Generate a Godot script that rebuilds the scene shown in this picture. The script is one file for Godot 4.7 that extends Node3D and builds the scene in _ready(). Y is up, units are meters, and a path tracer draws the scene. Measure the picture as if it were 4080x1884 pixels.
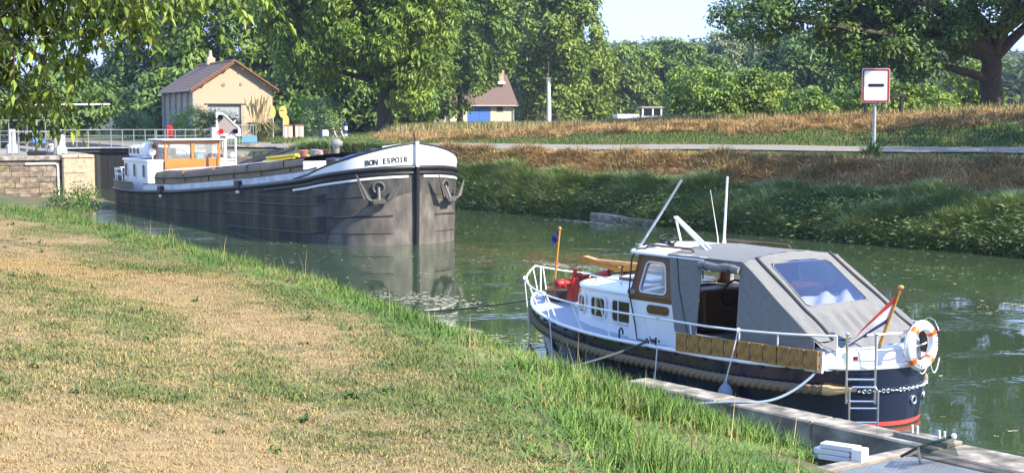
extends Node3D

# ---------------------------------------------------------------- mesh builder
class MB:
	var v := PackedVector3Array()
	var nn := PackedVector3Array()
	var cc := PackedColorArray()
	var uv := PackedVector2Array()
	var ix := PackedInt32Array()
	var col := Color.WHITE

	func vert(p: Vector3, n: Vector3, t := Vector2.ZERO) -> int:
		v.append(p); nn.append(n); cc.append(col); uv.append(t)
		return v.size() - 1

	func face(a: int, b: int, c: int) -> void:
		var g := (v[c] - v[a]).cross(v[b] - v[a])
		if g.dot(nn[a] + nn[b] + nn[c]) < 0.0:
			ix.append(a); ix.append(c); ix.append(b)
		else:
			ix.append(a); ix.append(b); ix.append(c)

	func tri(a: Vector3, b: Vector3, c: Vector3) -> void:
		var n := (c - a).cross(b - a).normalized()
		var i := vert(a, n); vert(b, n); vert(c, n)
		face(i, i + 1, i + 2)

	func quad(a: Vector3, b: Vector3, c: Vector3, d: Vector3) -> void:
		var n := (c - a).cross(b - d).normalized()
		var i := vert(a, n, Vector2(0, 0)); vert(b, n, Vector2(1, 0)); vert(c, n, Vector2(1, 1)); vert(d, n, Vector2(0, 1))
		face(i, i + 1, i + 2); face(i, i + 2, i + 3)

	func box(c: Vector3, s: Vector3, b := Basis.IDENTITY, ch := 0.0) -> void:
		var h := s * 0.5
		if ch <= 0.0:
			for ax in 3:
				for sg in [-1.0, 1.0]:
					var n := Vector3.ZERO; n[ax] = sg
					var t := Vector3.ZERO; t[(ax + 1) % 3] = h[(ax + 1) % 3]
					var w := Vector3.ZERO; w[(ax + 2) % 3] = h[(ax + 2) % 3]
					var o: Vector3 = n * h[ax]
					var i := vert(c + b * (o - t - w), b * n, Vector2(0, 0))
					vert(c + b * (o + t - w), b * n, Vector2(1, 0)); vert(c + b * (o + t + w), b * n, Vector2(1, 1)); vert(c + b * (o - t + w), b * n, Vector2(0, 1))
					face(i, i + 1, i + 2); face(i, i + 2, i + 3)
			return
		# chamfered: six faces, twelve edge strips, eight corners
		var e := h - Vector3.ONE * ch
		for ax in 3:
			var a1 := (ax + 1) % 3
			var a2 := (ax + 2) % 3
			for sg in [-1.0, 1.0]:
				var q: Array[Vector3] = []
				for k in [[-1, -1], [1, -1], [1, 1], [-1, 1]]:
					var p := Vector3.ZERO
					p[ax] = sg * h[ax]; p[a1] = k[0] * e[a1]; p[a2] = k[1] * e[a2]
					q.append(c + b * p)
				quad_out(q[0], q[1], q[2], q[3], c)
			for s1 in [-1.0, 1.0]:
				for s2 in [-1.0, 1.0]:
					var r: Array[Vector3] = []
					for k in [[-1, 0], [1, 0], [1, 1], [-1, 1]]:
						var p := Vector3.ZERO
						p[ax] = k[0] * e[ax]
						if k[1] == 0:
							p[a1] = s1 * h[a1]; p[a2] = s2 * e[a2]
						else:
							p[a1] = s1 * e[a1]; p[a2] = s2 * h[a2]
						r.append(c + b * p)
					quad_out(r[0], r[1], r[2], r[3], c)

	func quad_out(a: Vector3, b: Vector3, c: Vector3, d: Vector3, from: Vector3) -> void:
		var n := (c - a).cross(b - d).normalized()
		if n.dot((a + c) * 0.5 - from) < 0.0:
			n = -n
		var i := vert(a, n, Vector2(0, 0)); vert(b, n, Vector2(1, 0)); vert(c, n, Vector2(1, 1)); vert(d, n, Vector2(0, 1))
		face(i, i + 1, i + 2); face(i, i + 2, i + 3)

	func bar(a: Vector3, b: Vector3, w: float, t: float, up := Vector3.UP) -> void:
		var x := (b - a).normalized()
		if absf(x.dot(up)) > 0.98:
			up = Vector3.RIGHT
		var z := x.cross(up).normalized()
		box((a + b) * 0.5, Vector3(a.distance_to(b), t, w), Basis(x, z.cross(x), z))

	func tube(pts: Array, rad, sides := 8, caps := true, twist := 0.0, lobes := 0) -> void:
		var m := pts.size()
		var ref := Vector3.UP
		var base := v.size()
		var run := 0.0
		var prev_s := Vector3.ZERO
		for k in m:
			var d: Vector3
			if k == 0: d = pts[1] - pts[0]
			elif k == m - 1: d = pts[m - 1] - pts[m - 2]
			else: d = pts[k + 1] - pts[k - 1]
			d = d.normalized()
			if k > 0: run += (pts[k] as Vector3).distance_to(pts[k - 1])
			var s: Vector3
			if k == 0:
				if absf(d.dot(ref)) > 0.9: ref = Vector3.RIGHT
				s = d.cross(ref).normalized()
			else:
				s = (prev_s - d * prev_s.dot(d)).normalized()
			prev_s = s
			var t := s.cross(d)
			var r: float = rad[k] if rad is Array else rad
			for j in sides:
				var a := TAU * j / sides
				var n := s * cos(a) + t * sin(a)
				var rr := r
				if lobes > 0:
					rr = r * (0.84 + 0.16 * absf(cos(0.5 * lobes * (a - twist * run))) * 1.3)
				vert((pts[k] as Vector3) + n * rr, n, Vector2(float(j) / sides, run))
		for k in m - 1:
			for j in sides:
				var a := base + k * sides + j
				var b := base + k * sides + (j + 1) % sides
				face(a, b, b + sides); face(a, b + sides, a + sides)
		if caps:
			for e in [0, m - 1]:
				var d: Vector3 = (pts[0] - pts[1]) if e == 0 else (pts[m - 1] - pts[m - 2])
				d = d.normalized()
				var c0 := vert(pts[e], d)
				var f := v.size()
				for j in sides:
					vert(v[base + e * sides + j], d)
				for j in sides:
					face(c0, f + j, f + (j + 1) % sides)

	# rows of points, smooth normals
	func grid(rows: Array, flip := false, wrap := false) -> void:
		var nr := rows.size()
		var nc: int = rows[0].size()
		var base := v.size()
		for i in nr:
			for j in nc:
				var du: Vector3 = rows[mini(i + 1, nr - 1)][j] - rows[maxi(i - 1, 0)][j]
				var j0 := j - 1
				var j1 := j + 1
				if wrap:
					j0 = (j0 + nc) % nc; j1 = j1 % nc
				else:
					j0 = maxi(j0, 0); j1 = mini(j1, nc - 1)
				var dv: Vector3 = rows[i][j1] - rows[i][j0]
				var n := du.cross(dv).normalized()
				if n == Vector3.ZERO: n = Vector3.UP
				vert(rows[i][j], -n if flip else n, Vector2(float(j) / nc, float(i) / nr))
		for i in nr - 1:
			for j in (nc if wrap else nc - 1):
				var a := base + i * nc + j
				var b := base + i * nc + (j + 1) % nc
				face(a, b, b + nc); face(a, b + nc, a + nc)

	func lathe(prof: Array, sides: int, xf := Transform3D.IDENTITY) -> void:
		var rows := []
		for p in prof:
			var r := PackedVector3Array()
			for j in sides:
				var a := TAU * j / sides
				r.append(xf * Vector3(cos(a) * p.x, p.y, sin(a) * p.x))
			rows.append(r)
		grid(rows, false, true)

	# polygon in x, y pushed along z by depth (centred), set in place by xf
	func prism(poly: PackedVector2Array, depth: float, xf := Transform3D.IDENTITY) -> void:
		var t := Geometry2D.triangulate_polygon(poly)
		var h := depth * 0.5
		for sg in [-1.0, 1.0]:
			var n: Vector3 = xf.basis * Vector3(0, 0, sg)
			var b := v.size()
			for p in poly:
				vert(xf * Vector3(p.x, p.y, sg * h), n, p)
			for k in range(0, t.size(), 3):
				face(b + t[k], b + t[k + 1], b + t[k + 2])
		var m := poly.size()
		var cw := 1.0 if Geometry2D.is_polygon_clockwise(poly) else -1.0
		for k in m:
			var p := poly[k]
			var q := poly[(k + 1) % m]
			var e := (q - p).normalized()
			var n: Vector3 = xf.basis * Vector3(-e.y * cw, e.x * cw, 0)
			var i := vert(xf * Vector3(p.x, p.y, -h), n)
			vert(xf * Vector3(q.x, q.y, -h), n); vert(xf * Vector3(q.x, q.y, h), n); vert(xf * Vector3(p.x, p.y, h), n)
			face(i, i + 1, i + 2); face(i, i + 2, i + 3)

	# a plate with a hole: outer and inner loops with as many points each
	func ring(outer: PackedVector2Array, inner: PackedVector2Array, depth: float, xf := Transform3D.IDENTITY) -> void:
		var m := outer.size()
		var h := depth * 0.5
		for k in m:
			var k1 := (k + 1) % m
			for sg in [-1.0, 1.0]:
				var n: Vector3 = xf.basis * Vector3(0, 0, sg)
				var i := vert(xf * Vector3(outer[k].x, outer[k].y, sg * h), n)
				vert(xf * Vector3(outer[k1].x, outer[k1].y, sg * h), n); vert(xf * Vector3(inner[k1].x, inner[k1].y, sg * h), n); vert(xf * Vector3(inner[k].x, inner[k].y, sg * h), n)
				face(i, i + 1, i + 2); face(i, i + 2, i + 3)
			quad(xf * Vector3(inner[k].x, inner[k].y, -h), xf * Vector3(inner[k1].x, inner[k1].y, -h), xf * Vector3(inner[k1].x, inner[k1].y, h), xf * Vector3(inner[k].x, inner[k].y, h))
			quad(xf * Vector3(outer[k].x, outer[k].y, -h), xf * Vector3(outer[k1].x, outer[k1].y, -h), xf * Vector3(outer[k1].x, outer[k1].y, h), xf * Vector3(outer[k].x, outer[k].y, h))

	func ball(c: Vector3, r: Vector3, rings := 8, sides := 12) -> void:
		var rows := []
		for i in rings + 1:
			var a := PI * i / rings
			var row := PackedVector3Array()
			for j in sides:
				var b := TAU * j / sides
				row.append(c + Vector3(sin(a) * cos(b) * r.x, -cos(a) * r.y, sin(a) * sin(b) * r.z))
			rows.append(row)
		grid(rows, false, true)

	func mesh() -> ArrayMesh:
		var m := ArrayMesh.new()
		var a := []
		a.resize(Mesh.ARRAY_MAX)
		a[Mesh.ARRAY_VERTEX] = v; a[Mesh.ARRAY_NORMAL] = nn; a[Mesh.ARRAY_COLOR] = cc; a[Mesh.ARRAY_TEX_UV] = uv; a[Mesh.ARRAY_INDEX] = ix
		m.add_surface_from_arrays(Mesh.PRIMITIVE_TRIANGLES, a)
		return m

# ---------------------------------------------------------------- small helpers
const UX := -0.6   # the canal runs along (UX, UZ) and across along (-UZ.., ..)
var taken := {}
var M := {}
var rng := RandomNumberGenerator.new()
var noise_a := FastNoiseLite.new()
var noise_b := FastNoiseLite.new()
var noise_c := FastNoiseLite.new()

func W(x: float, fwd: float, y := 0.0) -> Vector3:
	return Vector3(x, y, -fwd)

# u metres up the canal, n metres across it
func UN(u: float, n: float, y := 0.0) -> Vector3:
	return Vector3(-0.6 * u + 0.8 * n, y, -(0.8 * u + 0.6 * n))

func to_un(x: float, z: float) -> Vector2:
	return Vector2(-0.6 * x + 0.8 * -z, 0.8 * x + 0.6 * -z)

func uname(parent: Node, called: String) -> String:
	var key := str(parent.get_instance_id()) + called
	if not taken.has(key):
		taken[key] = 0
		return called
	taken[key] += 1
	return "%s_%03d" % [called, taken[key]]

func tag(o: Node3D, label: String, category: String, group := "", kind := "") -> void:
	if label: o.set_meta("label", label)
	if category: o.set_meta("category", category)
	if group: o.set_meta("group", group)
	if kind: o.set_meta("kind", kind)

func thing(called: String, label: String, category: String, at := Vector3.ZERO, turn := 0.0, group := "") -> Node3D:
	var o := Node3D.new()
	o.name = uname(self, called)
	add_child(o)
	o.position = at
	o.rotation.y = turn
	tag(o, label, category, group)
	return o

func part(parent: Node3D, called: String, shape, m: Material) -> MeshInstance3D:
	var o := MeshInstance3D.new()
	o.name = uname(parent, called)
	o.mesh = shape.mesh() if shape is MB else shape
	o.material_override = m
	parent.add_child(o, true)
	return o

func single(called: String, label: String, category: String, shape, m: Material, at := Vector3.ZERO, turn := 0.0, group := "") -> MeshInstance3D:
	var o := part(self, called, shape, m)
	o.position = at
	o.rotation.y = turn
	tag(o, label, category, group)
	return o

func setting(called: String, shape, m: Material) -> MeshInstance3D:
	var o := part(self, called, shape, m)
	o.set_meta("kind", "structure")
	return o

func copy_of(o: Node3D, label: String) -> Node3D:
	var base := String(o.name)
	if base.length() > 4 and base[-4] == "_" and base.right(3).is_valid_int():
		base = base.left(-4)
	var c: Node3D = o.duplicate()
	c.name = uname(self, base)
	add_child(c)
	c.set_meta("label", label)
	return c

func one_tube(pts: Array, r, sides := 6) -> MB:
	var b := MB.new(); b.tube(pts, r, sides)
	return b

func one_box(c: Vector3, s: Vector3, basis := Basis.IDENTITY, ch := 0.0) -> MB:
	var b := MB.new(); b.box(c, s, basis, ch)
	return b

func one_bar(a: Vector3, b: Vector3, w: float, t: float) -> MB:
	var m := MB.new(); m.bar(a, b, w, t)
	return m

func rrect(cx: float, cy: float, w: float, h: float, r: float, seg := 4) -> PackedVector2Array:
	var p := PackedVector2Array()
	for q in 4:
		var c := Vector2(cx + (w * 0.5 - r) * (1 if q in [0, 3] else -1), cy + (h * 0.5 - r) * (1 if q in [0, 1] else -1))
		for k in seg + 1:
			var a := PI * 0.5 * (q + float(k) / seg)
			p.append(c + Vector2(cos(a), sin(a)) * r)
	return p

# round the corners of any convex polygon
func rounded(poly: PackedVector2Array, r: float, seg := 3) -> PackedVector2Array:
	var out := PackedVector2Array()
	var m := poly.size()
	for k in m:
		var p := poly[k]
		var a := p + (poly[(k + m - 1) % m] - p).normalized() * r
		var b := p + (poly[(k + 1) % m] - p).normalized() * r
		for s in seg + 1:
			var t := float(s) / seg
			out.append(a.lerp(p, t).lerp(p.lerp(b, t), t))
	return out

# for each point of the inner loop, the point on the outer polygon in the same direction from c
func cast_out(inner: PackedVector2Array, outer: PackedVector2Array, c: Vector2) -> PackedVector2Array:
	var res := PackedVector2Array()
	for p in inner:
		var far := c + (p - c).normalized() * 100.0
		var best := p
		for k in outer.size():
			var hit = Geometry2D.segment_intersects_segment(c, far, outer[k], outer[(k + 1) % outer.size()])
			if hit != null:
				best = hit
		res.append(best)
	return res

func grow(poly: PackedVector2Array, d: float) -> PackedVector2Array:
	var c := Vector2.ZERO
	for p in poly: c += p
	c /= poly.size()
	var out := PackedVector2Array()
	for k in poly.size():
		var e := (poly[(k + 1) % poly.size()] - poly[(k + poly.size() - 1) % poly.size()]).normalized()
		var n := Vector2(e.y, -e.x)
		if n.dot(poly[k] - c) < 0: n = -n
		out.append(poly[k] + n * d)
	return out

func sag(a: Vector3, b: Vector3, drop: float, k := 10) -> Array:
	var p := []
	for i in k + 1:
		var t := float(i) / k
		p.append(a.lerp(b, t) - Vector3.UP * drop * 4.0 * t * (1.0 - t))
	return p

func lerp_table(t: Array, x: float) -> float:
	if x <= t[0][0]: return t[0][1]
	for k in t.size() - 1:
		if x <= t[k + 1][0]:
			return lerpf(t[k][1], t[k + 1][1], (x - t[k][0]) / (t[k + 1][0] - t[k][0]))
	return t[-1][1]

# ---------------------------------------------------------------- materials
func lin(r: float, g: float, b: float, a := 1.0) -> Color:
	var c := Color(r, g, b).linear_to_srgb()
	c.a = a
	return c

func tex_noise(seed_: int, freq: float, oct: int, stops: Array, size := 256, kind := FastNoiseLite.TYPE_SIMPLEX_SMOOTH) -> ImageTexture:
	var f := FastNoiseLite.new()
	f.seed = seed_; f.frequency = freq; f.fractal_octaves = oct; f.noise_type = kind
	var im := f.get_seamless_image(size, size)
	im.convert(Image.FORMAT_L8)
	var src := im.get_data()
	var lut := PackedByteArray()
	for k in 256:
		var t := k / 255.0
		var c: Color = stops[-1][1]
		for s in stops.size() - 1:
			if t <= stops[s + 1][0]:
				c = (stops[s][1] as Color).lerp(stops[s + 1][1], clampf((t - stops[s][0]) / (stops[s + 1][0] - stops[s][0]), 0, 1))
				break
		var q := c.linear_to_srgb()
		lut.append(int(clampf(q.r, 0, 1) * 255)); lut.append(int(clampf(q.g, 0, 1) * 255)); lut.append(int(clampf(q.b, 0, 1) * 255))
	var out := PackedByteArray()
	out.resize(size * size * 3)
	for k in src.size():
		var s := src[k] * 3
		out[k * 3] = lut[s]; out[k * 3 + 1] = lut[s + 1]; out[k * 3 + 2] = lut[s + 2]
	return ImageTexture.create_from_image(Image.create_from_data(size, size, false, Image.FORMAT_RGB8, out))

func tex_height(seed_: int, freq: float, oct := 4, size := 256) -> ImageTexture:
	return tex_noise(seed_, freq, oct, [[0.0, Color(0, 0, 0)], [1.0, Color(1, 1, 1)]], size)

func mat(c: Color, rough := 0.6, metal := 0.0) -> StandardMaterial3D:
	var m := StandardMaterial3D.new()
	m.albedo_color = c
	m.roughness = rough
	m.metallic = metal
	return m

func tri_mat(tex: Texture2D, scale: Vector3, rough := 0.8, world := true, tint := Color.WHITE) -> StandardMaterial3D:
	var m := mat(tint, rough)
	m.albedo_texture = tex
	m.uv1_triplanar = true
	m.uv1_world_triplanar = world
	m.uv1_scale = scale
	return m

func with_bump(m: StandardMaterial3D, height: Texture2D, cm: float) -> StandardMaterial3D:
	m.heightmap_enabled = true
	m.heightmap_texture = height
	m.heightmap_scale = cm
	return m

func leaf_mat(rough := 0.45, through := Color(0.62, 0.66, 0.25)) -> StandardMaterial3D:
	var m := mat(Color.WHITE, rough)
	m.vertex_color_use_as_albedo = true
	m.cull_mode = BaseMaterial3D.CULL_DISABLED
	m.backlight_enabled = true
	m.backlight = through
	m.metallic_specular = 0.3
	return m

func glass_mat(c: Color, a: float) -> StandardMaterial3D:
	var m := mat(Color(c.r, c.g, c.b, a), 0.03)
	m.transparency = BaseMaterial3D.TRANSPARENCY_ALPHA
	m.metallic_specular = 0.5
	return m

func make_materials() -> void:
	var h1 := tex_height(3, 0.02, 5)
	M.white = mat(lin(0.74, 0.74, 0.73), 0.28)
	M.white_old = tri_mat(tex_noise(5, 0.012, 5, [[0.0, Color(0.5, 0.49, 0.46)], [0.45, Color(0.66, 0.66, 0.66)], [1.0, Color(0.76, 0.76, 0.76)]]), Vector3(0.5, 0.5, 0.5), 0.4, false)
	M.black = mat(lin(0.012, 0.012, 0.014), 0.45)
	M.black_rubber = mat(lin(0.02, 0.02, 0.022), 0.7)
	M.navy = tri_mat(tex_noise(9, 0.02, 4, [[0.0, Color(0.009, 0.012, 0.03)], [1.0, Color(0.014, 0.018, 0.042)]]), Vector3.ONE * 0.6, 0.16, false)
	M.navy.clearcoat_enabled = true; M.navy.clearcoat = 0.6; M.navy.clearcoat_roughness = 0.1
	M.red_boot = mat(lin(0.55, 0.06, 0.05), 0.5)
	M.deck_grey = mat(lin(0.30, 0.33, 0.40), 0.8)
	M.steel = mat(lin(0.75, 0.75, 0.75), 0.22, 1.0)
	M.galv = tri_mat(tex_noise(15, 0.03, 4, [[0.0, Color(0.26, 0.27, 0.28)], [1.0, Color(0.42, 0.43, 0.44)]]), Vector3.ONE * 0.8, 0.5)
	M.brown_wood = tri_mat(tex_noise(21, 0.02, 4, [[0.0, Color(0.07, 0.028, 0.01)], [0.5, Color(0.13, 0.055, 0.018)], [1.0, Color(0.17, 0.075, 0.025)]]), Vector3(0.7, 5.0, 5.0), 0.35, false)
	M.orange_wood = tri_mat(tex_noise(22, 0.02, 4, [[0.0, Color(0.30, 0.10, 0.022)], [0.5, Color(0.45, 0.17, 0.035)], [1.0, Color(0.55, 0.22, 0.05)]]), Vector3(1.0, 4.0, 4.0), 0.25, false)
	M.varnish = tri_mat(tex_noise(23, 0.02, 4, [[0.0, Color(0.32, 0.13, 0.02)], [0.5, Color(0.5, 0.22, 0.04)], [1.0, Color(0.62, 0.3, 0.06)]]), Vector3(1.0, 6.0, 6.0), 0.25, false)
	M.plank = tri_mat(tex_noise(24, 0.015, 5, [[0.0, Color(0.10, 0.05, 0.012)], [0.35, Color(0.22, 0.115, 0.025)], [0.6, Color(0.30, 0.16, 0.038)], [1.0, Color(0.36, 0.21, 0.06)]]), Vector3(3.0, 1.1, 3.0), 0.6, false)
	M.canvas = with_bump(tri_mat(tex_noise(31, 0.03, 4, [[0.0, Color(0.135, 0.135, 0.128)], [1.0, Color(0.18, 0.178, 0.168)]]), Vector3.ONE * 1.2, 0.85, false), h1, 0.5)
	M.zip = mat(lin(0.035, 0.035, 0.04), 0.8)
	M.vinyl = glass_mat(Color(0.20, 0.26, 0.42), 0.45)  # blue tint paints in the sky reflected by the window
	M.glass = glass_mat(Color(0.8, 0.85, 0.85), 0.12)
	M.dark_glass = mat(lin(0.02, 0.02, 0.022), 0.05)
	M.cabin_glass = mat(lin(0.035, 0.03, 0.02), 0.06)
	M.rope = mat(lin(0.17, 0.125, 0.075), 0.95)
	M.rope_end = mat(lin(0.52, 0.34, 0.16), 0.8)
	M.rope_white = mat(lin(0.6, 0.6, 0.58), 0.85)
	M.rope_blue = mat(lin(0.16, 0.22, 0.28), 0.85)
	M.rope_dark = mat(lin(0.05, 0.06, 0.06), 0.85)
	M.red_paint = mat(lin(0.36, 0.022, 0.012), 0.35)
	M.orange = mat(lin(0.75, 0.13, 0.015), 0.5)
	M.flag_red = mat(lin(0.30, 0.02, 0.03), 0.85)
	M.flag_white = mat(lin(0.55, 0.55, 0.58), 0.85)
	M.flag_blue = mat(lin(0.015, 0.02, 0.12), 0.85)
	M.cloth_white = mat(lin(0.6, 0.62, 0.7), 0.9)
	M.seat = mat(lin(0.03, 0.033, 0.045), 0.6)
	M.inside = mat(lin(0.10, 0.05, 0.025), 0.5)
	M.concrete = with_bump(tri_mat(tex_noise(41, 0.02, 6, [[0.0, Color(0.07, 0.065, 0.05)], [0.42, Color(0.19, 0.165, 0.13)], [0.7, Color(0.30, 0.265, 0.21)], [1.0, Color(0.42, 0.38, 0.31)]]), Vector3.ONE * 0.55, 0.95), h1, 1.5)
	M.concrete_dark = with_bump(tri_mat(tex_noise(42, 0.02, 6, [[0.0, Color(0.03, 0.03, 0.024)], [0.5, Color(0.08, 0.075, 0.06)], [1.0, Color(0.15, 0.14, 0.12)]]), Vector3.ONE * 0.4, 0.95), h1, 1.5)
	M.lock_stone = with_bump(tri_mat(tex_noise(43, 0.02, 6, [[0.0, Color(0.045, 0.035, 0.025)], [0.38, Color(0.16, 0.12, 0.085)], [0.6, Color(0.26, 0.20, 0.145)], [1.0, Color(0.44, 0.37, 0.27)]]), Vector3(0.35, 0.5, 0.35), 0.95), h1, 3.0)
	M.lock_stone_mossy = tri_mat(tex_noise(46, 0.025, 6, [[0.0, Color(0.05, 0.045, 0.015)], [0.4, Color(0.15, 0.125, 0.06)], [0.6, Color(0.26, 0.21, 0.14)], [1.0, Color(0.42, 0.36, 0.25)]]), Vector3(0.5, 0.5, 0.5), 0.95)
	M.lock_stone_dark = tri_mat(tex_noise(47, 0.025, 6, [[0.0, Color(0.05, 0.04, 0.032)], [0.5, Color(0.15, 0.12, 0.095)], [1.0, Color(0.30, 0.25, 0.19)]]), Vector3(0.5, 0.5, 0.5), 0.95)
	M.lock_pier = with_bump(tri_mat(tex_noise(44, 0.02, 6, [[0.0, Color(0.22, 0.15, 0.10)], [0.4, Color(0.42, 0.31, 0.21)], [1.0, Color(0.55, 0.43, 0.30)]]), Vector3(0.9, 0.7, 0.9), 0.95), h1, 2.0)
	M.moss = mat(lin(0.12, 0.12, 0.02), 0.95)
	M.gate = mat(lin(0.012, 0.012, 0.012), 0.6)
	M.chamber = tri_mat(tex_noise(45, 0.02, 6, [[0.0, Color(0.045, 0.04, 0.032)], [1.0, Color(0.16, 0.145, 0.12)]]), Vector3(0.4, 0.4, 0.4), 0.9)
	M.hut_brick = with_bump(tri_mat(tex_noise(51, 0.09, 5, [[0.0, Color(0.24, 0.17, 0.11)], [0.45, Color(0.42, 0.325, 0.225)], [1.0, Color(0.56, 0.45, 0.33)]]), Vector3(0.35, 0.9, 0.35), 0.95), tex_height(52, 0.05), 2.0)
	M.hut_infill = tri_mat(tex_noise(53, 0.05, 4, [[0.0, Color(0.36, 0.25, 0.17)], [1.0, Color(0.58, 0.42, 0.28)]]), Vector3(0.3, 0.8, 0.3), 0.95)
	M.pilaster = tri_mat(tex_noise(54, 0.03, 4, [[0.0, Color(0.25, 0.23, 0.21)], [1.0, Color(0.40, 0.38, 0.36)]]), Vector3(0.5, 0.3, 0.5), 0.95)
	M.roof_tile = with_bump(tri_mat(tex_noise(56, 0.04, 5, [[0.0, Color(0.085, 0.057, 0.045)], [0.5, Color(0.145, 0.10, 0.08)], [1.0, Color(0.22, 0.16, 0.13)]]), Vector3(0.5, 1.2, 0.5), 0.95), tex_height(57, 0.06), 3.0)
	M.tile_edge = mat(lin(0.24, 0.10, 0.055), 0.9)
	M.tile_red = mat(lin(0.30, 0.12, 0.07), 0.9)
	M.door_grey = mat(lin(0.28, 0.30, 0.33), 0.6)
	M.cream = tri_mat(tex_noise(61, 0.02, 4, [[0.0, Color(0.55, 0.45, 0.30)], [1.0, Color(0.72, 0.61, 0.43)]]), Vector3.ONE * 0.3, 0.95)
	M.blue_door = mat(lin(0.055, 0.16, 0.50), 0.55)
	M.bark = with_bump(tri_mat(tex_noise(71, 0.03, 5, [[0.0, Color(0.016, 0.012, 0.008)], [0.5, Color(0.055, 0.042, 0.030)], [1.0, Color(0.12, 0.095, 0.07)]]), Vector3(1.0, 0.35, 1.0), 0.95), tex_height(72, 0.05), 4.0)
	M.twig = mat(lin(0.10, 0.075, 0.05), 0.9)
	M.leaf = leaf_mat()
	M.grass = leaf_mat(0.6, Color(0.35, 0.36, 0.2))
	M.hay = leaf_mat(0.8, Color(0.25, 0.2, 0.12))
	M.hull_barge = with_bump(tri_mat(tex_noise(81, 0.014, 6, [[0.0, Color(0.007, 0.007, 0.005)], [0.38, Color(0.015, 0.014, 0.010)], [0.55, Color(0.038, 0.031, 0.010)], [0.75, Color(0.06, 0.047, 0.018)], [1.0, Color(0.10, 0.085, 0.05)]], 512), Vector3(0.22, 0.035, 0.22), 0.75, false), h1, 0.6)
	M.hull_bow_lit = with_bump(tri_mat(tex_noise(82, 0.014, 6, [[0.0, Color(0.035, 0.031, 0.027)], [0.4, Color(0.085, 0.076, 0.066)], [0.7, Color(0.125, 0.112, 0.098)], [1.0, Color(0.19, 0.172, 0.15)]], 512), Vector3(0.35, 0.12, 0.35), 0.6, false), h1, 0.6)  # sunlight on the bow is painted into this paler tone
	M.hull_bow_shade = tri_mat(tex_noise(87, 0.02, 6, [[0.0, Color(0.018, 0.017, 0.016)], [0.5, Color(0.045, 0.042, 0.038)], [1.0, Color(0.085, 0.08, 0.072)]], 512), Vector3(0.3, 0.12, 0.3), 0.6, false)  # shade above the sunlit bow area, painted in as a darker tone
	M.hull_shoulder_shade = tri_mat(tex_noise(88, 0.02, 6, [[0.0, Color(0.024, 0.022, 0.02)], [0.5, Color(0.055, 0.05, 0.045)], [1.0, Color(0.10, 0.092, 0.082)]], 512), Vector3(0.3, 0.12, 0.3), 0.6, false)  # painted step from the sunlit bow into the shaded side
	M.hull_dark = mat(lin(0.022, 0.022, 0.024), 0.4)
	M.den = with_bump(tri_mat(tex_noise(83, 0.015, 6, [[0.0, Color(0.085, 0.048, 0.017)], [0.5, Color(0.155, 0.095, 0.036)], [0.8, Color(0.20, 0.13, 0.055)], [1.0, Color(0.26, 0.185, 0.09)]]), Vector3(0.25, 0.25, 0.25), 0.55, false), h1, 0.4)
	M.hatch_top = mat(lin(0.36, 0.40, 0.50), 0.5)
	M.band_white = tri_mat(tex_noise(84, 0.015, 5, [[0.0, Color(0.36, 0.36, 0.36)], [0.5, Color(0.55, 0.56, 0.58)], [1.0, Color(0.64, 0.65, 0.67)]]), Vector3(0.3, 0.3, 0.3), 0.5, false)
	M.stern_brown = mat(lin(0.085, 0.072, 0.06), 0.5)
	M.tarp_blue = mat(lin(0.012, 0.03, 0.13), 0.6)
	M.tarp_yellow = mat(lin(0.72, 0.50, 0.03), 0.7)
	M.iron = tri_mat(tex_noise(85, 0.05, 4, [[0.0, Color(0.10, 0.085, 0.07)], [1.0, Color(0.30, 0.28, 0.25)]]), Vector3.ONE, 0.6, false)
	M.anchor = tri_mat(tex_noise(86, 0.06, 4, [[0.0, Color(0.03, 0.027, 0.024)], [0.6, Color(0.085, 0.08, 0.07)], [1.0, Color(0.2, 0.185, 0.16)]]), Vector3.ONE * 1.5, 0.5, false)
	M.sign_white = mat(lin(0.80, 0.80, 0.82), 0.45)
	M.sign_red = mat(lin(0.42, 0.03, 0.01), 0.5)
	M.sign_black = mat(lin(0.008, 0.008, 0.008), 0.6)
	M.path = tri_mat(tex_noise(91, 0.05, 5, [[0.0, Color(0.15, 0.13, 0.10)], [1.0, Color(0.25, 0.22, 0.17)]]), Vector3.ONE * 0.5, 0.95)
	M.net_green = glass_mat(Color(0.06, 0.26, 0.2), 0.6)
	M.net_green.roughness = 0.9
	M.lit_red = mat(lin(0.6, 0.01, 0.01), 0.3)
	M.lit_red.emission_enabled = true
	M.lit_red.emission = Color(1.0, 0.05, 0.03)
	M.lit_red.emission_energy_multiplier = 0.7
	M.panel_grey = mat(lin(0.27, 0.23, 0.21), 0.7)
	M.pipe_white = mat(lin(0.7, 0.7, 0.68), 0.4)
	M.rail_grey = mat(lin(0.24, 0.24, 0.225), 0.6)
	M.yellow_board = mat(lin(0.5, 0.43, 0.12), 0.8)
	M.pale_pink = mat(lin(0.6, 0.44, 0.36), 0.8)
	M.blue_plate = mat(lin(0.08, 0.22, 0.62), 0.5)
	M.cable = mat(lin(0.02, 0.02, 0.02), 0.7)

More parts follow.
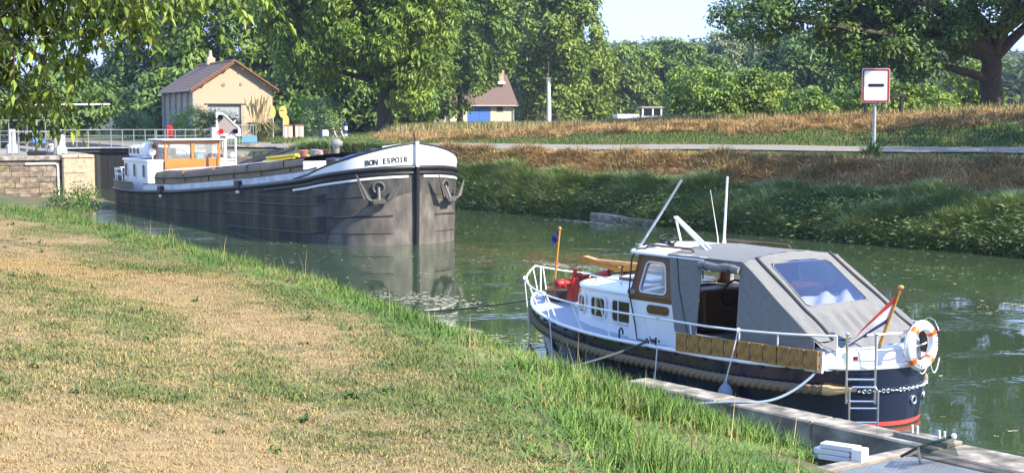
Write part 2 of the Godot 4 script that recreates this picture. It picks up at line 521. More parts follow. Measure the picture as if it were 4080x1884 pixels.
# ---------------------------------------------------------------- the lie of the land
# near bank: where the mown lawn ends, where the slope starts and where the water starts
const LAWN_END := [[4.0, 3.0], [7.0, 5.7], [9.0, 6.9], [13.0, 8.9], [19.0, 9.9], [25.0, 10.6], [32.0, 11.3], [41.0, 12.1], [47.0, 12.6], [56.0, 14.5], [70.0, 20.0]]
const EDGE := [[4.0, 5.6], [7.0, 7.0], [9.0, 8.2], [12.0, 9.8], [16.5, 10.7], [20.0, 11.45], [25.0, 12.15], [32.0, 12.9], [41.0, 13.5], [47.0, 14.2], [56.0, 17.0], [66.0, 22.0]]
const WATER_NEAR := [[2.0, 13.0], [14.0, 13.1], [20.0, 13.4], [28.0, 14.3], [40.0, 15.6], [47.0, 16.8], [52.0, 18.6], [56.5, 21.0], [62.0, 24.0], [66.0, 26.5]]
const PATH_Z := [[-30.0, 104.0], [-20.0, 92.0], [-14.0, 84.0], [-10.0, 79.0], [-5.0, 75.0], [0.0, 72.6], [8.0, 71.0], [17.0, 67.8], [22.0, 64.5], [40.0, 53.0], [60.0, 40.0]]
const RIDGE_H := [[-14.0, 2.35], [-9.0, 2.7], [-3.0, 2.95], [3.0, 3.15], [8.0, 3.3], [14.0, 3.55], [20.0, 3.85], [25.0, 4.1], [34.0, 4.2]]
const LOCK_O := Vector2(-19.53, 68.65)      # corner of the near pier: x, distance
const LOCK_A := Vector2(-0.45, 0.893)       # along the lock, away
const LOCK_B := Vector2(0.893, 0.45)        # across the lock, to the far side
const LOCK_H := 2.07

func lock_ab(x: float, fwd: float) -> Vector2:
	var d := Vector2(x, fwd) - LOCK_O
	return Vector2(d.dot(LOCK_A), d.dot(LOCK_B))

func LK(a: float, b: float, y := 0.0) -> Vector3:
	var p := LOCK_O + LOCK_A * a + LOCK_B * b
	return W(p.x, p.y, y)

func ground_h(x: float, fwd: float) -> float:
	var p := to_un(x, -fwd)
	var u := p.x
	var n := p.y
	var bump := noise_b.get_noise_2d(x * 3.0, fwd * 3.0) * 0.06
	# lock platform and its pit
	var ab := lock_ab(x, fwd)
	if ab.x > 0.6 and ab.y > -0.7 and ab.y < 5.9:
		return -2.5
	var wn := lerp_table(WATER_NEAR, u)
	var mid := 26.0
	if n < mid and ab.x < 0.85:
		var en := lerp_table(EDGE, u)
		var eh := lerpf(1.25, 1.15, clampf((16.0 - u) / 6.0, 0, 1))
		var low := smoothstep(48.0, 58.0, u)
		eh = lerpf(eh, 0.3, low)
		var h: float
		if n < en:
			h = lerpf(eh, lerpf(2.42, 0.9, low), clampf((en - n) / 9.0, 0.0, 1.0)) + 0.12 * sin(clampf((en - n) / 3.0, 0, 1) * PI)
		else:
			var t := (n - en) / maxf(wn - en, 0.3)
			h = lerpf(eh, 0.05, pow(clampf(t, 0, 1), 0.85)) - maxf(0.0, t - 1.0) * 1.6
			if u < 14.6:
				h -= 0.25 * smoothstep(0.55, 1.0, t)
		return maxf(h + bump * clampf((wn - n) * 2.0, 0, 1), -1.6)
	if n < mid and ab.x >= 0.85:
		return LOCK_H - 0.05 + bump * 0.5
	# far side
	var fw := 36.55 + noise_b.get_noise_1d(u * 4.0) * 0.35
	var top := 36.5 + 2.2 + clampf((57.0 - u) * 0.2, 0.0, 6.5)
	var flat_h := 2.28
	if u > 58.0:
		fw = lerpf(36.55, 31.0, smoothstep(58.0, 64.0, u))
		top = fw + 1.5
	if ab.x > -0.5 and ab.y > 5.2:
		return lerpf(LOCK_H, far_top(x, fwd), smoothstep(0.0, 14.0, ab.y - 5.2)) + bump * 0.4
	if n < top:
		return maxf(lerpf(0.0, flat_h, pow(clampf((n - fw) / (top - fw), 0, 1), 0.8)) - maxf(0.0, (fw - n)) * 1.4 + bump * 1.5 * clampf((n - fw), 0, 1), -1.6)
	return far_top(x, fwd) + bump * smoothstep(0.0, 3.0, n - top)

func far_top(x: float, fwd: float) -> float:
	var pz := lerp_table(PATH_Z, x)
	var d := (fwd - pz)
	var r := lerp_table(RIDGE_H, x)
	var h := 2.28 + 0.20 * smoothstep(-2.2, 2.2, d)
	if d > 1.8:
		h = lerpf(2.28 + 0.20 * smoothstep(-2.2, 2.2, d), maxf(r, 2.5), smoothstep(1.8, 12.0, d))
	if d > 14.0:
		h = lerpf(r, minf(r, 2.72), smoothstep(14.0, 30.0, d))
	if fwd > 260.0:
		# the wooded rise closing the view
		var t := smoothstep(330.0, 760.0, fwd)
		h += t * (19.0 + 3.0 * sin(x * 0.006 + 1.0) + 2.0 * sin(x * 0.021))
	return h

func lawn_green(u: float, n: float) -> float:
	# how green the lawn is here: dry straw patches against green ones
	var g := 0.455 + 0.62 * noise_a.get_noise_2d(u * 6.0, n * 10.0) + 0.34 * noise_b.get_noise_2d(u * 22.0, n * 30.0) + 0.18 * noise_c.get_noise_2d(u * 60.0, n * 60.0)
	var d := lerp_table(LAWN_END, u) - n
	g += 0.25 * clampf(1.0 - d / 1.0, 0, 1)
	# the long scorched strip that runs beside the tall grass
	var strip := absf((n - 3.2) - (u - 5.0) * 0.32)
	if u > 5.0 and u < 14.0:
		g -= 0.3 * clampf(1.0 - strip / 0.5, 0, 1)
	# the worn track further up the bank
	if u > 17.0:
		g -= 0.30 * clampf(1.0 - absf(d - 2.6) / 2.2, 0, 1)
	return clampf((g - 0.44) * 1.55 + 0.5, 0, 1)

func straw() -> Color:
	return Color(0.46, 0.325, 0.145)

func turf() -> Color:
	return Color(0.175, 0.205, 0.058)

func spaced(a: float, b: float, step: float) -> Array:
	var r := []
	var x := a
	while x < b - step * 0.5:
		r.append(x)
		x += step
	return r

func build_ground() -> void:
	var us := spaced(-400, -60, 50) + spaced(-60, 0, 5) + spaced(0, 26, 0.3) + spaced(26, 60, 0.55) + spaced(60, 72, 0.35) + spaced(72, 90, 0.9) + spaced(90, 160, 3.0) + spaced(160, 400, 12.0) + spaced(400, 1300, 45.0) + [1300.0]
	var ns := spaced(-400, -40, 40) + spaced(-40, -6, 3) + spaced(-6, 16, 0.3) + spaced(16, 29, 0.4) + spaced(29, 35, 0.9) + spaced(35, 48, 0.35) + spaced(48, 80, 0.8) + spaced(80, 160, 3.0) + spaced(160, 400, 12.0) + spaced(400, 1300, 45.0) + [1300.0]
	var b := MB.new()
	var nu := us.size()
	var nk := ns.size()
	for i in nu:
		for j in nk:
			var p := UN(us[i], ns[j])
			p.y = ground_h(p.x, -p.z)
			b.col = ground_colour(us[i], ns[j], p)
			b.vert(p, Vector3.UP)
	for i in nu:
		for j in nk:
			var a := b.v[mini(i + 1, nu - 1) * nk + j] - b.v[maxi(i - 1, 0) * nk + j]
			var c := b.v[i * nk + mini(j + 1, nk - 1)] - b.v[i * nk + maxi(j - 1, 0)]
			var n := a.cross(c).normalized()
			b.nn[i * nk + j] = n if n.y > 0 else -n
	for i in nu - 1:
		for j in nk - 1:
			var a := i * nk + j
			b.face(a, a + 1, a + nk + 1); b.face(a, a + nk + 1, a + nk)
	var m := tri_mat(tex_noise(101, 0.03, 6, [[0.0, Color(0.5, 0.5, 0.5)], [1.0, Color(1, 1, 1)]]), Vector3.ONE * 0.7, 1.0)
	m.vertex_color_use_as_albedo = true
	setting("ground", b, m)

func ground_colour(u: float, n: float, p: Vector3) -> Color:
	var k := noise_c.get_noise_2d(p.x * 20.0, p.z * 20.0)
	if n < 26.0:
		if n < lerp_table(LAWN_END, u):
			return Color(0.30, 0.21, 0.095).lerp(Color(0.13, 0.14, 0.042), clampf(lawn_green(u, n), 0, 1) * 0.9)
		return Color(0.07, 0.09, 0.025).lerp(Color(0.16, 0.11, 0.05), clampf(k + 0.3, 0, 1))
	var z := cover(p.x, -p.z)
	match z:
		"hay": return Color(0.38, 0.24, 0.10).lerp(Color(0.22, 0.15, 0.06), clampf(k + 0.4, 0, 1))
		"verge": return Color(0.10, 0.15, 0.04)
		"field": return Color(0.26, 0.22, 0.09)
		"lawn": return Color(0.11, 0.17, 0.04)
		"wood": return Color(0.05, 0.07, 0.025)
		"yard": return Color(0.24, 0.19, 0.13)
	return Color(0.06, 0.08, 0.025)

# what grows on the far side
func cover(x: float, fwd: float) -> String:
	var p := to_un(x, -fwd)
	var ab := lock_ab(x, fwd)
	var wob := noise_a.get_noise_2d(x * 8.0, fwd * 8.0)
	if ab.x > -0.5 and ab.y < 9.0: return "yard"
	var d := fwd - lerp_table(PATH_Z, x)
	var top := 36.5 + 2.2 + clampf((57.0 - p.x) * 0.2, 0.0, 6.5)
	if absf(d) < 1.75: return "yard"
	if p.y < 38.0 + clampf((57.0 - p.x) * 0.07, 0, 2.2) + wob * 0.5: return "reeds"
	if p.y < top + 0.5 + wob * 0.8: return "hay"
	if d < 0.0: return "verge"
	if x < -8.0: return "lawn" if fwd < 118.0 else "wood"
	if d < 7.5 + wob * 2.0 - clampf((4.0 - x) * 0.35, 0.0, 3.5): return "verge"
	if d < 15.5 + wob * 2.0: return "hay"
	if fwd < 190.0: return "field"
	return "wood"

func build_water() -> void:
	var b := MB.new()
	var us := spaced(-60, 82, 6.0) + [82.0]
	var rows := []
	for u in us:
		var r := PackedVector3Array()
		for n in [-2.0, 8.0, 16.0, 24.0, 32.0, 40.0, 46.0]:
			var p := UN(u, n)
			r.append(p)
		rows.append(r)
	b.grid(rows, true)
	var m := mat(lin(0.038, 0.058, 0.028), 0.02)
	m.metallic_specular = 0.5
	# ripples: fine waves in drifting patches over a long slow swell
	var size := 1024
	var f1 := FastNoiseLite.new(); f1.seed = 7; f1.frequency = 0.05; f1.fractal_octaves = 3
	var f2 := FastNoiseLite.new(); f2.seed = 8; f2.frequency = 0.0085; f2.fractal_octaves = 3
	var f3 := FastNoiseLite.new(); f3.seed = 9; f3.frequency = 0.012; f3.fractal_octaves = 2
	var a := f1.get_seamless_image(size, size, false, false, 0.1, false).get_data()
	var k2 := f2.get_seamless_image(size, size, false, false, 0.1, true).get_data()
	var k3 := f3.get_seamless_image(size, size, false, false, 0.1, true).get_data()
	var h := PackedByteArray()
	h.resize(size * size)
	for i in size * size:
		var mask := clampf((k2[i] / 255.0 - 0.52) * 3.6, 0.03, 1.0)
		h[i] = int(clampf(128.0 + (a[i] - 128.0) * mask * 0.8 + (k3[i] - 128.0) * 0.09, 0, 255))
	var im := Image.create_from_data(size, size, false, Image.FORMAT_L8, h)
	im.convert(Image.FORMAT_RGBA8)
	im.bump_map_to_normal_map(6.0)
	m.normal_enabled = true
	m.normal_texture = ImageTexture.create_from_image(im)
	m.normal_scale = 0.14
	m.uv1_triplanar = true
	m.uv1_world_triplanar = true
	m.uv1_scale = Vector3(0.028, 0.028, 0.06)
	setting("canal_water", b, m)
	# churned water that the barge leaves behind, between it and the bank
	var wk := MB.new()
	var wr := []
	for i in 25:
		var t := i / 24.0
		var row := PackedVector3Array()
		for j in 7:
			var s := lerpf(-1.0, 1.0, j / 6.0)
			var half := 1.9 * sin(PI * clampf(t * 0.94 + 0.05, 0, 1)) * (1.0 + 0.3 * noise_b.get_noise_2d(t * 220.0, signf(s) * 40.0))
			row.append(UN(lerpf(41.0, 60.5, t), lerpf(20.6, 23.6, t * t) + s * half, 0.006))
		wr.append(row)
	wk.grid(wr, true)
	var wm: StandardMaterial3D = m.duplicate()
	wm.normal_scale = 0.5
	wm.roughness = 0.12
	wm.uv1_scale = Vector3(0.05, 0.05, 0.09)
	setting("wake_water", wk, wm)

func build_path() -> void:
	var b := MB.new()
	var l := PackedVector3Array()
	var r := PackedVector3Array()
	var x := -16.0
	while x < 60.0:
		var z := lerp_table(PATH_Z, x)
		var z2 := lerp_table(PATH_Z, x + 0.5)
		var nrm := Vector2(-(z2 - z), 0.5).normalized()
		var wob := noise_c.get_noise_1d(x * 30.0) * 0.12
		for s in [-1, 1]:
			var q: Vector2 = Vector2(x, z) + nrm * s * (1.5 + wob)
			(l if s < 0 else r).append(W(q.x, q.y, ground_h(q.x, q.y) + 0.09))
		x += 1.0
	b.grid([l, r])
	setting("towpath", b, M.path)

# ---------------------------------------------------------------- grass
func blade_tuft(count: int, spread: float, length: float, width: float, lean: float, seed_: int) -> ArrayMesh:
	var r := RandomNumberGenerator.new()
	r.seed = seed_
	var b := MB.new()
	for k in count:
		var a := r.randf() * TAU
		var root := Vector3(cos(a), 0, sin(a)) * spread * sqrt(r.randf())
		var dir := r.randf() * TAU
		var l := length * r.randf_range(0.55, 1.1)
		var ln := lean * r.randf_range(0.3, 1.3)
		var out := Vector3(cos(dir), 0, sin(dir))
		var side := Vector3(-out.z, 0, out.x) * width * 0.5 * r.randf_range(0.7, 1.2)
		var p1 := root + Vector3.UP * l * 0.55 * (1.0 - 0.3 * ln) + out * l * 0.22 * ln
		var p2 := root + Vector3.UP * l * (1.0 - 0.45 * ln) + out * l * 0.75 * ln
		b.col = Color.WHITE * r.randf_range(0.75, 1.15)
		b.col.a = 1.0
		var n := (Vector3.UP * 0.6 - out * 0.2 + side.normalized() * r.randf_range(-0.5, 0.5)).normalized()
		var i := b.vert(root - side, n); b.vert(root + side, n); b.vert(p1 + side * 0.8, n); b.vert(p1 - side * 0.8, n); b.vert(p2, n)
		b.face(i, i + 1, i + 2); b.face(i, i + 2, i + 3); b.face(i + 3, i + 2, i + 4)
	return b.mesh()

func scatter(called: String, label: String, category: String, mesh: ArrayMesh, m: Material, xf: Array, cols: Array) -> void:
	if xf.is_empty(): return
	var mm := MultiMesh.new()
	mm.transform_format = MultiMesh.TRANSFORM_3D
	mm.use_colors = true
	mm.mesh = mesh
	mm.instance_count = xf.size()
	for k in xf.size():
		mm.set_instance_transform(k, xf[k])
		mm.set_instance_color(k, cols[k])
	var o := MultiMeshInstance3D.new()
	o.name = uname(self, called)
	o.multimesh = mm
	o.material_override = m
	add_child(o)
	tag(o, label, category, "", "stuff")

func spin(s: float, sy := -1.0, tilt := 0.0) -> Basis:
	var b := Basis(Vector3.UP, rng.randf() * TAU)
	if tilt > 0.0:
		b = Basis(Vector3(rng.randf_range(-1, 1), 0, rng.randf_range(-1, 1)).normalized(), rng.randf() * tilt) * b
	return b.scaled(Vector3(s, s if sy < 0 else sy, s))

func in_view(p: Vector3, margin := 2.5) -> bool:
	return -p.z > 4.5 and absf(p.x) < 0.37 * -p.z + margin

func build_grass() -> void:
	var lawn_x := []; var lawn_c := []
	var tall_x := []; var tall_c := []
	var weed_x := []; var weed_c := []
	var seed_x := []; var seed_c := []
	# mown lawn, thick underfoot and thinner further up the bank
	for cell in [[4.0, 13.0, 330.0], [13.0, 22.0, 240.0], [22.0, 34.0, 130.0], [34.0, 52.0, 70.0]]:
		var n_lo := -8.0
		var count := int((cell[1] - cell[0]) * 24.0 * cell[2])
		for k in count:
			var u := rng.randf_range(cell[0], cell[1])
			var n := rng.randf_range(n_lo, 16.0)
			var ne := lerp_table(LAWN_END, u)
			if n > ne + 0.2: continue
			var p := UN(u, n)
			if not in_view(p, 1.2): continue
			p.y = ground_h(p.x, -p.z) - 0.004
			var g := lawn_green(u, n)
			var pick := 1.0 if rng.randf() < g * 1.05 - 0.02 else 0.0
			var c := straw().lerp(turf(), clampf(pick * 0.72 + g * 0.28 + rng.randf_range(-0.12, 0.12), 0, 1)) * rng.randf_range(0.75, 1.2)
			if pick > 0.5 and rng.randf() < 0.15: c = Color(0.085, 0.14, 0.03)
			c.a = 1.0
			var s := rng.randf_range(0.7, 1.15) * (0.75 + 0.4 * g)
			lawn_x.append(Transform3D(spin(s * 1.25, s * rng.randf_range(0.55, 1.0), 0.5), p)); lawn_c.append(c)
	# uncut grass down the slope to the water
	for k in 110000:
		var u := rng.randf_range(5.0, 60.0)
		if rng.randf() > 1.25 - u / 55.0: continue
		var n := rng.randf_range(3.0, 24.0)
		var ne := lerp_table(LAWN_END, u)
		var wn := lerp_table(WATER_NEAR, u)
		if n < ne - 0.1 or n > wn + 0.1: continue
		if u < 14.6 and n > 12.75: continue
		if u < 10.15 and n > 10.6: continue
		var p := UN(u, n)
		if not in_view(p, 1.5): continue
		p.y = ground_h(p.x, -p.z) - 0.01
		var k1 := noise_a.get_noise_2d(u * 16.0, n * 16.0) + 0.5 * noise_b.get_noise_2d(u * 50.0, n * 50.0)
		var c := Color(0.18, 0.275, 0.055).lerp(Color(0.115, 0.20, 0.04), clampf(k1 * 1.5 + 0.4, 0, 1))
		if rng.randf() < clampf(0.14 - k1 * 0.8, 0.05, 0.55) * lerp_table([[8.0, 0.4], [14.0, 0.7], [20.0, 1.0]], u): c = Color(0.36, 0.27, 0.12)
		c *= rng.randf_range(0.75, 1.25)
		c.a = 1.0
		var rise := clampf((n - ne) / 0.9, 0.3, 1.0) * (0.75 + 0.5 * k1) * lerp_table([[8.0, 1.5], [14.0, 1.05], [20.0, 1.05], [27.0, 1.3], [50.0, 1.5]], u)
		if u < 10.6 and n > 8.6: rise *= 0.4
		tall_x.append(Transform3D(spin(rng.randf_range(0.8, 1.2), rise * rng.randf_range(0.7, 1.25), 0.3), p)); tall_c.append(c)
		if rng.randf() < 0.005:
			var e := Color(0.42, 0.34, 0.17) * rng.randf_range(0.8, 1.1); e.a = 1.0
			seed_x.append(Transform3D(spin(1.0, rng.randf_range(0.7, 1.3), 0.2), p)); seed_c.append(e)
	# broad-leaved weeds in the lawn
	for k in 230:
		var u := rng.randf_range(5.0, 36.0)
		var n := rng.randf_range(-7.0, 15.0)
		if n > lerp_table(LAWN_END, u) + 1.5: continue
		var p := UN(u, n)
		if not in_view(p, 0.8): continue
		p.y = ground_h(p.x, -p.z)
		var c := Color(0.08, 0.14, 0.035) * rng.randf_range(0.8, 1.3); c.a = 1.0
		weed_x.append(Transform3D(spin(rng.randf_range(0.6, 1.5), rng.randf_range(0.5, 1.0)), p)); weed_c.append(c)
	scatter("lawn_grass", "short sunburnt lawn grass, straw coloured and green in patches", "grass", blade_tuft(17, 0.09, 0.055, 0.005, 1.05, 1), M.grass, lawn_x, lawn_c)
	scatter("bank_grass", "uncut bright green grass along the edge of the near bank", "grass", blade_tuft(11, 0.11, 0.30, 0.010, 0.75, 2), M.grass, tall_x, tall_c)
	scatter("lawn_weeds", "dark green broad leaved weeds scattered in the dry lawn", "weeds", blade_tuft(9, 0.05, 0.12, 0.026, 1.1, 3), M.grass, weed_x, weed_c)
	scatter("seed_heads", "thin dry grass stalks rising above the bank grass", "grass", blade_tuft(3, 0.05, 0.55, 0.006, 0.25, 4), M.grass, seed_x, seed_c)

	# the far side
	var reed_x := []; var reed_c := []
	var under_x := []; var under_c := []
	var hay_x := []; var hay_c := []
	var verge_x := []; var verge_c := []
	var field_x := []; var field_c := []
	for k in 200000:
		var u := rng.randf_range(22.0, 66.0)
		var n := rng.randf_range(35.6, 62.0) if rng.randf() < 0.55 else rng.randf_range(36.0, 42.5)
		var p := UN(u, n)
		if not in_view(p, 4.0) or -p.z > 104.0: continue
		p.y = ground_h(p.x, -p.z)
		if p.y < -0.35: continue
		var k1 := noise_a.get_noise_2d(p.x * 12.0, p.z * 12.0)
		place_far(p, k1, reed_x, reed_c, under_x, under_c, hay_x, hay_c, verge_x, verge_c, field_x, field_c, 0.5)
	for k in 90000:
		var x := rng.randf_range(-16.0, 36.0)
		var z := rng.randf_range(64.0, 150.0)
		var p := W(x, z)
		if not in_view(p, 4.0): continue
		var c := cover(x, z)
		if c == "reeds" or (c == "field" and rng.randf() > 0.5): continue
		p.y = ground_h(x, z)
		var k1 := noise_a.get_noise_2d(p.x * 12.0, p.z * 12.0)
		place_far(p, k1, reed_x, reed_c, under_x, under_c, hay_x, hay_c, verge_x, verge_c, field_x, field_c, 0.8)
	scatter("far_reeds", "long green grass and reeds hanging over the far water edge", "reeds", blade_tuft(12, 0.22, 0.85, 0.024, 0.85, 5), M.grass, reed_x, reed_c)
	scatter("waterside_weeds", "dark leafy weeds at the foot of the far bank", "weeds", leaf_clump(14, 0.5, 0.20, 0.4, 6), M.leaf, under_x, under_c)
	scatter("mown_hay", "cut hay lying in brown swathes on the far bank", "hay", blade_tuft(14, 0.22, 0.34, 0.022, 1.5, 7), M.hay, hay_x, hay_c)
	scatter("verge_grass", "short green grass beside the far towpath", "grass", blade_tuft(12, 0.2, 0.17, 0.022, 0.8, 8), M.grass, verge_x, verge_c)
	scatter("field_grass", "tall pale meadow grass in the field behind the ridge", "grass", blade_tuft(10, 0.35, 0.85, 0.03, 0.5, 9), M.grass, field_x, field_c)

func place_far(p: Vector3, k1: float, rx: Array, rc: Array, ux: Array, uc: Array, hx: Array, hc: Array, vx: Array, vc: Array, fx: Array, fc: Array, keep: float) -> void:
	var v := rng.randf_range(0.75, 1.25)
	match cover(p.x, -p.z):
		"reeds":
			if rng.randf() < 0.25 and p.y < 0.9:
				var c := Color(0.09, 0.15, 0.048).lerp(Color(0.155, 0.19, 0.06), rng.randf()) * v; c.a = 1
				ux.append(Transform3D(spin(rng.randf_range(0.5, 0.95), -1.0, 0.8), p + Vector3.UP * 0.15)); uc.append(c)
			else:
				var c := Color(0.135, 0.215, 0.062).lerp(Color(0.25, 0.315, 0.115), clampf(0.5 + k1 + rng.randf_range(-0.3, 0.3), 0, 1)) * v; c.a = 1
				if rng.randf() < 0.07: c = Color(0.36, 0.29, 0.13)
				rx.append(Transform3D(spin(rng.randf_range(0.8, 1.3), rng.randf_range(0.7, 1.15) * (0.9 + 0.5 * k1), 0.35), p)); rc.append(c)
		"hay":
			var c := Color(0.52, 0.34, 0.15).lerp(Color(0.30, 0.205, 0.085), clampf(0.4 + k1 * 1.6 + rng.randf_range(-0.3, 0.3), 0, 1)) * v; c.a = 1
			if rng.randf() < 0.10: c = Color(0.13, 0.16, 0.05)
			hx.append(Transform3D(spin(rng.randf_range(0.8, 1.4), rng.randf_range(0.5, 1.3) * (1.0 + k1), 0.8), p)); hc.append(c)
		"verge", "lawn":
			var c := Color(0.11, 0.18, 0.04).lerp(Color(0.17, 0.20, 0.06), clampf(0.4 + k1 + rng.randf_range(-0.3, 0.3), 0, 1)) * v; c.a = 1
			if rng.randf() < 0.08: c = Color(0.34, 0.26, 0.12)
			var d := -p.z - lerp_table(PATH_Z, p.x)
			var low := 0.3 if d < 0.0 and d > -9.0 else 1.0
			vx.append(Transform3D(spin(rng.randf_range(0.9, 1.4), rng.randf_range(0.5, 1.4) * low, 0.3), p)); vc.append(c)
		"field":
			var c := Color(0.42, 0.34, 0.16).lerp(Color(0.22, 0.24, 0.08), clampf(0.4 + k1 + rng.randf_range(-0.4, 0.4), 0, 1)) * v; c.a = 1
			fx.append(Transform3D(spin(rng.randf_range(0.9, 1.5), rng.randf_range(0.6, 1.15), 0.2), p)); fc.append(c)

# ---------------------------------------------------------------- leaves and trees
# a tuft of leaf-shaped faces inside a sphere of radius spread: four corners to a leaf
func leaf_builder(count: int, spread: float, length: float, width: float, seed_: int, droop := 0.35) -> MB:
	var r := RandomNumberGenerator.new()
	r.seed = seed_
	var b := MB.new()
	for k in count:
		var d := Vector3(r.randf_range(-1, 1), r.randf_range(-0.8, 1), r.randf_range(-1, 1))
		if d.length() > 1.0: d = d.normalized()
		var root := d * spread
		var ax := (Vector3(r.randf_range(-1, 1), r.randf_range(-0.5, 0.6), r.randf_range(-1, 1)) + d * 0.6 - Vector3.UP * droop).normalized()
		var side := ax.cross(Vector3(r.randf_range(-0.4, 0.4), 1, r.randf_range(-0.4, 0.4))).normalized()
		var up := side.cross(ax).normalized()
		var l := length * r.randf_range(0.7, 1.25)
		var w := l * width * r.randf_range(0.8, 1.2)
		b.col = Color.WHITE * r.randf_range(0.72, 1.2); b.col.a = 1.0
		var i := b.vert(root, up)
		b.vert(root + ax * l * 0.45 + side * w * 0.5 - up * w * 0.12, (up + side * 0.35).normalized())
		b.vert(root + ax * l - up * l * 0.18, up)
		b.vert(root + ax * l * 0.45 - side * w * 0.5 - up * w * 0.12, (up - side * 0.35).normalized())
		b.face(i, i + 1, i + 2); b.face(i, i + 2, i + 3)
	return b

func leaf_clump(count: int, spread: float, length: float, width: float, seed_: int, droop := 0.35) -> ArrayMesh:
	return leaf_builder(count, spread, length, width, seed_, droop).mesh()

# many placed copies of a small shape joined into one mesh
func joined(src: MB, xf: Array, cols: Array) -> MB:
	var b := MB.new()
	var m := src.v.size()
	var t := src.ix.size()
	var total := m * xf.size()
	b.v.resize(total); b.nn.resize(total); b.cc.resize(total); b.uv.resize(total)
	b.ix.resize(t * xf.size())
	var at := 0
	var it := 0
	for k in xf.size():
		var x: Transform3D = xf[k]
		var nb := x.basis.orthonormalized()
		var c: Color = cols[k]
		for j in m:
			b.v[at + j] = x * src.v[j]
			b.nn[at + j] = nb * src.nn[j]
			b.cc[at + j] = src.cc[j] * c
		for j in t:
			b.ix[it + j] = src.ix[j] + at
		at += m
		it += t
	leaf_tris += b.ix.size() / 3
	return b

var leaf_tris := 0

# crown: ellipsoids [centre, radii]; sub-lobes cover their shells and leaf clumps cover the lobes
func crown_points(crowns: Array, lobe: float, per_m2: float, seed_: int, hollow := 0.55) -> Array:
	var r := RandomNumberGenerator.new()
	r.seed = seed_
	var lobes := []
	for c in crowns:
		var ra: Vector3 = c[1]
		var mean := (ra.x + ra.y + ra.z) / 3.0
		var cnt := int(clampf(2.6 * pow(mean / (lobe * 0.9), 2.0), 4.0, 150.0))
		for k in cnt:
			var y := 1.0 - 2.0 * (k + r.randf()) / cnt
			var a := k * 2.39996 + r.randf() * 0.9
			var q := sqrt(maxf(0.0, 1.0 - y * y))
			var d := Vector3(cos(a) * q, y, sin(a) * q)
			var f := r.randf_range(hollow, 0.95)
			lobes.append([(c[0] as Vector3) + Vector3(d.x * ra.x, d.y * ra.y, d.z * ra.z) * f, lobe * r.randf_range(0.6, 1.2), d])
	var pts := []
	for l in lobes:
		var cnt := int(per_m2 * 12.57 * l[1] * l[1] * 0.7)
		for k in cnt:
			var d := Vector3(r.randfn(), r.randfn() + 0.25, r.randfn()).normalized()
			d = (d + (l[2] as Vector3) * 0.55).normalized()
			var p: Vector3 = l[0] + d * l[1] * r.randf_range(0.6, 1.08) * Vector3(1, 0.8, 1)
			pts.append([p, d])
	return pts

func crown(parent: Node3D, crowns: Array, lobe: float, per_m2: float, clump: MB, size: float, tones: Array, seed_: int, hollow := 0.55) -> Array:
	var r := RandomNumberGenerator.new()
	r.seed = seed_ + 5
	var pts := crown_points(crowns, lobe, per_m2, seed_, hollow)
	var xf := []
	var cols := []
	var off := r.randf() * 1000.0
	for k in pts.size():
		var p: Vector3 = pts[k][0]
		var d: Vector3 = pts[k][1]
		var q := Quaternion(Vector3.UP, (Vector3.UP + d * 0.7).normalized()) * Quaternion(Vector3.UP, r.randf() * TAU)
		xf.append(Transform3D(Basis(q).scaled(Vector3.ONE * size * r.randf_range(0.7, 1.3)), p))
		var t := clampf(0.5 + 0.7 * noise_b.get_noise_3d(p.x * 9.0 + off, p.y * 9.0, p.z * 9.0) + r.randf_range(-0.35, 0.35), 0, 1)
		var c: Color = (tones[0] as Color).lerp(tones[1], t) * r.randf_range(1.1, 1.5)
		c.a = 1.0
		cols.append(c)
	part(parent, "crown", joined(clump, xf, cols), M.leaf)
	return pts

func limb(b: MB, a: Vector3, c: Vector3, r0: float, r1: float, bend: float, r: RandomNumberGenerator, sides := 7) -> void:
	var pts := []
	var rad := []
	var off := Vector3(r.randf_range(-1, 1), r.randf_range(-0.2, 0.8), r.randf_range(-1, 1)) * bend * a.distance_to(c)
	for k in 7:
		var t := k / 6.0
		pts.append(a.lerp(c, t) + off * 4.0 * t * (1.0 - t) * 0.5)
		rad.append(lerpf(r0, r1, pow(t, 0.8)))
	b.tube(pts, rad, sides)

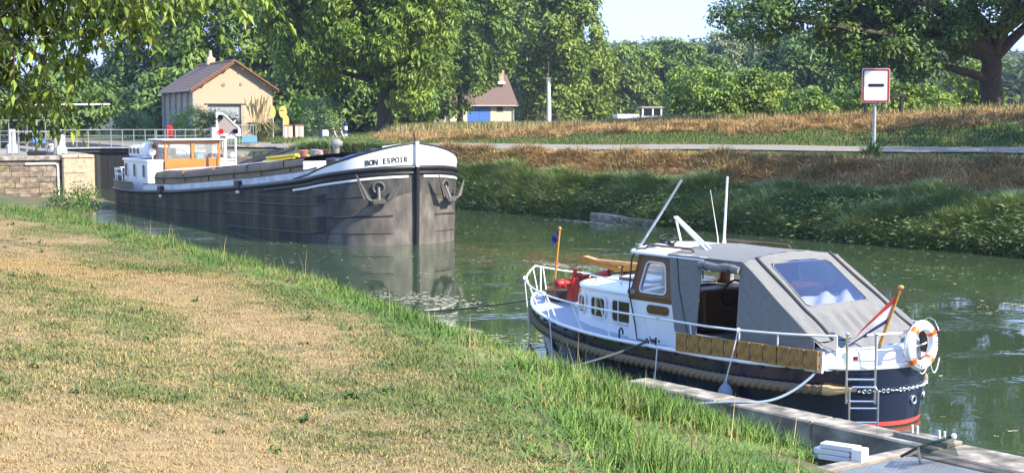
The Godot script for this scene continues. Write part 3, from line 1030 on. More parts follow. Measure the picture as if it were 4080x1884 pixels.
func tree(called: String, label: String, group: String, base: Vector3, crowns: Array, trunk_r: float, fork: float, opt := {}) -> Node3D:
	var seed_: int = opt.get("seed", 1)
	var r := RandomNumberGenerator.new()
	r.seed = seed_ * 77 + 3
	var o := thing(called, label, opt.get("category", "tree"), base, 0.0, group)
	var b := MB.new()
	var lean: Vector3 = opt.get("lean", Vector3.ZERO)
	var pts := []
	var rad := []
	for k in 8:
		var t := k / 7.0
		pts.append(Vector3(0, t * fork - 0.25, 0) + lean * t * t + Vector3(r.randf_range(-1, 1), 0, r.randf_range(-1, 1)) * trunk_r * 0.25 * t)
		rad.append(trunk_r * lerpf(1.0, 0.68, t) * (1.0 + 0.55 * pow(1.0 - t, 6.0)))
	b.tube(pts, rad, 12)
	var head: Vector3 = pts[7]
	for c in crowns:
		var n: int = opt.get("limbs", 4)
		for k in n:
			var ra: Vector3 = c[1]
			var a := TAU * (k + r.randf() * 0.7) / n
			var to: Vector3 = c[0] + Vector3(cos(a) * ra.x * 0.65, ra.y * r.randf_range(-0.35, 0.55), sin(a) * ra.z * 0.65)
			limb(b, head - Vector3.UP * r.randf_range(0.0, fork * 0.25), to, trunk_r * r.randf_range(0.32, 0.52), trunk_r * 0.07, 0.16, r)
	for e in opt.get("boughs", []):
		limb(b, e[0], e[1], e[2], e[3], 0.10, r, 9)
	part(o, "trunk", b, M.bark)
	crown(o, crowns, opt.get("lobe", 1.3), opt.get("per", 3.0), opt.get("clump", clump_mid), opt.get("size", 1.0), opt.get("tones", [Color(0.055, 0.11, 0.02), Color(0.13, 0.21, 0.04)]), seed_, opt.get("hollow", 0.55))
	return o

var clump_mid: MB
var clump_droop: MB
var clump_fine: MB
var clump_big: MB

func g(x: float, fwd: float, dy := 0.0) -> Vector3:
	return W(x, fwd, ground_h(x, fwd) + dy)

# where a column at this bearing (x over distance) stands at a distance
func build_trees() -> void:
	clump_mid = leaf_builder(12, 0.55, 0.42, 0.5, 11)
	clump_droop = leaf_builder(14, 0.55, 0.52, 0.36, 12, 0.9)
	clump_fine = leaf_builder(14, 0.5, 0.28, 0.5, 13)
	clump_big = leaf_builder(10, 0.75, 0.62, 0.62, 14)
	var bright := [Color(0.08, 0.13, 0.02), Color(0.185, 0.24, 0.045)]
	var mid := [Color(0.055, 0.10, 0.018), Color(0.13, 0.19, 0.035)]
	var deep := [Color(0.055, 0.10, 0.022), Color(0.12, 0.18, 0.04)]
	var lime := [Color(0.085, 0.14, 0.022), Color(0.185, 0.25, 0.048)]
	# walnut behind the path
	tree("walnut_tree", "big spreading walnut tree with drooping leaves between the two buildings", "", g(-8.8, 102.0), [
		[Vector3(-1.1, 9.8, 0), Vector3(6.1, 5.0, 5.0)], [Vector3(1.7, 5.9, 0.5), Vector3(2.2, 3.5, 2.6)], [Vector3(-5.1, 7.9, 0.3), Vector3(3.3, 3.0, 3.0)], [Vector3(0.2, 13.9, 0), Vector3(5.3, 3.6, 4.2)], [Vector3(-1.3, 6.6, 2.6), Vector3(4.2, 1.7, 1.6)], [Vector3(1.4, 3.6, 1.0), Vector3(1.5, 1.7, 1.5)], [Vector3(-4.6, 5.4, 1.8), Vector3(2.4, 1.4, 1.6)]],
		0.56, 4.6, {"seed": 3, "clump": clump_droop, "size": 0.66, "lobe": 1.3, "per": 5.4, "tones": [Color(0.07, 0.118, 0.018), Color(0.185, 0.25, 0.045)], "limbs": 4, "hollow": 0.62})
	# the wood behind the hut and the small house
	var row := [
		["forest_tree", "dark leafy tree rising straight behind the brick hut roof", -29.0, 146.0, 20.0, 6.0, mid, 21],
		["forest_tree", "tall tree behind the hut, next to the walnut crown", -20.0, 150.0, 23.0, 6.5, mid, 22],
		["forest_tree", "shadowed tree standing off the hut's shaded long side", -36.0, 150.0, 16.0, 5.0, deep, 23],
		["forest_tree", "dark tree behind the lock gate railings", -46.0, 152.0, 7.0, 4.6, deep, 24],
		["forest_tree", "low dark tree at the far end of the lock", -54.0, 150.0, 6.0, 4.6, deep, 25],
		["forest_tree", "tall tree seen above the middle of the walnut crown", -11.0, 152.0, 22.0, 6.5, mid, 26],
		["forest_tree", "tall tree standing behind the small white house", -3.0, 226.0, 30.0, 9.0, bright, 27],
		["forest_tree", "high tree rising over the small white house's chimney", 3.5, 218.0, 27.0, 8.0, bright, 28],
		["forest_tree", "tall airy tree with sky gaps behind the concrete pole", 5.4, 176.0, 19.0, 4.6, bright, 29],
		["forest_tree", "lower tree beside the concrete pole, at the field edge", 9.4, 186.0, 9.5, 4.2, bright, 30],
		["forest_tree", "broad tree filling the gap behind the walnut's drooping side", -6.0, 170.0, 21.0, 6.0, mid, 31],
		["forest_tree", "dark undergrowth tree between the hut and the walnut trunk", -17.0, 128.0, 7.5, 4.5, deep, 32],
		["hedge_tree", "dark hedge growth behind the walnut trunk", -11.5, 132.0, 5.0, 4.2, deep, 33],
		["hedge_tree", "dark hedge growth further behind the walnut, towards the small house", -11.6, 168.0, 5.0, 3.8, deep, 34],
		["hedge_tree", "low dark hedge beyond the lock gate railing", -39.5, 128.0, 4.2, 4.4, deep, 35],
		["hedge_tree", "low dark hedge beside the hut's shaded long wall", -32.5, 136.0, 4.6, 3.6, deep, 36],
		["hedge_tree", "low hedge far behind the lamp mast", -47.5, 128.0, 3.6, 4.6, mid, 37],
	]
	for t in row:
		var h: float = t[4]
		var w: float = t[5]
		tree(t[0], t[1], "trees of the wood", g(t[2], t[3]), [[Vector3(0, h * 0.50, 0), Vector3(w, h * 0.40, w)], [Vector3(w * 0.2, h * 0.80, 0.5), Vector3(w * 0.7, h * 0.24, w * 0.7)], [Vector3(-w * 0.35, h * 0.24, 1.5), Vector3(w * 0.65, h * 0.22, w * 0.6)]],
			0.32, h * 0.4, {"seed": t[7], "tones": t[6], "lobe": 1.5 if w < 7 else 1.9, "per": 1.9 if w < 7 else 1.5, "size": 1.15 if w < 7 else 1.45, "limbs": 3})
	# trees and scrub across the field
	var scrub := [
		["field_tree", "rounded tree in the middle distance beyond the meadow", 17.5, 232.0, 13.0, 7.0, bright, 41, 1.3],
		["field_tree", "second rounded tree beyond the meadow, nearer the bushes", 26.0, 236.0, 14.0, 7.5, mid, 42, 1.3],
		["field_tree", "grey green tree top showing above the bushes", 36.0, 246.0, 15.5, 7.5, [Color(0.10, 0.135, 0.06), Color(0.19, 0.22, 0.11)], 43, 1.4],
		["field_tree", "dark blue green tree behind the white signboard", 46.0, 190.0, 14.0, 8.0, [Color(0.05, 0.09, 0.035), Color(0.105, 0.155, 0.06)], 44, 1.3],
		["field_tree", "dark tree in the shade under the great tree's limb", 33.5, 170.0, 12.0, 7.0, [Color(0.05, 0.095, 0.025), Color(0.11, 0.165, 0.045)], 45, 1.2],
		["thicket_bush", "tall leafy thicket in full sun beside the parked vehicle", 13.5, 106.0, 5.4, 2.3, lime, 46, 0.62],
		["thicket_bush", "wide sunlit thicket left of the signboard", 17.6, 108.0, 5.2, 2.6, bright, 47, 0.62],
		["thicket_bush", "low rounded bush between the thicket and the signboard", 20.6, 103.0, 3.0, 1.9, lime, 48, 0.6],
		["thicket_bush", "bright bush behind the signboard and the sluice frame", 25.4, 104.0, 4.4, 2.6, lime, 49, 0.6],
		["thicket_bush", "lower bush growing against the sluice frame", 28.6, 103.0, 3.3, 2.1, lime, 50, 0.6],
		["thicket_bush", "yellow green bush glowing in the sun beside the great trunk", 33.4, 106.0, 5.8, 1.7, [Color(0.11, 0.165, 0.025), Color(0.21, 0.27, 0.05)], 51, 0.6],
	]
	for t in scrub:
		var h: float = t[4]
		var w: float = t[5]
		tree(t[0], t[1], "scrub and trees across the field", g(t[2], t[3]), [[Vector3(0, h * 0.48, 0), Vector3(w, h * 0.46, w)], [Vector3(w * 0.45, h * 0.30, 0.4), Vector3(w * 0.7, h * 0.30, w * 0.7)], [Vector3(-w * 0.5, h * 0.28, 0.6), Vector3(w * 0.6, h * 0.28, w * 0.6)]],
			0.08 + h * 0.012, h * 0.3, {"seed": t[7], "tones": t[6], "lobe": 0.5 + h * 0.075, "per": 2.4 if h > 9 else 5.0, "size": t[8], "limbs": 3, "category": "bush" if h < 7 else "tree"})
	# the great tree on the embankment
	tree("great_tree", "huge dark tree with a thick trunk and low limb on the embankment", "", g(28.6, 88.0, -0.1), [
		[Vector3(-1.5, 11.3, 0.5), Vector3(11.5, 4.6, 7.0)], [Vector3(-10.5, 8.2, 3.0), Vector3(5.2, 2.4, 4.0)], [Vector3(-14.6, 6.9, 4.0), Vector3(2.6, 1.2, 2.2)], [Vector3(6.5, 11.0, 0.0), Vector3(7.0, 4.0, 6.0)], [Vector3(-6.0, 5.6, 2.0), Vector3(4.6, 1.7, 3.0)]],
		0.78, 6.4, {"seed": 61, "tones": [Color(0.05, 0.095, 0.02), Color(0.115, 0.175, 0.04)], "lobe": 1.25, "per": 3.7, "size": 0.62, "clump": clump_mid, "limbs": 5, "hollow": 0.6,
		"boughs": [[Vector3(-0.1, 3.4, 0), Vector3(-4.2, 4.35, 1.2), 0.30, 0.17], [Vector3(0, 4.4, 0), Vector3(-1.6, 8.0, 1.0), 0.36, 0.2], [Vector3(0.1, 4.2, 0), Vector3(1.4, 8.0, -0.5), 0.34, 0.2]]})
	# more trees of the same bank, beside the view, whose shade lies on the slope
	for t in [[28.3, 44.5, 71], [36.0, 53.0, 72], [36.0, 41.0, 73], [42.0, 59.0, 74]]:
		tree("bank_tree", ["leafy tree on the far bank nearest the water", "leafy tree on the far bank beside the great tree", "outermost leafy tree on the far bank", "leafy tree at the back of the far bank row"][t[2] - 71], "trees along the far bank", g(t[0], t[1]), [[Vector3(0, 10.5, 0), Vector3(5.6, 5.2, 6.2)], [Vector3(0.5, 15.5, 0), Vector3(4.6, 3.4, 5.0)], [Vector3(0, 7.0, 0), Vector3(4.2, 2.2, 4.6)]], 0.45, 4.5, {"seed": t[2], "lobe": 1.7, "per": 0.4, "size": 1.3, "tones": mid})
	build_hill_wood()
	build_cherry()
	build_garden_plants()

func build_hill_wood() -> void:
	var xf := []; var cs := []
	for k in 9000:
		var z := rng.randf_range(300.0, 790.0)
		var x := z * rng.randf_range(-0.02, 0.36)
		var p := g(x, z)
		var s := rng.randf_range(4.0, 6.5)
		for q in 2:
			xf.append(Transform3D(spin(s, s * rng.randf_range(0.9, 1.5), 0.5), p + Vector3(rng.randf_range(-3, 3), rng.randf_range(3, 9), rng.randf_range(-3, 3))))
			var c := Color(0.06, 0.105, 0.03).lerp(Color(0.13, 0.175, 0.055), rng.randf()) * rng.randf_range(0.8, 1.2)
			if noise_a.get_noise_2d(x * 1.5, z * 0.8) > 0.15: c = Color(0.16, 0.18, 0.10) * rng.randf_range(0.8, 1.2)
			c.a = 1
			cs.append(c)
	scatter("hillside_wood", "hazy wood covering the hill on the skyline", "wood", leaf_clump(40, 0.8, 0.42, 0.6, 15), M.leaf, xf, cs)

# boughs of a cherry that reach into the view from the near bank
func build_cherry() -> void:
	var at := g(-11.6, 21.5)
	var o := thing("cherry_tree", "near cherry tree whose leafy drooping boughs fill the upper corner over the lock", "tree", at)
	var r := RandomNumberGenerator.new()
	r.seed = 404
	var b := MB.new()
	var top := Vector3(0.6, 3.4, 0)
	b.tube([Vector3(0, -0.3, 0), Vector3(0.05, 0.8, 0.05), Vector3(0.15, 1.9, 0), top], [0.30, 0.22, 0.2, 0.19], 12)
	var xf := []
	var cs := []
	var boughs := []
	# main boughs: end points, relative to the base
	var ends := []
	for k in 26:
		var t := k / 25.0
		ends.append(Vector3(lerpf(2.6, 7.4, fmod(k * 0.618, 1.0)), 0, r.randf_range(-2.2, 2.2)))
		var lim := lerp_table([[2.6, 1.7], [4.2, 1.75], [4.6, 2.5], [5.4, 2.7], [6.2, 3.2], [7.4, 3.7]], ends[-1].x)
		ends[-1].y = lerpf(lim, 5.2, r.randf() * r.randf())
	ends += [Vector3(4.25, 1.75, 0.3), Vector3(4.5, 2.0, -0.5), Vector3(-3.0, 4.5, 1.0), Vector3(-2.5, 5.0, -2.0), Vector3(0.5, 6.5, 2.5), Vector3(1.5, 6.5, -1.0)]
	for e in ends:
		var pts := []
		var rad := []
		var mid: Vector3 = top.lerp(e, 0.5) + Vector3(0, 0.7 + r.randf() * 0.5, 0)
		for k in 11:
			var t := k / 10.0
			var p := top.lerp(mid, t).lerp(mid.lerp(e, t), t)
			pts.append(p + Vector3(r.randf_range(-1, 1), r.randf_range(-1, 1), r.randf_range(-1, 1)) * 0.06)
			rad.append(lerpf(0.075, 0.008, pow(t, 0.7)))
		b.tube(pts, rad, 7)
		boughs.append(pts)
		for k in range(3, 11):
			for q in 5 if k > 4 else 2:
				var a: Vector3 = pts[k]
				var dir := Vector3(r.randf_range(-1, 1), r.randf_range(-0.75, 0.45), r.randf_range(-1, 1)).normalized()
				var l := r.randf_range(0.4, 1.15)
				var m1 := a + dir * l * 0.55 + Vector3.UP * 0.05
				var end := a + dir * l - Vector3.UP * l * r.randf_range(0.25, 0.6)
				b.tube([a, m1, end], [0.011, 0.007, 0.003], 4, false)
				var n := int(l * 11.0)
				for s in n:
					var t := (s + r.randf()) / n
					var p := a.lerp(m1, t).lerp(m1.lerp(end, t), t)
					var yaw := Basis(Vector3.UP, r.randf() * TAU)
					xf.append(Transform3D((yaw * Basis(Vector3.RIGHT, r.randf_range(-0.5, 0.5))).scaled(Vector3.ONE * r.randf_range(0.9, 1.5)), p))
					var c := Color(0.12, 0.185, 0.03).lerp(Color(0.25, 0.32, 0.065), r.randf()) * r.randf_range(0.8, 1.15)
					if r.randf() < 0.2: c = Color(0.06, 0.11, 0.02)
					c.a = 1.0
					cs.append(c)
	part(o, "trunk", b, M.bark)
	# one leaf cluster: three long drooping leaves, each folded along its rib
	var lb := MB.new()
	for k in 3:
		var yaw := Basis(Vector3.UP, TAU * k / 3.0 + 0.4)
		lb.col = Color.WHITE * [0.85, 1.0, 1.12][k]; lb.col.a = 1.0
		var i := lb.vert(yaw * Vector3(0.015, 0, 0), yaw * Vector3(0.3, 1, 0).normalized())
		lb.vert(yaw * Vector3(0.06, -0.03, 0.027), yaw * Vector3(0.4, 1, 0.35).normalized())
		lb.vert(yaw * Vector3(0.065, -0.04, 0), yaw * Vector3(0.5, 1, 0).normalized())
		lb.vert(yaw * Vector3(0.06, -0.03, -0.027), yaw * Vector3(0.4, 1, -0.35).normalized())
		lb.vert(yaw * Vector3(0.11, -0.12, 0), yaw * Vector3(0.8, 0.6, 0).normalized())
		lb.face(i, i + 1, i + 2); lb.face(i, i + 2, i + 3); lb.face(i + 1, i + 4, i + 2); lb.face(i + 2, i + 4, i + 3)
	part(o, "crown", joined(lb, xf, cs), M.leaf)

func build_garden_plants() -> void:
	tree("waterside_bush", "dark low bush at the water edge below the lock pier", "", g(-18.3, 61.0), [[Vector3(0, 0.45, 0), Vector3(1.0, 0.5, 0.8)]], 0.04, 0.3, {"seed": 88, "tones": [Color(0.04, 0.085, 0.02), Color(0.10, 0.17, 0.035)], "lobe": 0.35, "per": 9.0, "size": 0.4, "category": "bush", "clump": clump_fine})
	var lime := [Color(0.10, 0.17, 0.025), Color(0.19, 0.28, 0.05)]
	for t in [[-23.8, 110.0, 2.2, 1.6, "bright green garden bush at the brick hut's corner", lime, 81], [-21.2, 106.0, 1.9, 1.6, "darker garden bush in front of the hut's grey door", [Color(0.05, 0.10, 0.02), Color(0.12, 0.18, 0.04)], 82],
			[-28.5, 112.0, 2.0, 1.5, "dull green bush behind the lock railing", [Color(0.05, 0.09, 0.03), Color(0.10, 0.155, 0.05)], 83], [-12.9, 100.0, 2.5, 1.5, "feathery grey green bush behind the bicycle", [Color(0.08, 0.13, 0.05), Color(0.16, 0.22, 0.09)], 84],
			[-14.6, 108.0, 3.2, 1.9, "leafy bush at the edge of the garden, under the walnut", lime, 85], [-16.2, 104.0, 1.5, 1.0, "small dark conifer bush below the yellow boards", [Color(0.045, 0.085, 0.035), Color(0.09, 0.14, 0.06)], 86]]:
		tree("garden_bush", t[4], "garden bushes", g(t[0], t[1]), [[Vector3(0, t[2] * 0.5, 0), Vector3(t[3], t[2] * 0.5, t[3])]], 0.05, 0.5, {"seed": t[6], "tones": t[5], "lobe": 0.45, "per": 7.0, "size": 0.5, "category": "bush", "clump": clump_fine})
	var o := thing("pampas_clump", "pampas grass clump with tall straw plumes before the brick hut", "plant", g(-15.4, 90.0))
	var b := MB.new()
	var r := RandomNumberGenerator.new()
	r.seed = 9
	for k in 700:
		var a := r.randf() * TAU
		var l := r.randf_range(1.0, 1.8)
		var out := Vector3(cos(a), 0, sin(a))
		var sd := Vector3(-out.z, 0, out.x) * 0.028
		var p0 := out * 0.25 * r.randf()
		var p1 := p0 + Vector3.UP * l * 0.7 + out * l * 0.35
		var p2 := p0 + Vector3.UP * l * r.randf_range(0.35, 0.8) + out * l * 0.85
		b.col = Color(0.13, 0.17, 0.06).lerp(Color(0.34, 0.28, 0.13), r.randf()); b.col.a = 1.0
		b.quad(p0 - sd, p0 + sd, p1 + sd, p1 - sd); b.tri(p1 - sd, p1 + sd, p2)
	part(o, "leaf_tuft", b, M.grass)
	for k in 44:
		var a := r.randf() * TAU
		var d := Vector3(cos(a), 0, sin(a)) * r.randf_range(0.1, 0.9)
		var pb := MB.new()
		var h := r.randf_range(1.7, 2.6)
		pb.col = Color(0.50, 0.38, 0.20)
		pb.tube([d * 0.2, d * 0.6 + Vector3.UP * h * 0.7, d + Vector3.UP * h], [0.012, 0.012, 0.01], 4)
		pb.tube([d * 0.85 + Vector3.UP * h * 0.82, d + Vector3.UP * h, d * 1.1 + Vector3.UP * (h + 0.35)], [0.03, 0.085, 0.02], 5)
		part(o, "plume", pb, M.hay)

# ---------------------------------------------------------------- hull helpers
# half outline of a hull, bow first: [x, z] points; bow and stern are quadratic curves
func outline(stem: float, bow_c: Vector2, bow_e: Vector2, st_e: Vector2, st_c: Vector2, stern: float, nb := 16, nm := 10, ns := 12) -> PackedVector2Array:
	var p := PackedVector2Array()
	var s := Vector2(stem, 0)
	for k in nb:
		var t := float(k) / nb
		p.append(s.lerp(bow_c, t).lerp(bow_c.lerp(bow_e, t), t))
	for k in nm:
		p.append(bow_e.lerp(st_e, float(k) / nm))
	var e := Vector2(stern, 0)
	for k in ns + 1:
		var t := float(k) / ns
		p.append(st_e.lerp(st_c, t).lerp(st_c.lerp(e, t), t))
	return p

# a point of the hull's skin: k along the outline, y height
func skin(lo: PackedVector2Array, hi: PackedVector2Array, y_lo: float, y_hi: float, k: int, y: float, side: float, off := 0.0) -> Vector3:
	var t := (y - y_lo) / (y_hi - y_lo)
	var q := lo[k].lerp(hi[k], t)
	if off != 0.0:
		var a := lo[maxi(k - 1, 0)].lerp(hi[maxi(k - 1, 0)], t)
		var b := lo[mini(k + 1, lo.size() - 1)].lerp(hi[mini(k + 1, lo.size() - 1)], t)
		if k == 0: a = Vector2(b.x, -b.y)
		if k == lo.size() - 1: b = Vector2(a.x, -a.y)
		var d := (b - a).normalized()
		q += Vector2(-d.y, d.x) * off * (1.0 if Vector2(-d.y, d.x).dot(Vector2(q.x * 0.2, q.y + 0.001)) > 0 else -1.0)
	return Vector3(q.x, y, q.y * side)

# band of skin between two heights given as callables of k, over k0..k1 on both sides
func band(lo: PackedVector2Array, hi: PackedVector2Array, y_lo: float, y_hi: float, f0: Callable, f1: Callable, k0: int, k1: int, off := 0.0, rows_n := 1, sides := [-1.0, 1.0]) -> MB:
	var b := MB.new()
	for s in sides:
		var rows := []
		for r in rows_n + 1:
			var row := PackedVector3Array()
			for k in range(k0, k1 + 1):
				row.append(skin(lo, hi, y_lo, y_hi, k, lerpf(f0.call(k), f1.call(k), float(r) / rows_n), s, off))
			rows.append(row)
		b.grid(rows, s > 0)
	return b

# a tube that follows the skin
func rim(lo: PackedVector2Array, hi: PackedVector2Array, y_lo: float, y_hi: float, f: Callable, k0: int, k1: int, r: float, off := 0.0, sides := [-1.0, 1.0], sq := 8) -> MB:
	var b := MB.new()
	for s in sides:
		var pts := []
		for k in range(k0, k1 + 1):
			pts.append(skin(lo, hi, y_lo, y_hi, k, f.call(k), s, off))
		b.tube(pts, r, sq)
	return b

var b_lo: PackedVector2Array
var b_hi: PackedVector2Array

func b_arc(k: int) -> float:
	var s := 0.0
	for i in k: s += b_hi[i].distance_to(b_hi[i + 1])
	return s

func b_wale(k: int) -> float:
	return lerp_table([[-12.3, 0.86], [-7.0, 0.88], [-2.6, 1.06], [5.2, 1.58], [9.3, 1.93], [11.3, 2.22], [12.3, 2.40]], b_hi[k].x)

func b_cap(k: int) -> float:
	return b_wale(k) + lerp_table([[0.0, 0.74], [0.8, 0.64], [2.0, 0.44], [3.2, 0.26], [4.6, 0.07]], b_arc(k))

func build_barge() -> void:
	var f := Vector2(0.5471, -0.8371)
	var o := thing("barge", "long black canal barge with white bow, wooden wheelhouse and brown hatches", "barge", W(-9.705, 55.814), deg_to_rad(-56.83))
	b_hi = outline(12.3, Vector2(12.22, 2.52), Vector2(9.7, 2.4), Vector2(-8.6, 2.35), Vector2(-12.4, 2.5), -12.3, 18, 16, 14)
	b_lo = outline(12.26, Vector2(12.15, 2.42), Vector2(9.4, 2.36), Vector2(-8.2, 2.3), Vector2(-12.0, 2.3), -12.0, 18, 16, 14)
	var n := b_hi.size() - 1
	var lo := b_lo
	var hi := b_hi
	var kb := 0
	while b_hi[kb].x > 10.2: kb += 1
	var y0 := -0.7
	var y1 := 3.0
	var kp := kb - 3
	# skin: plated sides and the bow plates, their sunlit area painted paler
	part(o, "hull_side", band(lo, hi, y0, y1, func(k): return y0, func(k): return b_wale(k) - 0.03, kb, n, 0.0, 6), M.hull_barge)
	var bow := part(o, "bow_plating_lit", band(lo, hi, y0, y1, func(k): return y0, func(k): return lerpf(-0.25, 1.66, pow(clampf(1.0 - k / float(kp), 0, 1), 0.45)), 0, kp, 0.0, 5), M.hull_bow_lit)  # upper edge curves like the limit of the sunlight
	bow.set_meta("label", "lower bow plates with sunlight painted in as a paler tone")
	part(o, "bow_topside", band(lo, hi, y0, y1, func(k): return lerpf(-0.25, 1.66, pow(clampf(1.0 - k / float(kp), 0, 1), 0.45)), func(k): return b_wale(k) - 0.03, 0, kp, 0.0, 4), M.hull_bow_shade)
	part(o, "shoulder_plating", band(lo, hi, y0, y1, func(k): return y0, func(k): return b_wale(k) - 0.03, kp, kb, 0.0, 6), M.hull_shoulder_shade)
	# rubbing strakes, doubling plates
	part(o, "wale", rim(lo, hi, y0, y1, func(k): return b_wale(k), 0, n, 0.075, 0.02), M.black)
	part(o, "lower_strake", rim(lo, hi, y0, y1, func(k): return b_wale(k) - 0.17, 0, kb + 4, 0.045, 0.02), M.black)
	part(o, "white_stripe", band(lo, hi, y0, y1, func(k): return b_wale(k) - 0.31, func(k): return b_wale(k) - 0.24, 1, kb + 2, 0.03), M.white)
	for e in [[0.62, 0.05], [1.05, 0.03], [0.25, 0.025]]:
		part(o, "plate_seam", rim(lo, hi, y0, y1, func(k): return e[0] * b_wale(k) * 0.62, 3, n, e[1] * 0.6, 0.0), M.hull_barge)
	for e in [[1.18, 1.46], [0.30, 0.78]]:
		for s in [-1.0, 1.0]:
			var dp := part(o, "doubling_plate", band(lo, hi, y0, y1, func(k): return e[0] - 0.03 * (k - kb), func(k): return e[1] - 0.03 * (k - kb), kb - 3, kb + 7, 0.02, 1, [s]), M.hull_barge)
			part(dp, "plate_edge", rim(lo, hi, y0, y1, func(k): return e[1] - 0.03 * (k - kb), kb - 3, kb + 7, 0.018, 0.015, [s]), M.hull_dark)
			part(dp, "plate_edge", rim(lo, hi, y0, y1, func(k): return e[0] - 0.03 * (k - kb), kb - 3, kb + 7, 0.018, 0.015, [s]), M.hull_dark)
	part(o, "stem_post", one_tube([Vector3(12.32, -0.7, 0), Vector3(12.36, 1.2, 0), Vector3(12.4, 2.42, 0)], 0.075, 8), M.black)
	part(o, "stem_head", one_bar(Vector3(12.38, 2.42, 0), Vector3(12.36, 3.2, 0), 0.1, 0.1), M.white)
	# white bulwark round the bow with black cap
	var ke := kb
	while b_arc(ke) < 4.7: ke += 1
	part(o, "bow_bulwark", band(lo, hi, y0, y1, func(k): return b_wale(k) + 0.06, func(k): return b_cap(k), 0, ke, 0.0, 3), M.white)
	part(o, "bulwark_inside", band(lo, hi, y0, y1, func(k): return b_wale(k) - 0.05, func(k): return b_cap(k) - 0.01, 0, ke, -0.05, 2), M.band_white)
	part(o, "bulwark_cap", rim(lo, hi, y0, y1, func(k): return b_cap(k) + 0.01, 0, ke, 0.04, -0.02), M.black)
	# white board along the side deck, then the brown stern bulwark
	var ks := ke
	while b_hi[ks].x > -5.6: ks += 1
	part(o, "side_board", band(lo, hi, y0, y1, func(k): return b_wale(k) + 0.06, func(k): return b_wale(k) + (0.30 if k > ke - 2 else 0.30), ke - 3, ks, -0.02, 2), M.band_white)
	part(o, "side_board_cap", rim(lo, hi, y0, y1, func(k): return b_wale(k) + 0.31, ke - 3, ks, 0.022, -0.02), M.black)
	part(o, "stern_bulwark", band(lo, hi, y0, y1, func(k): return b_wale(k) + 0.06, func(k): return b_wale(k) + 0.34, ks + 1, n, 0.0, 2), M.stern_brown)
	part(o, "stern_cap", rim(lo, hi, y0, y1, func(k): return b_wale(k) + 0.35, ks + 1, n, 0.035, 0.0), M.stern_brown)
	# deck
	var db := MB.new()
	var l := PackedVector3Array()
	var r := PackedVector3Array()
	for k in n + 1:
		l.append(skin(lo, hi, y0, y1, k, b_wale(k) - 0.02, -1.0, -0.03)); r.append(skin(lo, hi, y0, y1, k, b_wale(k) - 0.02, 1.0, -0.03))
	db.grid([l, r])
	part(o, "deck", db, M.hull_dark)
	# hold: coaming boards and hatch covers
	var x0 := -5.9
	var x1 := 8.2
	var cb := func(x: float) -> float: return lerp_table([[-12.3, 0.86], [-7.0, 0.88], [-2.6, 1.06], [5.2, 1.58], [9.3, 1.93]], x)
	var zc := 1.9
	for s in [-1.0, 1.0]:
		var m := MB.new()
		var a := PackedVector3Array(); var b2 := PackedVector3Array()
		for k in 15:
			var x := lerpf(x0, x1, k / 14.0)
			a.append(Vector3(x, cb.call(x), s * zc)); b2.append(Vector3(x, cb.call(x) + 0.52, s * zc))
		m.grid([a, b2])
		part(o, "coaming", m, M.den)
		var pts := []
		for p in b2: pts.append(p + Vector3(0, 0.02, s * 0.02))
		part(o, "coaming_rail", one_tube(pts, 0.035, 6), M.black)
		for k in 6:
			var x := lerpf(x0 + 1.0, x1 - 1.0, k / 5.0)
			part(o, "coaming_stay", one_bar(Vector3(x, cb.call(x) + 0.02, s * (zc + 0.03)), Vector3(x, cb.call(x) + 0.5, s * (zc + 0.03)), 0.05, 0.05), M.den)
	for e in [x0, x1]:
		part(o, "hold_end", one_box(Vector3(e, cb.call(e) + 0.3, 0), Vector3(0.06, 0.75, zc * 2.0)), M.den if e == x0 else M.white_old)
	var hn := 9
	for k in hn:
		var xa := lerpf(x0, x1, float(k) / hn) + 0.02
		var xb := lerpf(x0, x1, float(k + 1) / hn) - 0.02
		var m := MB.new()
		var rows := []
		for x in [xa, xb]:
			var base: float = cb.call(x) + 0.55
			var dz := 0.02 * (k % 2)
			var row := PackedVector3Array()
			for q in [[-1.0, 0.0], [-1.0, 0.2], [-0.93, 0.24], [-0.5, 0.32], [0.0, 0.36], [0.5, 0.32], [0.93, 0.24], [1.0, 0.2], [1.0, 0.0]]:
				row.append(Vector3(x, base + q[1] + dz, q[0] * (zc - 0.02 + dz)))
			rows.append(row)
		m.grid(rows)
		part(o, "hatch_cover", m, M.den)
		var tb := MB.new()
		var trows := []
		for x in [xa, xb]:
			var base: float = cb.call(x) + 0.56
			var row := PackedVector3Array()
			for q in [[-0.93, 0.245], [-0.5, 0.325], [0.0, 0.365], [0.5, 0.325], [0.93, 0.245]]:
				row.append(Vector3(x, base + q[1] + 0.02, q[0] * zc))
			trows.append(row)
		tb.grid(trows)
		part(o, "hatch_lid", tb, M.hatch_top if k > 0 else M.white)
	# stern cabin
	var cab := Vector3(-8.1, 0.9, 0)
	var plan := PackedVector2Array()
	for k in 13:
		var a := PI * 0.5 + PI * k / 12.0
		plan.append(Vector2(-9.6 + cos(a) * 1.75, sin(a) * 1.85))
	plan.append(Vector2(-6.75, -1.9)); plan.append(Vector2(-6.75, 1.9))
	var up := Transform3D(Basis(Vector3(1, 0, 0), Vector3(0, 0, 1), Vector3(0, 1, 0)), Vector3(0, 1.55, 0))
	var cm := MB.new()
	cm.prism(plan, 1.25, Transform3D(up.basis, Vector3(0, 1.48, 0)))
	var cabin := part(o, "stern_cabin", cm, M.white)
	var rm := MB.new()
	rm.prism(grow(plan, 0.08), 0.07, Transform3D(up.basis, Vector3(0, 2.13, 0)))
	part(cabin, "roof_edge", rm, M.white)
	for s in [-1.0, 1.0]:
		for x in [-9.5, -8.4, -7.2]:
			window_on(cabin, Vector3(x, 1.70, s * (1.872 + 0.013 * (x + 9.5))), Basis(Vector3.UP, 0 if s > 0 else PI), 0.30, 0.52, 0.08, M.white_old, M.dark_glass)
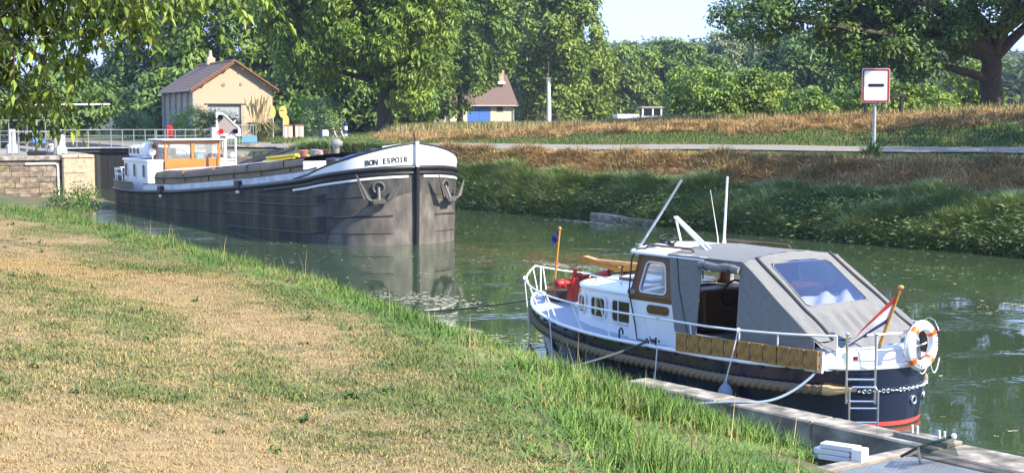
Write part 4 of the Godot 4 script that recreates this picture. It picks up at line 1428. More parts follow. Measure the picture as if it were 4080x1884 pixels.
	for a in [2.3, 3.14159, 3.98]:
		window_on(cabin, Vector3(-9.6 + cos(a) * 1.76, 1.70, sin(a) * 1.86), Basis(Vector3.UP, -a + PI * 0.5), 0.26, 0.5, 0.08, M.white_old, M.dark_glass)
	# raised light on the cabin roof
	var sk := part(o, "skylight", one_box(Vector3(-9.7, 2.46, 0.35), Vector3(1.5, 0.4, 2.2), Basis.IDENTITY, 0.04), M.white)
	for s in [-1.0, 1.0]:
		for x in [-10.1, -9.6, -9.15]:
			window_on(sk, Vector3(x, 2.48, 0.35 + s * 1.11), Basis(Vector3.UP, 0 if s > 0 else PI), 0.34, 0.24, 0.05, M.white_old, M.dark_glass)
	for k in 6:
		part(o, "deck_slat", one_box(Vector3(-10.3 + k * 0.24, 2.70, 0.35), Vector3(0.16, 0.03, 1.9)), M.white_old)
	part(o, "green_locker", one_box(Vector3(-8.7, 2.45, 0.7), Vector3(0.4, 0.36, 1.4), Basis.IDENTITY, 0.05), mat(lin(0.02, 0.11, 0.10), 0.5))
	# wheelhouse
	var wh := part(o, "wheelhouse", wheelhouse_frame(), M.orange_wood)
	wh.position = Vector3(-7.35, 1.16, 0)
	var roof := MB.new()
	roof.box(Vector3(0.02, 1.83, 0), Vector3(1.75, 0.06, 2.75), Basis.IDENTITY, 0.02)
	part(wh, "roof", roof, M.white)
	part(wh, "roof_lip", one_box(Vector3(0.02, 1.775, 0), Vector3(1.62, 0.05, 2.6)), M.brown_wood)
	for z in [-0.6, 0.6]:
		part(wh, "windscreen_pane", one_box(Vector3(0.68, 1.36, z), Vector3(0.012, 0.66, 1.0)), M.glass)
	for s in [-1.0, 1.0]:
		part(wh, "side_pane", one_box(Vector3(0.2, 1.36, s * 1.2), Vector3(0.7, 0.66, 0.012)), M.glass)
		part(wh, "door", one_box(Vector3(-0.45, 0.9, s * 1.18), Vector3(0.45, 1.4, 0.04)), M.brown_wood)
	part(wh, "console", one_box(Vector3(0.3, 0.75, 0), Vector3(0.5, 0.5, 1.8), Basis.IDENTITY, 0.03), M.inside)
	part(wh, "steering_wheel", torus(Vector3(0.0, 1.05, 0.3), 0.38, 0.03, Vector3(1, 0.2, 0)), M.brown_wood)
	part(wh, "bench", one_box(Vector3(-0.4, 0.7, -0.4), Vector3(0.5, 0.9, 1.2), Basis.IDENTITY, 0.05), M.brown_wood)
	part(wh, "chart_screen", one_box(Vector3(0.3, 1.12, -0.5), Vector3(0.04, 0.22, 0.3)), M.blue_plate)
	# round mirror on a stalk, search light, dome, exhaust
	var mir := part(o, "mirror", disc(Vector3(-7.0, 2.48, 1.6), 0.15, Vector3(0.7, 0, 0.7)), M.white_old)
	part(mir, "stalk", one_tube([Vector3(-7.0, 2.2, 1.6), Vector3(-7.0, 2.4, 1.6)], 0.025), M.white)
	var dome := MB.new(); dome.lathe([Vector2(0.16, 0), Vector2(0.3, 0.1), Vector2(0.33, 0.32), Vector2(0.27, 0.5), Vector2(0.12, 0.6), Vector2(0.0, 0.64)], 14, Transform3D(Basis.IDENTITY, Vector3(-8.35, 2.25, 1.35)))
	part(o, "aerial_dome", dome, M.white)
	part(o, "side_roof", one_box(Vector3(-8.5, 2.78, 0.9), Vector3(0.6, 0.06, 1.0)), M.white)
	var ex := MB.new()
	ex.tube([Vector3(-5.8, 1.6, -1.1), Vector3(-5.8, 2.95, -1.1), Vector3(-5.8, 3.08, -1.2), Vector3(-5.8, 3.08, -1.5)], 0.06, 8)
	part(o, "exhaust_pipe", ex, M.pipe_white)
	part(o, "lamp_post", one_tube([Vector3(-5.75, 1.6, -1.55), Vector3(-5.75, 3.08, -1.55)], 0.03), M.pipe_white)
	var dl := MB.new(); dl.ball(Vector3(-5.7, 2.35, -1.4), Vector3.ONE * 0.12)
	part(o, "deck_lamp", dl, M.white)
	# stern rail
	var rail := MB.new()
	var kr := ks + 3
	for yy in [0.62, 0.85]:
		var pts := []
		for k in range(kr, n + 1): pts.append(skin(lo, hi, y0, y1, k, b_wale(k) + yy, 1.0, -0.08))
		for k in range(n - 1, kr - 1, -1): pts.append(skin(lo, hi, y0, y1, k, b_wale(k) + yy, -1.0, -0.08))
		rail.tube(pts, 0.025, 6)
	part(o, "stern_rail", rail, M.white)
	for k in range(kr, n + 1, 2):
		for s in [-1.0, 1.0]:
			part(o, "rail_post", one_tube([skin(lo, hi, y0, y1, k, b_wale(k) + 0.3, s, -0.08), skin(lo, hi, y0, y1, k, b_wale(k) + 0.85, s, -0.08)], 0.022), M.white)
	# scupper boxes on the side
	for x in [-3.2, 4.6]:
		var k := 0
		while b_hi[k].x > x: k += 1
		var q := skin(lo, hi, y0, y1, k, b_wale(k) + 0.1, 1.0, 0.06)
		part(o, "fairlead", one_box(q, Vector3(0.42, 0.30, 0.14), Basis.IDENTITY, 0.03), M.black)
		part(o, "discharge_spout", one_box(q - Vector3(-0.1, 0.26, -0.04), Vector3(0.2, 0.1, 0.08), Basis.IDENTITY, 0.02), M.white_old)
	# things bolted to the foredeck
	var fd := 2.1
	for s in [-1.0, 1.0]:
		var bl := MB.new()
		bl.lathe([Vector2(0.13, 0), Vector2(0.13, 0.95), Vector2(0.2, 0.98), Vector2(0.2, 1.12), Vector2(0.0, 1.14)], 12, Transform3D(Basis.IDENTITY, Vector3(11.35, 1.86, s * 1.05)))
		part(o, "bollard", bl, M.black)
		part(o, "bow_fairlead", one_bar(Vector3(12.0, 3.08, s * 0.35), Vector3(11.7, 3.0, s * 0.85), 0.12, 0.09), M.white_old)
	part(o, "forehatch", one_box(Vector3(10.35, 2.45, 0), Vector3(1.0, 0.75, 1.7), Basis.IDENTITY, 0.04), M.tarp_blue)
	part(o, "jack_staff", one_tube([Vector3(12.2, 3.0, 0), Vector3(12.2, 3.42, 0)], 0.025), M.black)
	var wl := MB.new()
	wl.tube([Vector3(9.7, 2.3, -0.8), Vector3(9.7, 2.3, 0.8)], 0.22, 12)
	part(o, "windlass", wl, M.black)
	# anchors in the bow
	for s in [-1.0, 1.0]:
		build_anchor(o, s)
	# the name on both bows
	for s in [1.0, -1.0]:
		letters(o, "BON ESPOIR", s)
	# loose things on the hatches and foredeck
	barge_cargo(o)

func wheelhouse_frame() -> MB:
	var b := MB.new()
	b.box(Vector3(0.68, 0.55, 0), Vector3(0.06, 0.98, 2.4))
	b.box(Vector3(0.68, 1.73, 0), Vector3(0.06, 0.14, 2.4))
	for z in [-1.17, 0.0, 1.17]:
		b.box(Vector3(0.69, 1.35, z), Vector3(0.08, 0.70, 0.12 if z == 0.0 else 0.09))
	for s in [-1.0, 1.0]:
		b.box(Vector3(0.22, 0.55, s * 1.2), Vector3(0.84, 0.98, 0.05))
		b.box(Vector3(0.0, 1.735, s * 1.2), Vector3(1.3, 0.13, 0.05))
		b.box(Vector3(-0.18, 1.35, s * 1.2), Vector3(0.09, 0.68, 0.06))
		b.box(Vector3(-0.72, 0.85, s * 1.2), Vector3(0.12, 1.6, 0.06))
	b.box(Vector3(-0.75, 0.6, 0), Vector3(0.05, 1.1, 2.3))
	b.box(Vector3(-0.75, 1.7, 0), Vector3(0.05, 0.16, 2.3))
	for z in [-0.5, 0.5]: b.box(Vector3(-0.75, 1.38, z), Vector3(0.05, 0.52, 0.1))
	b.box(Vector3(0, 0.08, 0), Vector3(1.4, 0.05, 2.3))
	return b

func torus(c: Vector3, r: float, t: float, axis: Vector3, n := 24, m := 8) -> MB:
	var b := MB.new()
	var z := axis.normalized()
	var x := z.cross(Vector3.UP if absf(z.y) < 0.9 else Vector3.RIGHT).normalized()
	var y := z.cross(x)
	var rows := []
	for i in n + 1:
		var a := TAU * i / n
		var d := x * cos(a) + y * sin(a)
		var row := PackedVector3Array()
		for j in m:
			var e := TAU * j / m
			row.append(c + d * (r + t * cos(e)) + z * t * sin(e))
		rows.append(row)
	b.grid(rows, false, true)
	return b

func disc(c: Vector3, r: float, axis: Vector3, th := 0.03, n := 20) -> MB:
	var b := MB.new()
	var z := axis.normalized()
	b.tube([c - z * th * 0.5, c + z * th * 0.5], r, n)
	return b

# a framed pane set on a wall: frame stands proud, pane sits inside it
func window_on(parent: Node3D, at: Vector3, turn: Basis, w: float, h: float, r: float, fm: Material, gm: Material, fw := 0.04) -> void:
	var xf := Transform3D(turn, at)
	var inner := rrect(0, 0, w, h, r)
	var fb := MB.new()
	fb.ring(grow(inner, fw), inner, 0.05, xf)
	var fr := part(parent, "window", fb, fm)
	var gb := MB.new()
	gb.prism(grow(inner, 0.004), 0.02, xf)
	part(fr, "pane", gb, gm)

func build_anchor(o: Node3D, s: float) -> void:
	# hawse pipe in the bow plating with a stock anchor drawn up in it
	var k := 5
	var c := skin(b_lo, b_hi, -0.7, 3.0, k, 1.78, s, 0.0)
	var a := skin(b_lo, b_hi, -0.7, 3.0, k - 1, 1.78, s)
	var d := skin(b_lo, b_hi, -0.7, 3.0, k + 1, 1.78, s)
	var t := (d - a).normalized()
	var nrm := t.cross(Vector3.UP)
	if nrm.dot(Vector3(c.x - 9.0, 0, c.z)) < 0: nrm = -nrm
	part(o, "hawse_ring", torus(c + nrm * 0.03, 0.17, 0.04, nrm), M.anchor)
	part(o, "hawse_hole", disc(c + nrm * 0.012, 0.165, nrm, 0.02), M.black)
	var b := MB.new()
	var foot := c + nrm * 0.22 - Vector3.UP * 0.42
	b.tube([c + nrm * 0.02, foot], [0.055, 0.07], 8)
	b.box(foot, Vector3(0.42, 0.16, 0.2), Basis(t, Vector3.UP, t.cross(Vector3.UP)), 0.03)
	var an := part(o, "anchor", b, M.anchor)
	for e in [-1.0, 1.0]:
		var fl := MB.new()
		var p0: Vector3 = foot + t * e * 0.16
		var p1: Vector3 = foot + t * e * 0.36 + Vector3.UP * 0.10 + nrm * 0.08
		var p2: Vector3 = foot + t * e * 0.70 + Vector3.UP * (0.72 + 0.12 * e * s) + nrm * 0.04
		fl.tube([p0, p1, p2], [0.05, 0.045, 0.015], 7)
		var w: Vector3 = nrm * 0.02
		fl.quad(p1 - t * 0.12 + w, p1 + t * 0.12 + w, p2 + t * 0.02, p2 - t * 0.02)
		fl.quad(p1 - t * 0.12 - w * 2.0, p1 + t * 0.12 - w * 2.0, p2 + t * 0.02, p2 - t * 0.02)
		part(an, "fluke", fl, M.anchor)

func letters(o: Node3D, text: String, s: float) -> void:
	var f := SystemFont.new()
	f.font_names = PackedStringArray(["Droid Sans"])
	f.font_weight = 700
	var step := 0.135
	var start := 0.36
	for i in text.length():
		var ch := text[i] if s > 0 else text[text.length() - 1 - i]
		if ch == " ": continue
		# arc position of this letter; the first letter of the near side stands furthest from the stem
		var arc := start + step * ((text.length() - 1 - i) if true else i)
		var k := 0
		while b_arc(k + 1) < arc: k += 1
		var tt := (arc - b_arc(k)) / (b_arc(k + 1) - b_arc(k))
		var yy := lerpf(b_wale(k), b_wale(k + 1), tt) + 0.24 * lerpf(1.1, 0.8, arc / 2.0)
		var p := skin(b_lo, b_hi, -0.7, 3.0, k, yy, s, 0.012).lerp(skin(b_lo, b_hi, -0.7, 3.0, k + 1, yy, s, 0.012), tt)
		var t := (skin(b_lo, b_hi, -0.7, 3.0, k, b_wale(k), s) - skin(b_lo, b_hi, -0.7, 3.0, k + 1, b_wale(k + 1), s)).normalized() * s
		var nrm := Vector3(t.x, 0, t.z).normalized().cross(Vector3.UP)
		if nrm.dot(Vector3(p.x - 9.0, 0, p.z)) < 0: nrm = -nrm
		var upv := nrm.cross(t).normalized()
		if upv.y < 0: upv = -upv
		var tm := TextMesh.new()
		tm.text = ch
		tm.font = f
		tm.font_size = 64
		tm.pixel_size = 0.0036
		tm.depth = 0.008
		var q := part(o, "letter", tm, M.sign_black if s > 0 else M.band_white)
		q.transform = Transform3D(Basis(upv.cross(nrm).normalized(), upv, nrm), p)

func barge_cargo(o: Node3D) -> void:
	var xf := o.transform
	var top := func(x: float) -> float: return lerp_table([[-12.3, 0.86], [-7.0, 0.88], [-2.6, 1.06], [5.2, 1.58], [9.3, 1.93]], x) + 0.60 + 0.36
	var y := MB.new()
	for k in 7:
		var pts := []
		for i in 9:
			var t := i / 8.0
			pts.append(Vector3(lerpf(1.2, 4.0, t), 0.06 + 0.06 * (k % 3), -0.35 + 0.1 * k + 0.05 * sin(t * 9.0 + k)) + Vector3(0, top.call(lerpf(1.2, 4.0, t)) - 0.02 * absf(k - 3), 0))
		y.tube(pts, 0.055, 6)
	place(o, single("hose_bundle", "bundle of yellow hose lying along the barge hatches", "hose", y, M.tarp_yellow))
	# dark folded boarding ladder with uprights
	var g2 := thing("boarding_ladder", "black folding boarding ladder lying on the barge hatches behind the wheelhouse", "ladder")
	g2.transform = xf
	for s in [-0.9, -0.45]:
		part(g2, "side_rail", one_bar(Vector3(-2.8, top.call(-2.8) + 0.06, s), Vector3(1.6, top.call(1.6) + 0.46, s), 0.06, 0.1), M.black)
	for k in 6:
		var x := -2.6 + k * 0.6
		part(g2, "rung", one_bar(Vector3(x, top.call(-2.8) + 0.09 + 0.17 * k, -0.9), Vector3(x, top.call(-2.8) + 0.09 + 0.17 * k, -0.45), 0.05, 0.05), M.black)
	for k in 5:
		var x := -2.8 + k * 0.72
		part(g2, "upright", one_tube([Vector3(x, top.call(x) - 0.05, -1.1), Vector3(x, top.call(x) + 0.55, -1.1)], 0.035), M.black)
	part(g2, "hand_rail", one_tube([Vector3(-2.8, top.call(-2.8) + 0.5, -1.1), Vector3(0.1, top.call(0.1) + 0.5, -1.1)], 0.025), M.black)
	var vb := MB.new()
	vb.lathe([Vector2(0.1, 0), Vector2(0.1, 0.3), Vector2(0.2, 0.32), Vector2(0.22, 0.45), Vector2(0.1, 0.55), Vector2(0, 0.56)], 12)
	var vent := single("deck_ventilator", "dark mushroom ventilator on the forward barge hatch", "ventilator", vb, M.iron)
	vent.transform = xf * Transform3D(Basis.IDENTITY, Vector3(6.4, top.call(6.4), -0.2))
	var pots := [[4.6, 0.2, 0.16, M.tile_red, "terracotta flower pot"], [5.0, -0.3, 0.14, M.pale_pink, "pale pink flower pot"], [5.4, 0.15, 0.15, M.iron, "grey metal flower pot"], [5.8, -0.1, 0.13, M.tile_edge, "small brown flower pot"]]
	for p in pots:
		var pb := MB.new()
		pb.lathe([Vector2(0.0, 0), Vector2(p[2] * 0.7, 0), Vector2(p[2], p[2] * 1.6), Vector2(p[2] * 1.12, p[2] * 1.62), Vector2(p[2] * 1.12, p[2] * 1.9), Vector2(0, p[2] * 1.85)], 12)
		var q := single("flower_pot", p[4] + " standing on the barge hatches near the bow", "flower pot", pb, p[3], Vector3.ZERO, 0.0, "pots on the barge hatches")
		q.transform = xf * Transform3D(Basis.IDENTITY, Vector3(p[0], top.call(p[0]) - 0.02, p[1]))
	# drums and tarpaulin in the well before the hatches
	for e in [[9.75, 1.55, "dark drum nearest the side in the barge's forward well", M.hull_dark], [9.35, 1.2, "blue drum beside the dark one in the barge's forward well", M.tarp_blue]]:
		var m := MB.new()
		m.lathe([Vector2(0.0, 0), Vector2(0.26, 0), Vector2(0.27, 0.3), Vector2(0.26, 0.32), Vector2(0.27, 0.6), Vector2(0.25, 0.66), Vector2(0, 0.64)], 14)
		var q := single("drum", e[2], "drum", m, e[3], Vector3.ZERO, 0.0, "drums in the barge's well")
		q.transform = xf * Transform3D(Basis.IDENTITY, Vector3(e[0], 1.98, e[1]))
	var tb := MB.new()
	var rows := []
	for i in 7:
		var row := PackedVector3Array()
		for j in 9:
			var u := i / 6.0
			var w := j / 8.0
			row.append(Vector3(lerpf(-0.5, 0.5, u), 0.75 * pow(sin(PI * clampf(w, 0, 1)), 0.35) * (0.9 + 0.1 * sin(u * 7.0 + w * 5.0)), lerpf(-0.9, 0.9, w)))
		rows.append(row)
	tb.grid(rows)
	var tp := single("tarpaulin", "dark blue tarpaulin heap before the barge's hatch end", "tarpaulin", tb, M.tarp_blue)
	tp.transform = xf * Transform3D(Basis.IDENTITY, Vector3(9.5, 2.02, 0.55))

func place(o: Node3D, q: Node3D) -> void:
	q.transform = o.transform

# ---------------------------------------------------------------- the moored motor cruiser
var c_lo: PackedVector2Array
var c_hi: PackedVector2Array
var cruiser: Node3D

func c_sheer(k: int) -> float:
	return lerp_table([[-4.0, 0.79], [-3.2, 0.75], [-1.5, 0.70], [0.5, 0.71], [1.8, 0.76], [3.0, 0.85], [3.95, 0.97]], c_hi[k].x)

func c_k(x: float) -> int:
	var k := 0
	while k < c_hi.size() - 1 and c_hi[k].x > x: k += 1
	return k

# side plate of a house: polygon in x, y on a wall that leans in towards the top
func lean_xf(s: float, z0: float, y0: float, z1: float, y1: float) -> Transform3D:
	# local x along the boat, local y up the wall, origin at y0
	var up := Vector3(0, y1 - y0, s * (z1 - z0)).normalized()
	return Transform3D(Basis(Vector3.RIGHT, up, Vector3.RIGHT.cross(up)), Vector3(0, y0, s * z0))

func build_cruiser() -> void:
	cruiser = thing("motor_cruiser", "small navy and white cabin cruiser with grey canopy moored at the near quay", "boat", W(2.83, 21.81), deg_to_rad(126.87))
	var o := cruiser
	c_hi = outline(3.95, Vector2(2.95, 1.26), Vector2(0.9, 1.36), Vector2(-2.0, 1.30), Vector2(-3.82, 1.14), -3.86, 20, 10, 16)
	c_lo = outline(3.62, Vector2(2.2, 0.88), Vector2(0.4, 1.18), Vector2(-1.8, 1.12), Vector2(-3.7, 0.95), -3.74, 20, 10, 16)
	var lo := c_lo
	var hi := c_hi
	var n := hi.size() - 1
	var y0 := -0.45
	var y1 := 0.8
	var f_rope := func(k): return c_sheer(k) - lerp_table([[-4.0, 0.27], [0.0, 0.24], [3.9, 0.22]], c_hi[k].x)
	part(o, "hull", band(lo, hi, y0, y1, func(k): return 0.075, func(k): return c_sheer(k), 0, n, 0.0, 6), M.navy)
	part(o, "boot_stripe", band(lo, hi, y0, y1, func(k): return 0.02, func(k): return 0.076, 0, n, 0.003, 1), M.red_boot)
	part(o, "hull_bottom", band(lo, hi, y0, y1, func(k): return y0, func(k): return 0.02, 0, n, 0.0, 2), M.hull_dark)
	# white toe rail with dark scupper blocks
	part(o, "toe_rail", rim(lo, hi, y0, y1, func(k): return c_sheer(k) + 0.015, 0, n, 0.028, -0.01), M.white)
	for k in range(2, n - 6, 2):
		for s in [-1.0, 1.0]:
			var p := skin(lo, hi, y0, y1, k, c_sheer(k) - 0.02, s, 0.012)
			part(o, "scupper", one_box(p, Vector3(0.07, 0.045, 0.05), Basis.IDENTITY, 0.01), M.black)
	# cable-laid rope fender along both sides
	var kr0 := 0
	var kr1 := c_k(-3.15)
	for s in [-1.0, 1.0]:
		var pts := []
		for k in range(kr0, kr1 + 1):
			var p := skin(lo, hi, y0, y1, k, f_rope.call(k), s, 0.045)
			if pts.size() > 0:
				var q: Vector3 = pts[-1]
				var m := int(ceil(q.distance_to(p) / 0.02))
				for j in range(1, m): pts.append(q.lerp(p, float(j) / m))
			pts.append(p)
		var rb := MB.new()
		rope_rows(rb, pts, 0.07, 19.0)
		part(o, "rope_fender", rb, M.rope)
		var e0: Vector3 = pts[-1]
		var k2 := c_k(-3.55)
		var mid := skin(lo, hi, y0, y1, (kr1 + k2) / 2, f_rope.call(kr1), s, 0.045)
		var e1 := skin(lo, hi, y0, y1, k2, f_rope.call(k2) + 0.01, s, 0.03)
		part(o, "rope_tail", one_tube([e0, e0.lerp(mid, 0.5), mid, e1], [0.066, 0.07, 0.058, 0.02], 10), M.rope_end)
	# chain linking the two tails round the stern
	var ka := c_k(-3.55)
	var cp := []
	for k in range(ka, n + 1): cp.append(skin(lo, hi, y0, y1, k, f_rope.call(k) - 0.02, -1.0, 0.025))
	for k in range(n - 1, ka - 1, -1): cp.append(skin(lo, hi, y0, y1, k, f_rope.call(k) - 0.02, 1.0, 0.025))
	var chain := MB.new()
	var run := 0.0
	for i in cp.size() - 1:
		var a: Vector3 = cp[i]
		var b: Vector3 = cp[i + 1]
		var m := maxi(1, int(a.distance_to(b) / 0.045))
		for j in m:
			var c := a.lerp(b, (j + 0.5) / m)
			var d := (b - a).normalized()
			var ax := Vector3.UP if (i + j) % 2 == 0 else d.cross(Vector3.UP)
			var t := torus(c, 0.022, 0.008, ax, 8, 5)
			var base := chain.v.size()
			for q in t.v.size(): chain.vert(t.v[q], t.nn[q])
			for q in range(0, t.ix.size(), 3): chain.face(base + t.ix[q], base + t.ix[q + 1], base + t.ix[q + 2])
	part(o, "stern_chain", chain, M.steel)
	part(o, "exhaust_outlet", torus(skin(lo, hi, y0, y1, c_k(-3.6), 0.30, 1.0, 0.01), 0.055, 0.018, Vector3(-0.8, 0, 0.6)), M.steel)
	part(o, "exhaust_outlet", torus(skin(lo, hi, y0, y1, n - 1, 0.32, 1.0, 0.01), 0.05, 0.016, Vector3(-1, 0, 0.1)), M.steel)
	# deck
	var db := MB.new()
	var rows := []
	for f in [-1.0, -0.6, 0.0, 0.6, 1.0]:
		var row := PackedVector3Array()
		for k in n + 1:
			var p := skin(lo, hi, y0, y1, k, c_sheer(k) - 0.015, 1.0, -0.02)
			row.append(Vector3(p.x, p.y + 0.03 * (1.0 - f * f), p.z * f))
		rows.append(row)
	db.grid(rows)
	part(o, "deck", db, M.deck_grey)
	build_trunk_cabin(o)
	build_wheelhouse(o)
	build_canopy(o)
	build_rails(o, lo, hi, y0, y1, n)
	build_foredeck(o)
	build_aft(o, lo, hi, y0, y1)

# three-strand rope along a path: lobed section that turns as it runs, shaded by its own grooves
func rope_rows(b: MB, pts: Array, r: float, twist: float) -> void:
	var rows := []
	var run := 0.0
	for k in pts.size():
		var d: Vector3 = ((pts[mini(k + 1, pts.size() - 1)] as Vector3) - pts[maxi(k - 1, 0)]).normalized()
		if k > 0: run += (pts[k] as Vector3).distance_to(pts[k - 1])
		var s := d.cross(Vector3.UP).normalized()
		var t := s.cross(d)
		var row := PackedVector3Array()
		for j in 18:
			var a := TAU * j / 18.0
			var rr := r * (0.66 + 0.34 * absf(cos(1.5 * (a - twist * run))))
			row.append((pts[k] as Vector3) + (s * cos(a) + t * sin(a)) * rr)
		rows.append(row)
	b.grid(rows, false, true)

func build_trunk_cabin(o: Node3D) -> void:
	# plan of the low cabin, rounded at the front
	var plan := [Vector2(2.32, 0.0), Vector2(2.3, 0.28), Vector2(2.2, 0.55), Vector2(1.98, 0.72), Vector2(1.6, 0.82), Vector2(1.0, 0.90), Vector2(0.3, 0.95), Vector2(-0.1, 0.97), Vector2(-0.5, 0.98)]
	var low := MB.new()
	for s in [-1.0, 1.0]:
		var rows := []
		for e in [[0.66, 1.0, 0.03], [1.0, 0.985, 0.0], [1.33, 0.955, -0.03]]:
			var row := PackedVector3Array()
			for p in plan: row.append(Vector3(p.x + (e[2] if p.x > 1.5 else 0.0), e[0], p.y * e[1] * s))
			rows.append(row)
		low.grid(rows, s > 0)
	part(o, "cabin_side", low, M.white)
	# roof with a rounded rim
	var rf := MB.new()
	var rr := []
	for e in [[1.0, 1.325, 0.0], [1.015, 1.35, 0.012], [0.99, 1.385, 0.0], [0.9, 1.41, -0.04], [0.5, 1.445, -0.3], [0.0, 1.455, -0.5]]:
		var row := PackedVector3Array()
		for s in [-1.0, 1.0]:
			for q in range(0, 7):
				var p: Vector2 = plan[6 - q] if s < 0 else plan[q]
				if s > 0 and q == 0: continue
				var xx: float = p.x + (e[2] if p.x > 1.5 else 0.0)
				row.append(Vector3(lerpf(0.3, xx, 1.0) if e[0] > 0.2 else minf(xx, 2.0), e[1] - 0.02 * (p.x - 0.3) / 2.0, p.y * e[0] * 0.97 * s))
		rr.append(row)
	rf.grid(rr)
	part(o, "cabin_roof", rf, M.white)
	# side lights, each two panes in a rounded frame
	for s in [-1.0, 1.0]:
		for e in [[1.88, 0.20, 0.25, 0.74, -0.28], [1.36, 0.38, 0.28, 0.85, -0.14], [0.72, 0.48, 0.31, 0.92, -0.07]]:
			var ang: float = e[4]
			var at := Vector3(e[0], 1.07, s * (e[3] + 0.008))
			var turn := Basis(Vector3.UP, (ang if s > 0 else PI - ang) * 1.0)
			turn = Basis(Vector3.UP, -ang * s) if s > 0 else Basis(Vector3.UP, PI + -ang)
			# face outward: local z must point to s
			var xdir := Vector3(cos(ang), 0, sin(ang) * s) if true else Vector3.RIGHT
			var zdir := xdir.cross(Vector3.UP) * 1.0
			if zdir.z * s < 0: xdir = -xdir; zdir = -zdir
			var b3 := Basis(xdir, Vector3.UP, zdir)
			var inner := rrect(0, 0, e[1], e[2], 0.055)
			var fb := MB.new(); fb.ring(grow(inner, 0.028), inner, 0.03, Transform3D(b3, at))
			var w := part(o, "cabin_window", fb, M.white_old)
			var gb := MB.new(); gb.prism(grow(inner, 0.003), 0.012, Transform3D(b3, at))
			part(w, "pane", gb, M.cabin_glass)
			if e[1] > 0.3:
				part(w, "mullion", one_box(at + b3 * Vector3(e[1] * 0.2 * s, 0, 0.004), Vector3(0.018, e[2], 0.02), b3), M.white_old)
	# grab rails on the roof and a hatch
	for s in [-1.0, 1.0]:
		part(o, "grab_rail", one_tube([Vector3(2.0, 1.46, s * 0.5), Vector3(1.9, 1.50, s * 0.55), Vector3(1.2, 1.495, s * 0.7), Vector3(0.5, 1.49, s * 0.76), Vector3(0.45, 1.42, s * 0.77)], 0.013), M.steel)
		for x in [1.7, 1.1]:
			part(o, "rail_stub", one_tube([Vector3(x, 1.39, s * 0.62), Vector3(x, 1.5, s * 0.62)], 0.011), M.steel)
	var hb := MB.new(); hb.box(Vector3(1.15, 1.475, 0.05), Vector3(0.75, 0.06, 0.62), Basis.IDENTITY, 0.02)
	part(o, "roof_hatch", hb, M.white)
	part(o, "hatch_trim", one_box(Vector3(1.15, 1.455, 0.05), Vector3(0.80, 0.05, 0.66)), M.brown_wood)
	part(o, "navigation_lamp", one_box(Vector3(0.46, 1.40, -0.97), Vector3(0.17, 0.08, 0.06), Basis.IDENTITY, 0.015), M.iron)
	# the name board on the side
	for s in [-1.0, 1.0]:
		var bb := MB.new(); bb.prism(rrect(0, 0, 0.46, 0.13, 0.06), 0.02, Transform3D(Basis.IDENTITY, Vector3(-0.13, 1.19, s * 0.997)))
		part(o, "name_board", bb, M.brown_wood)

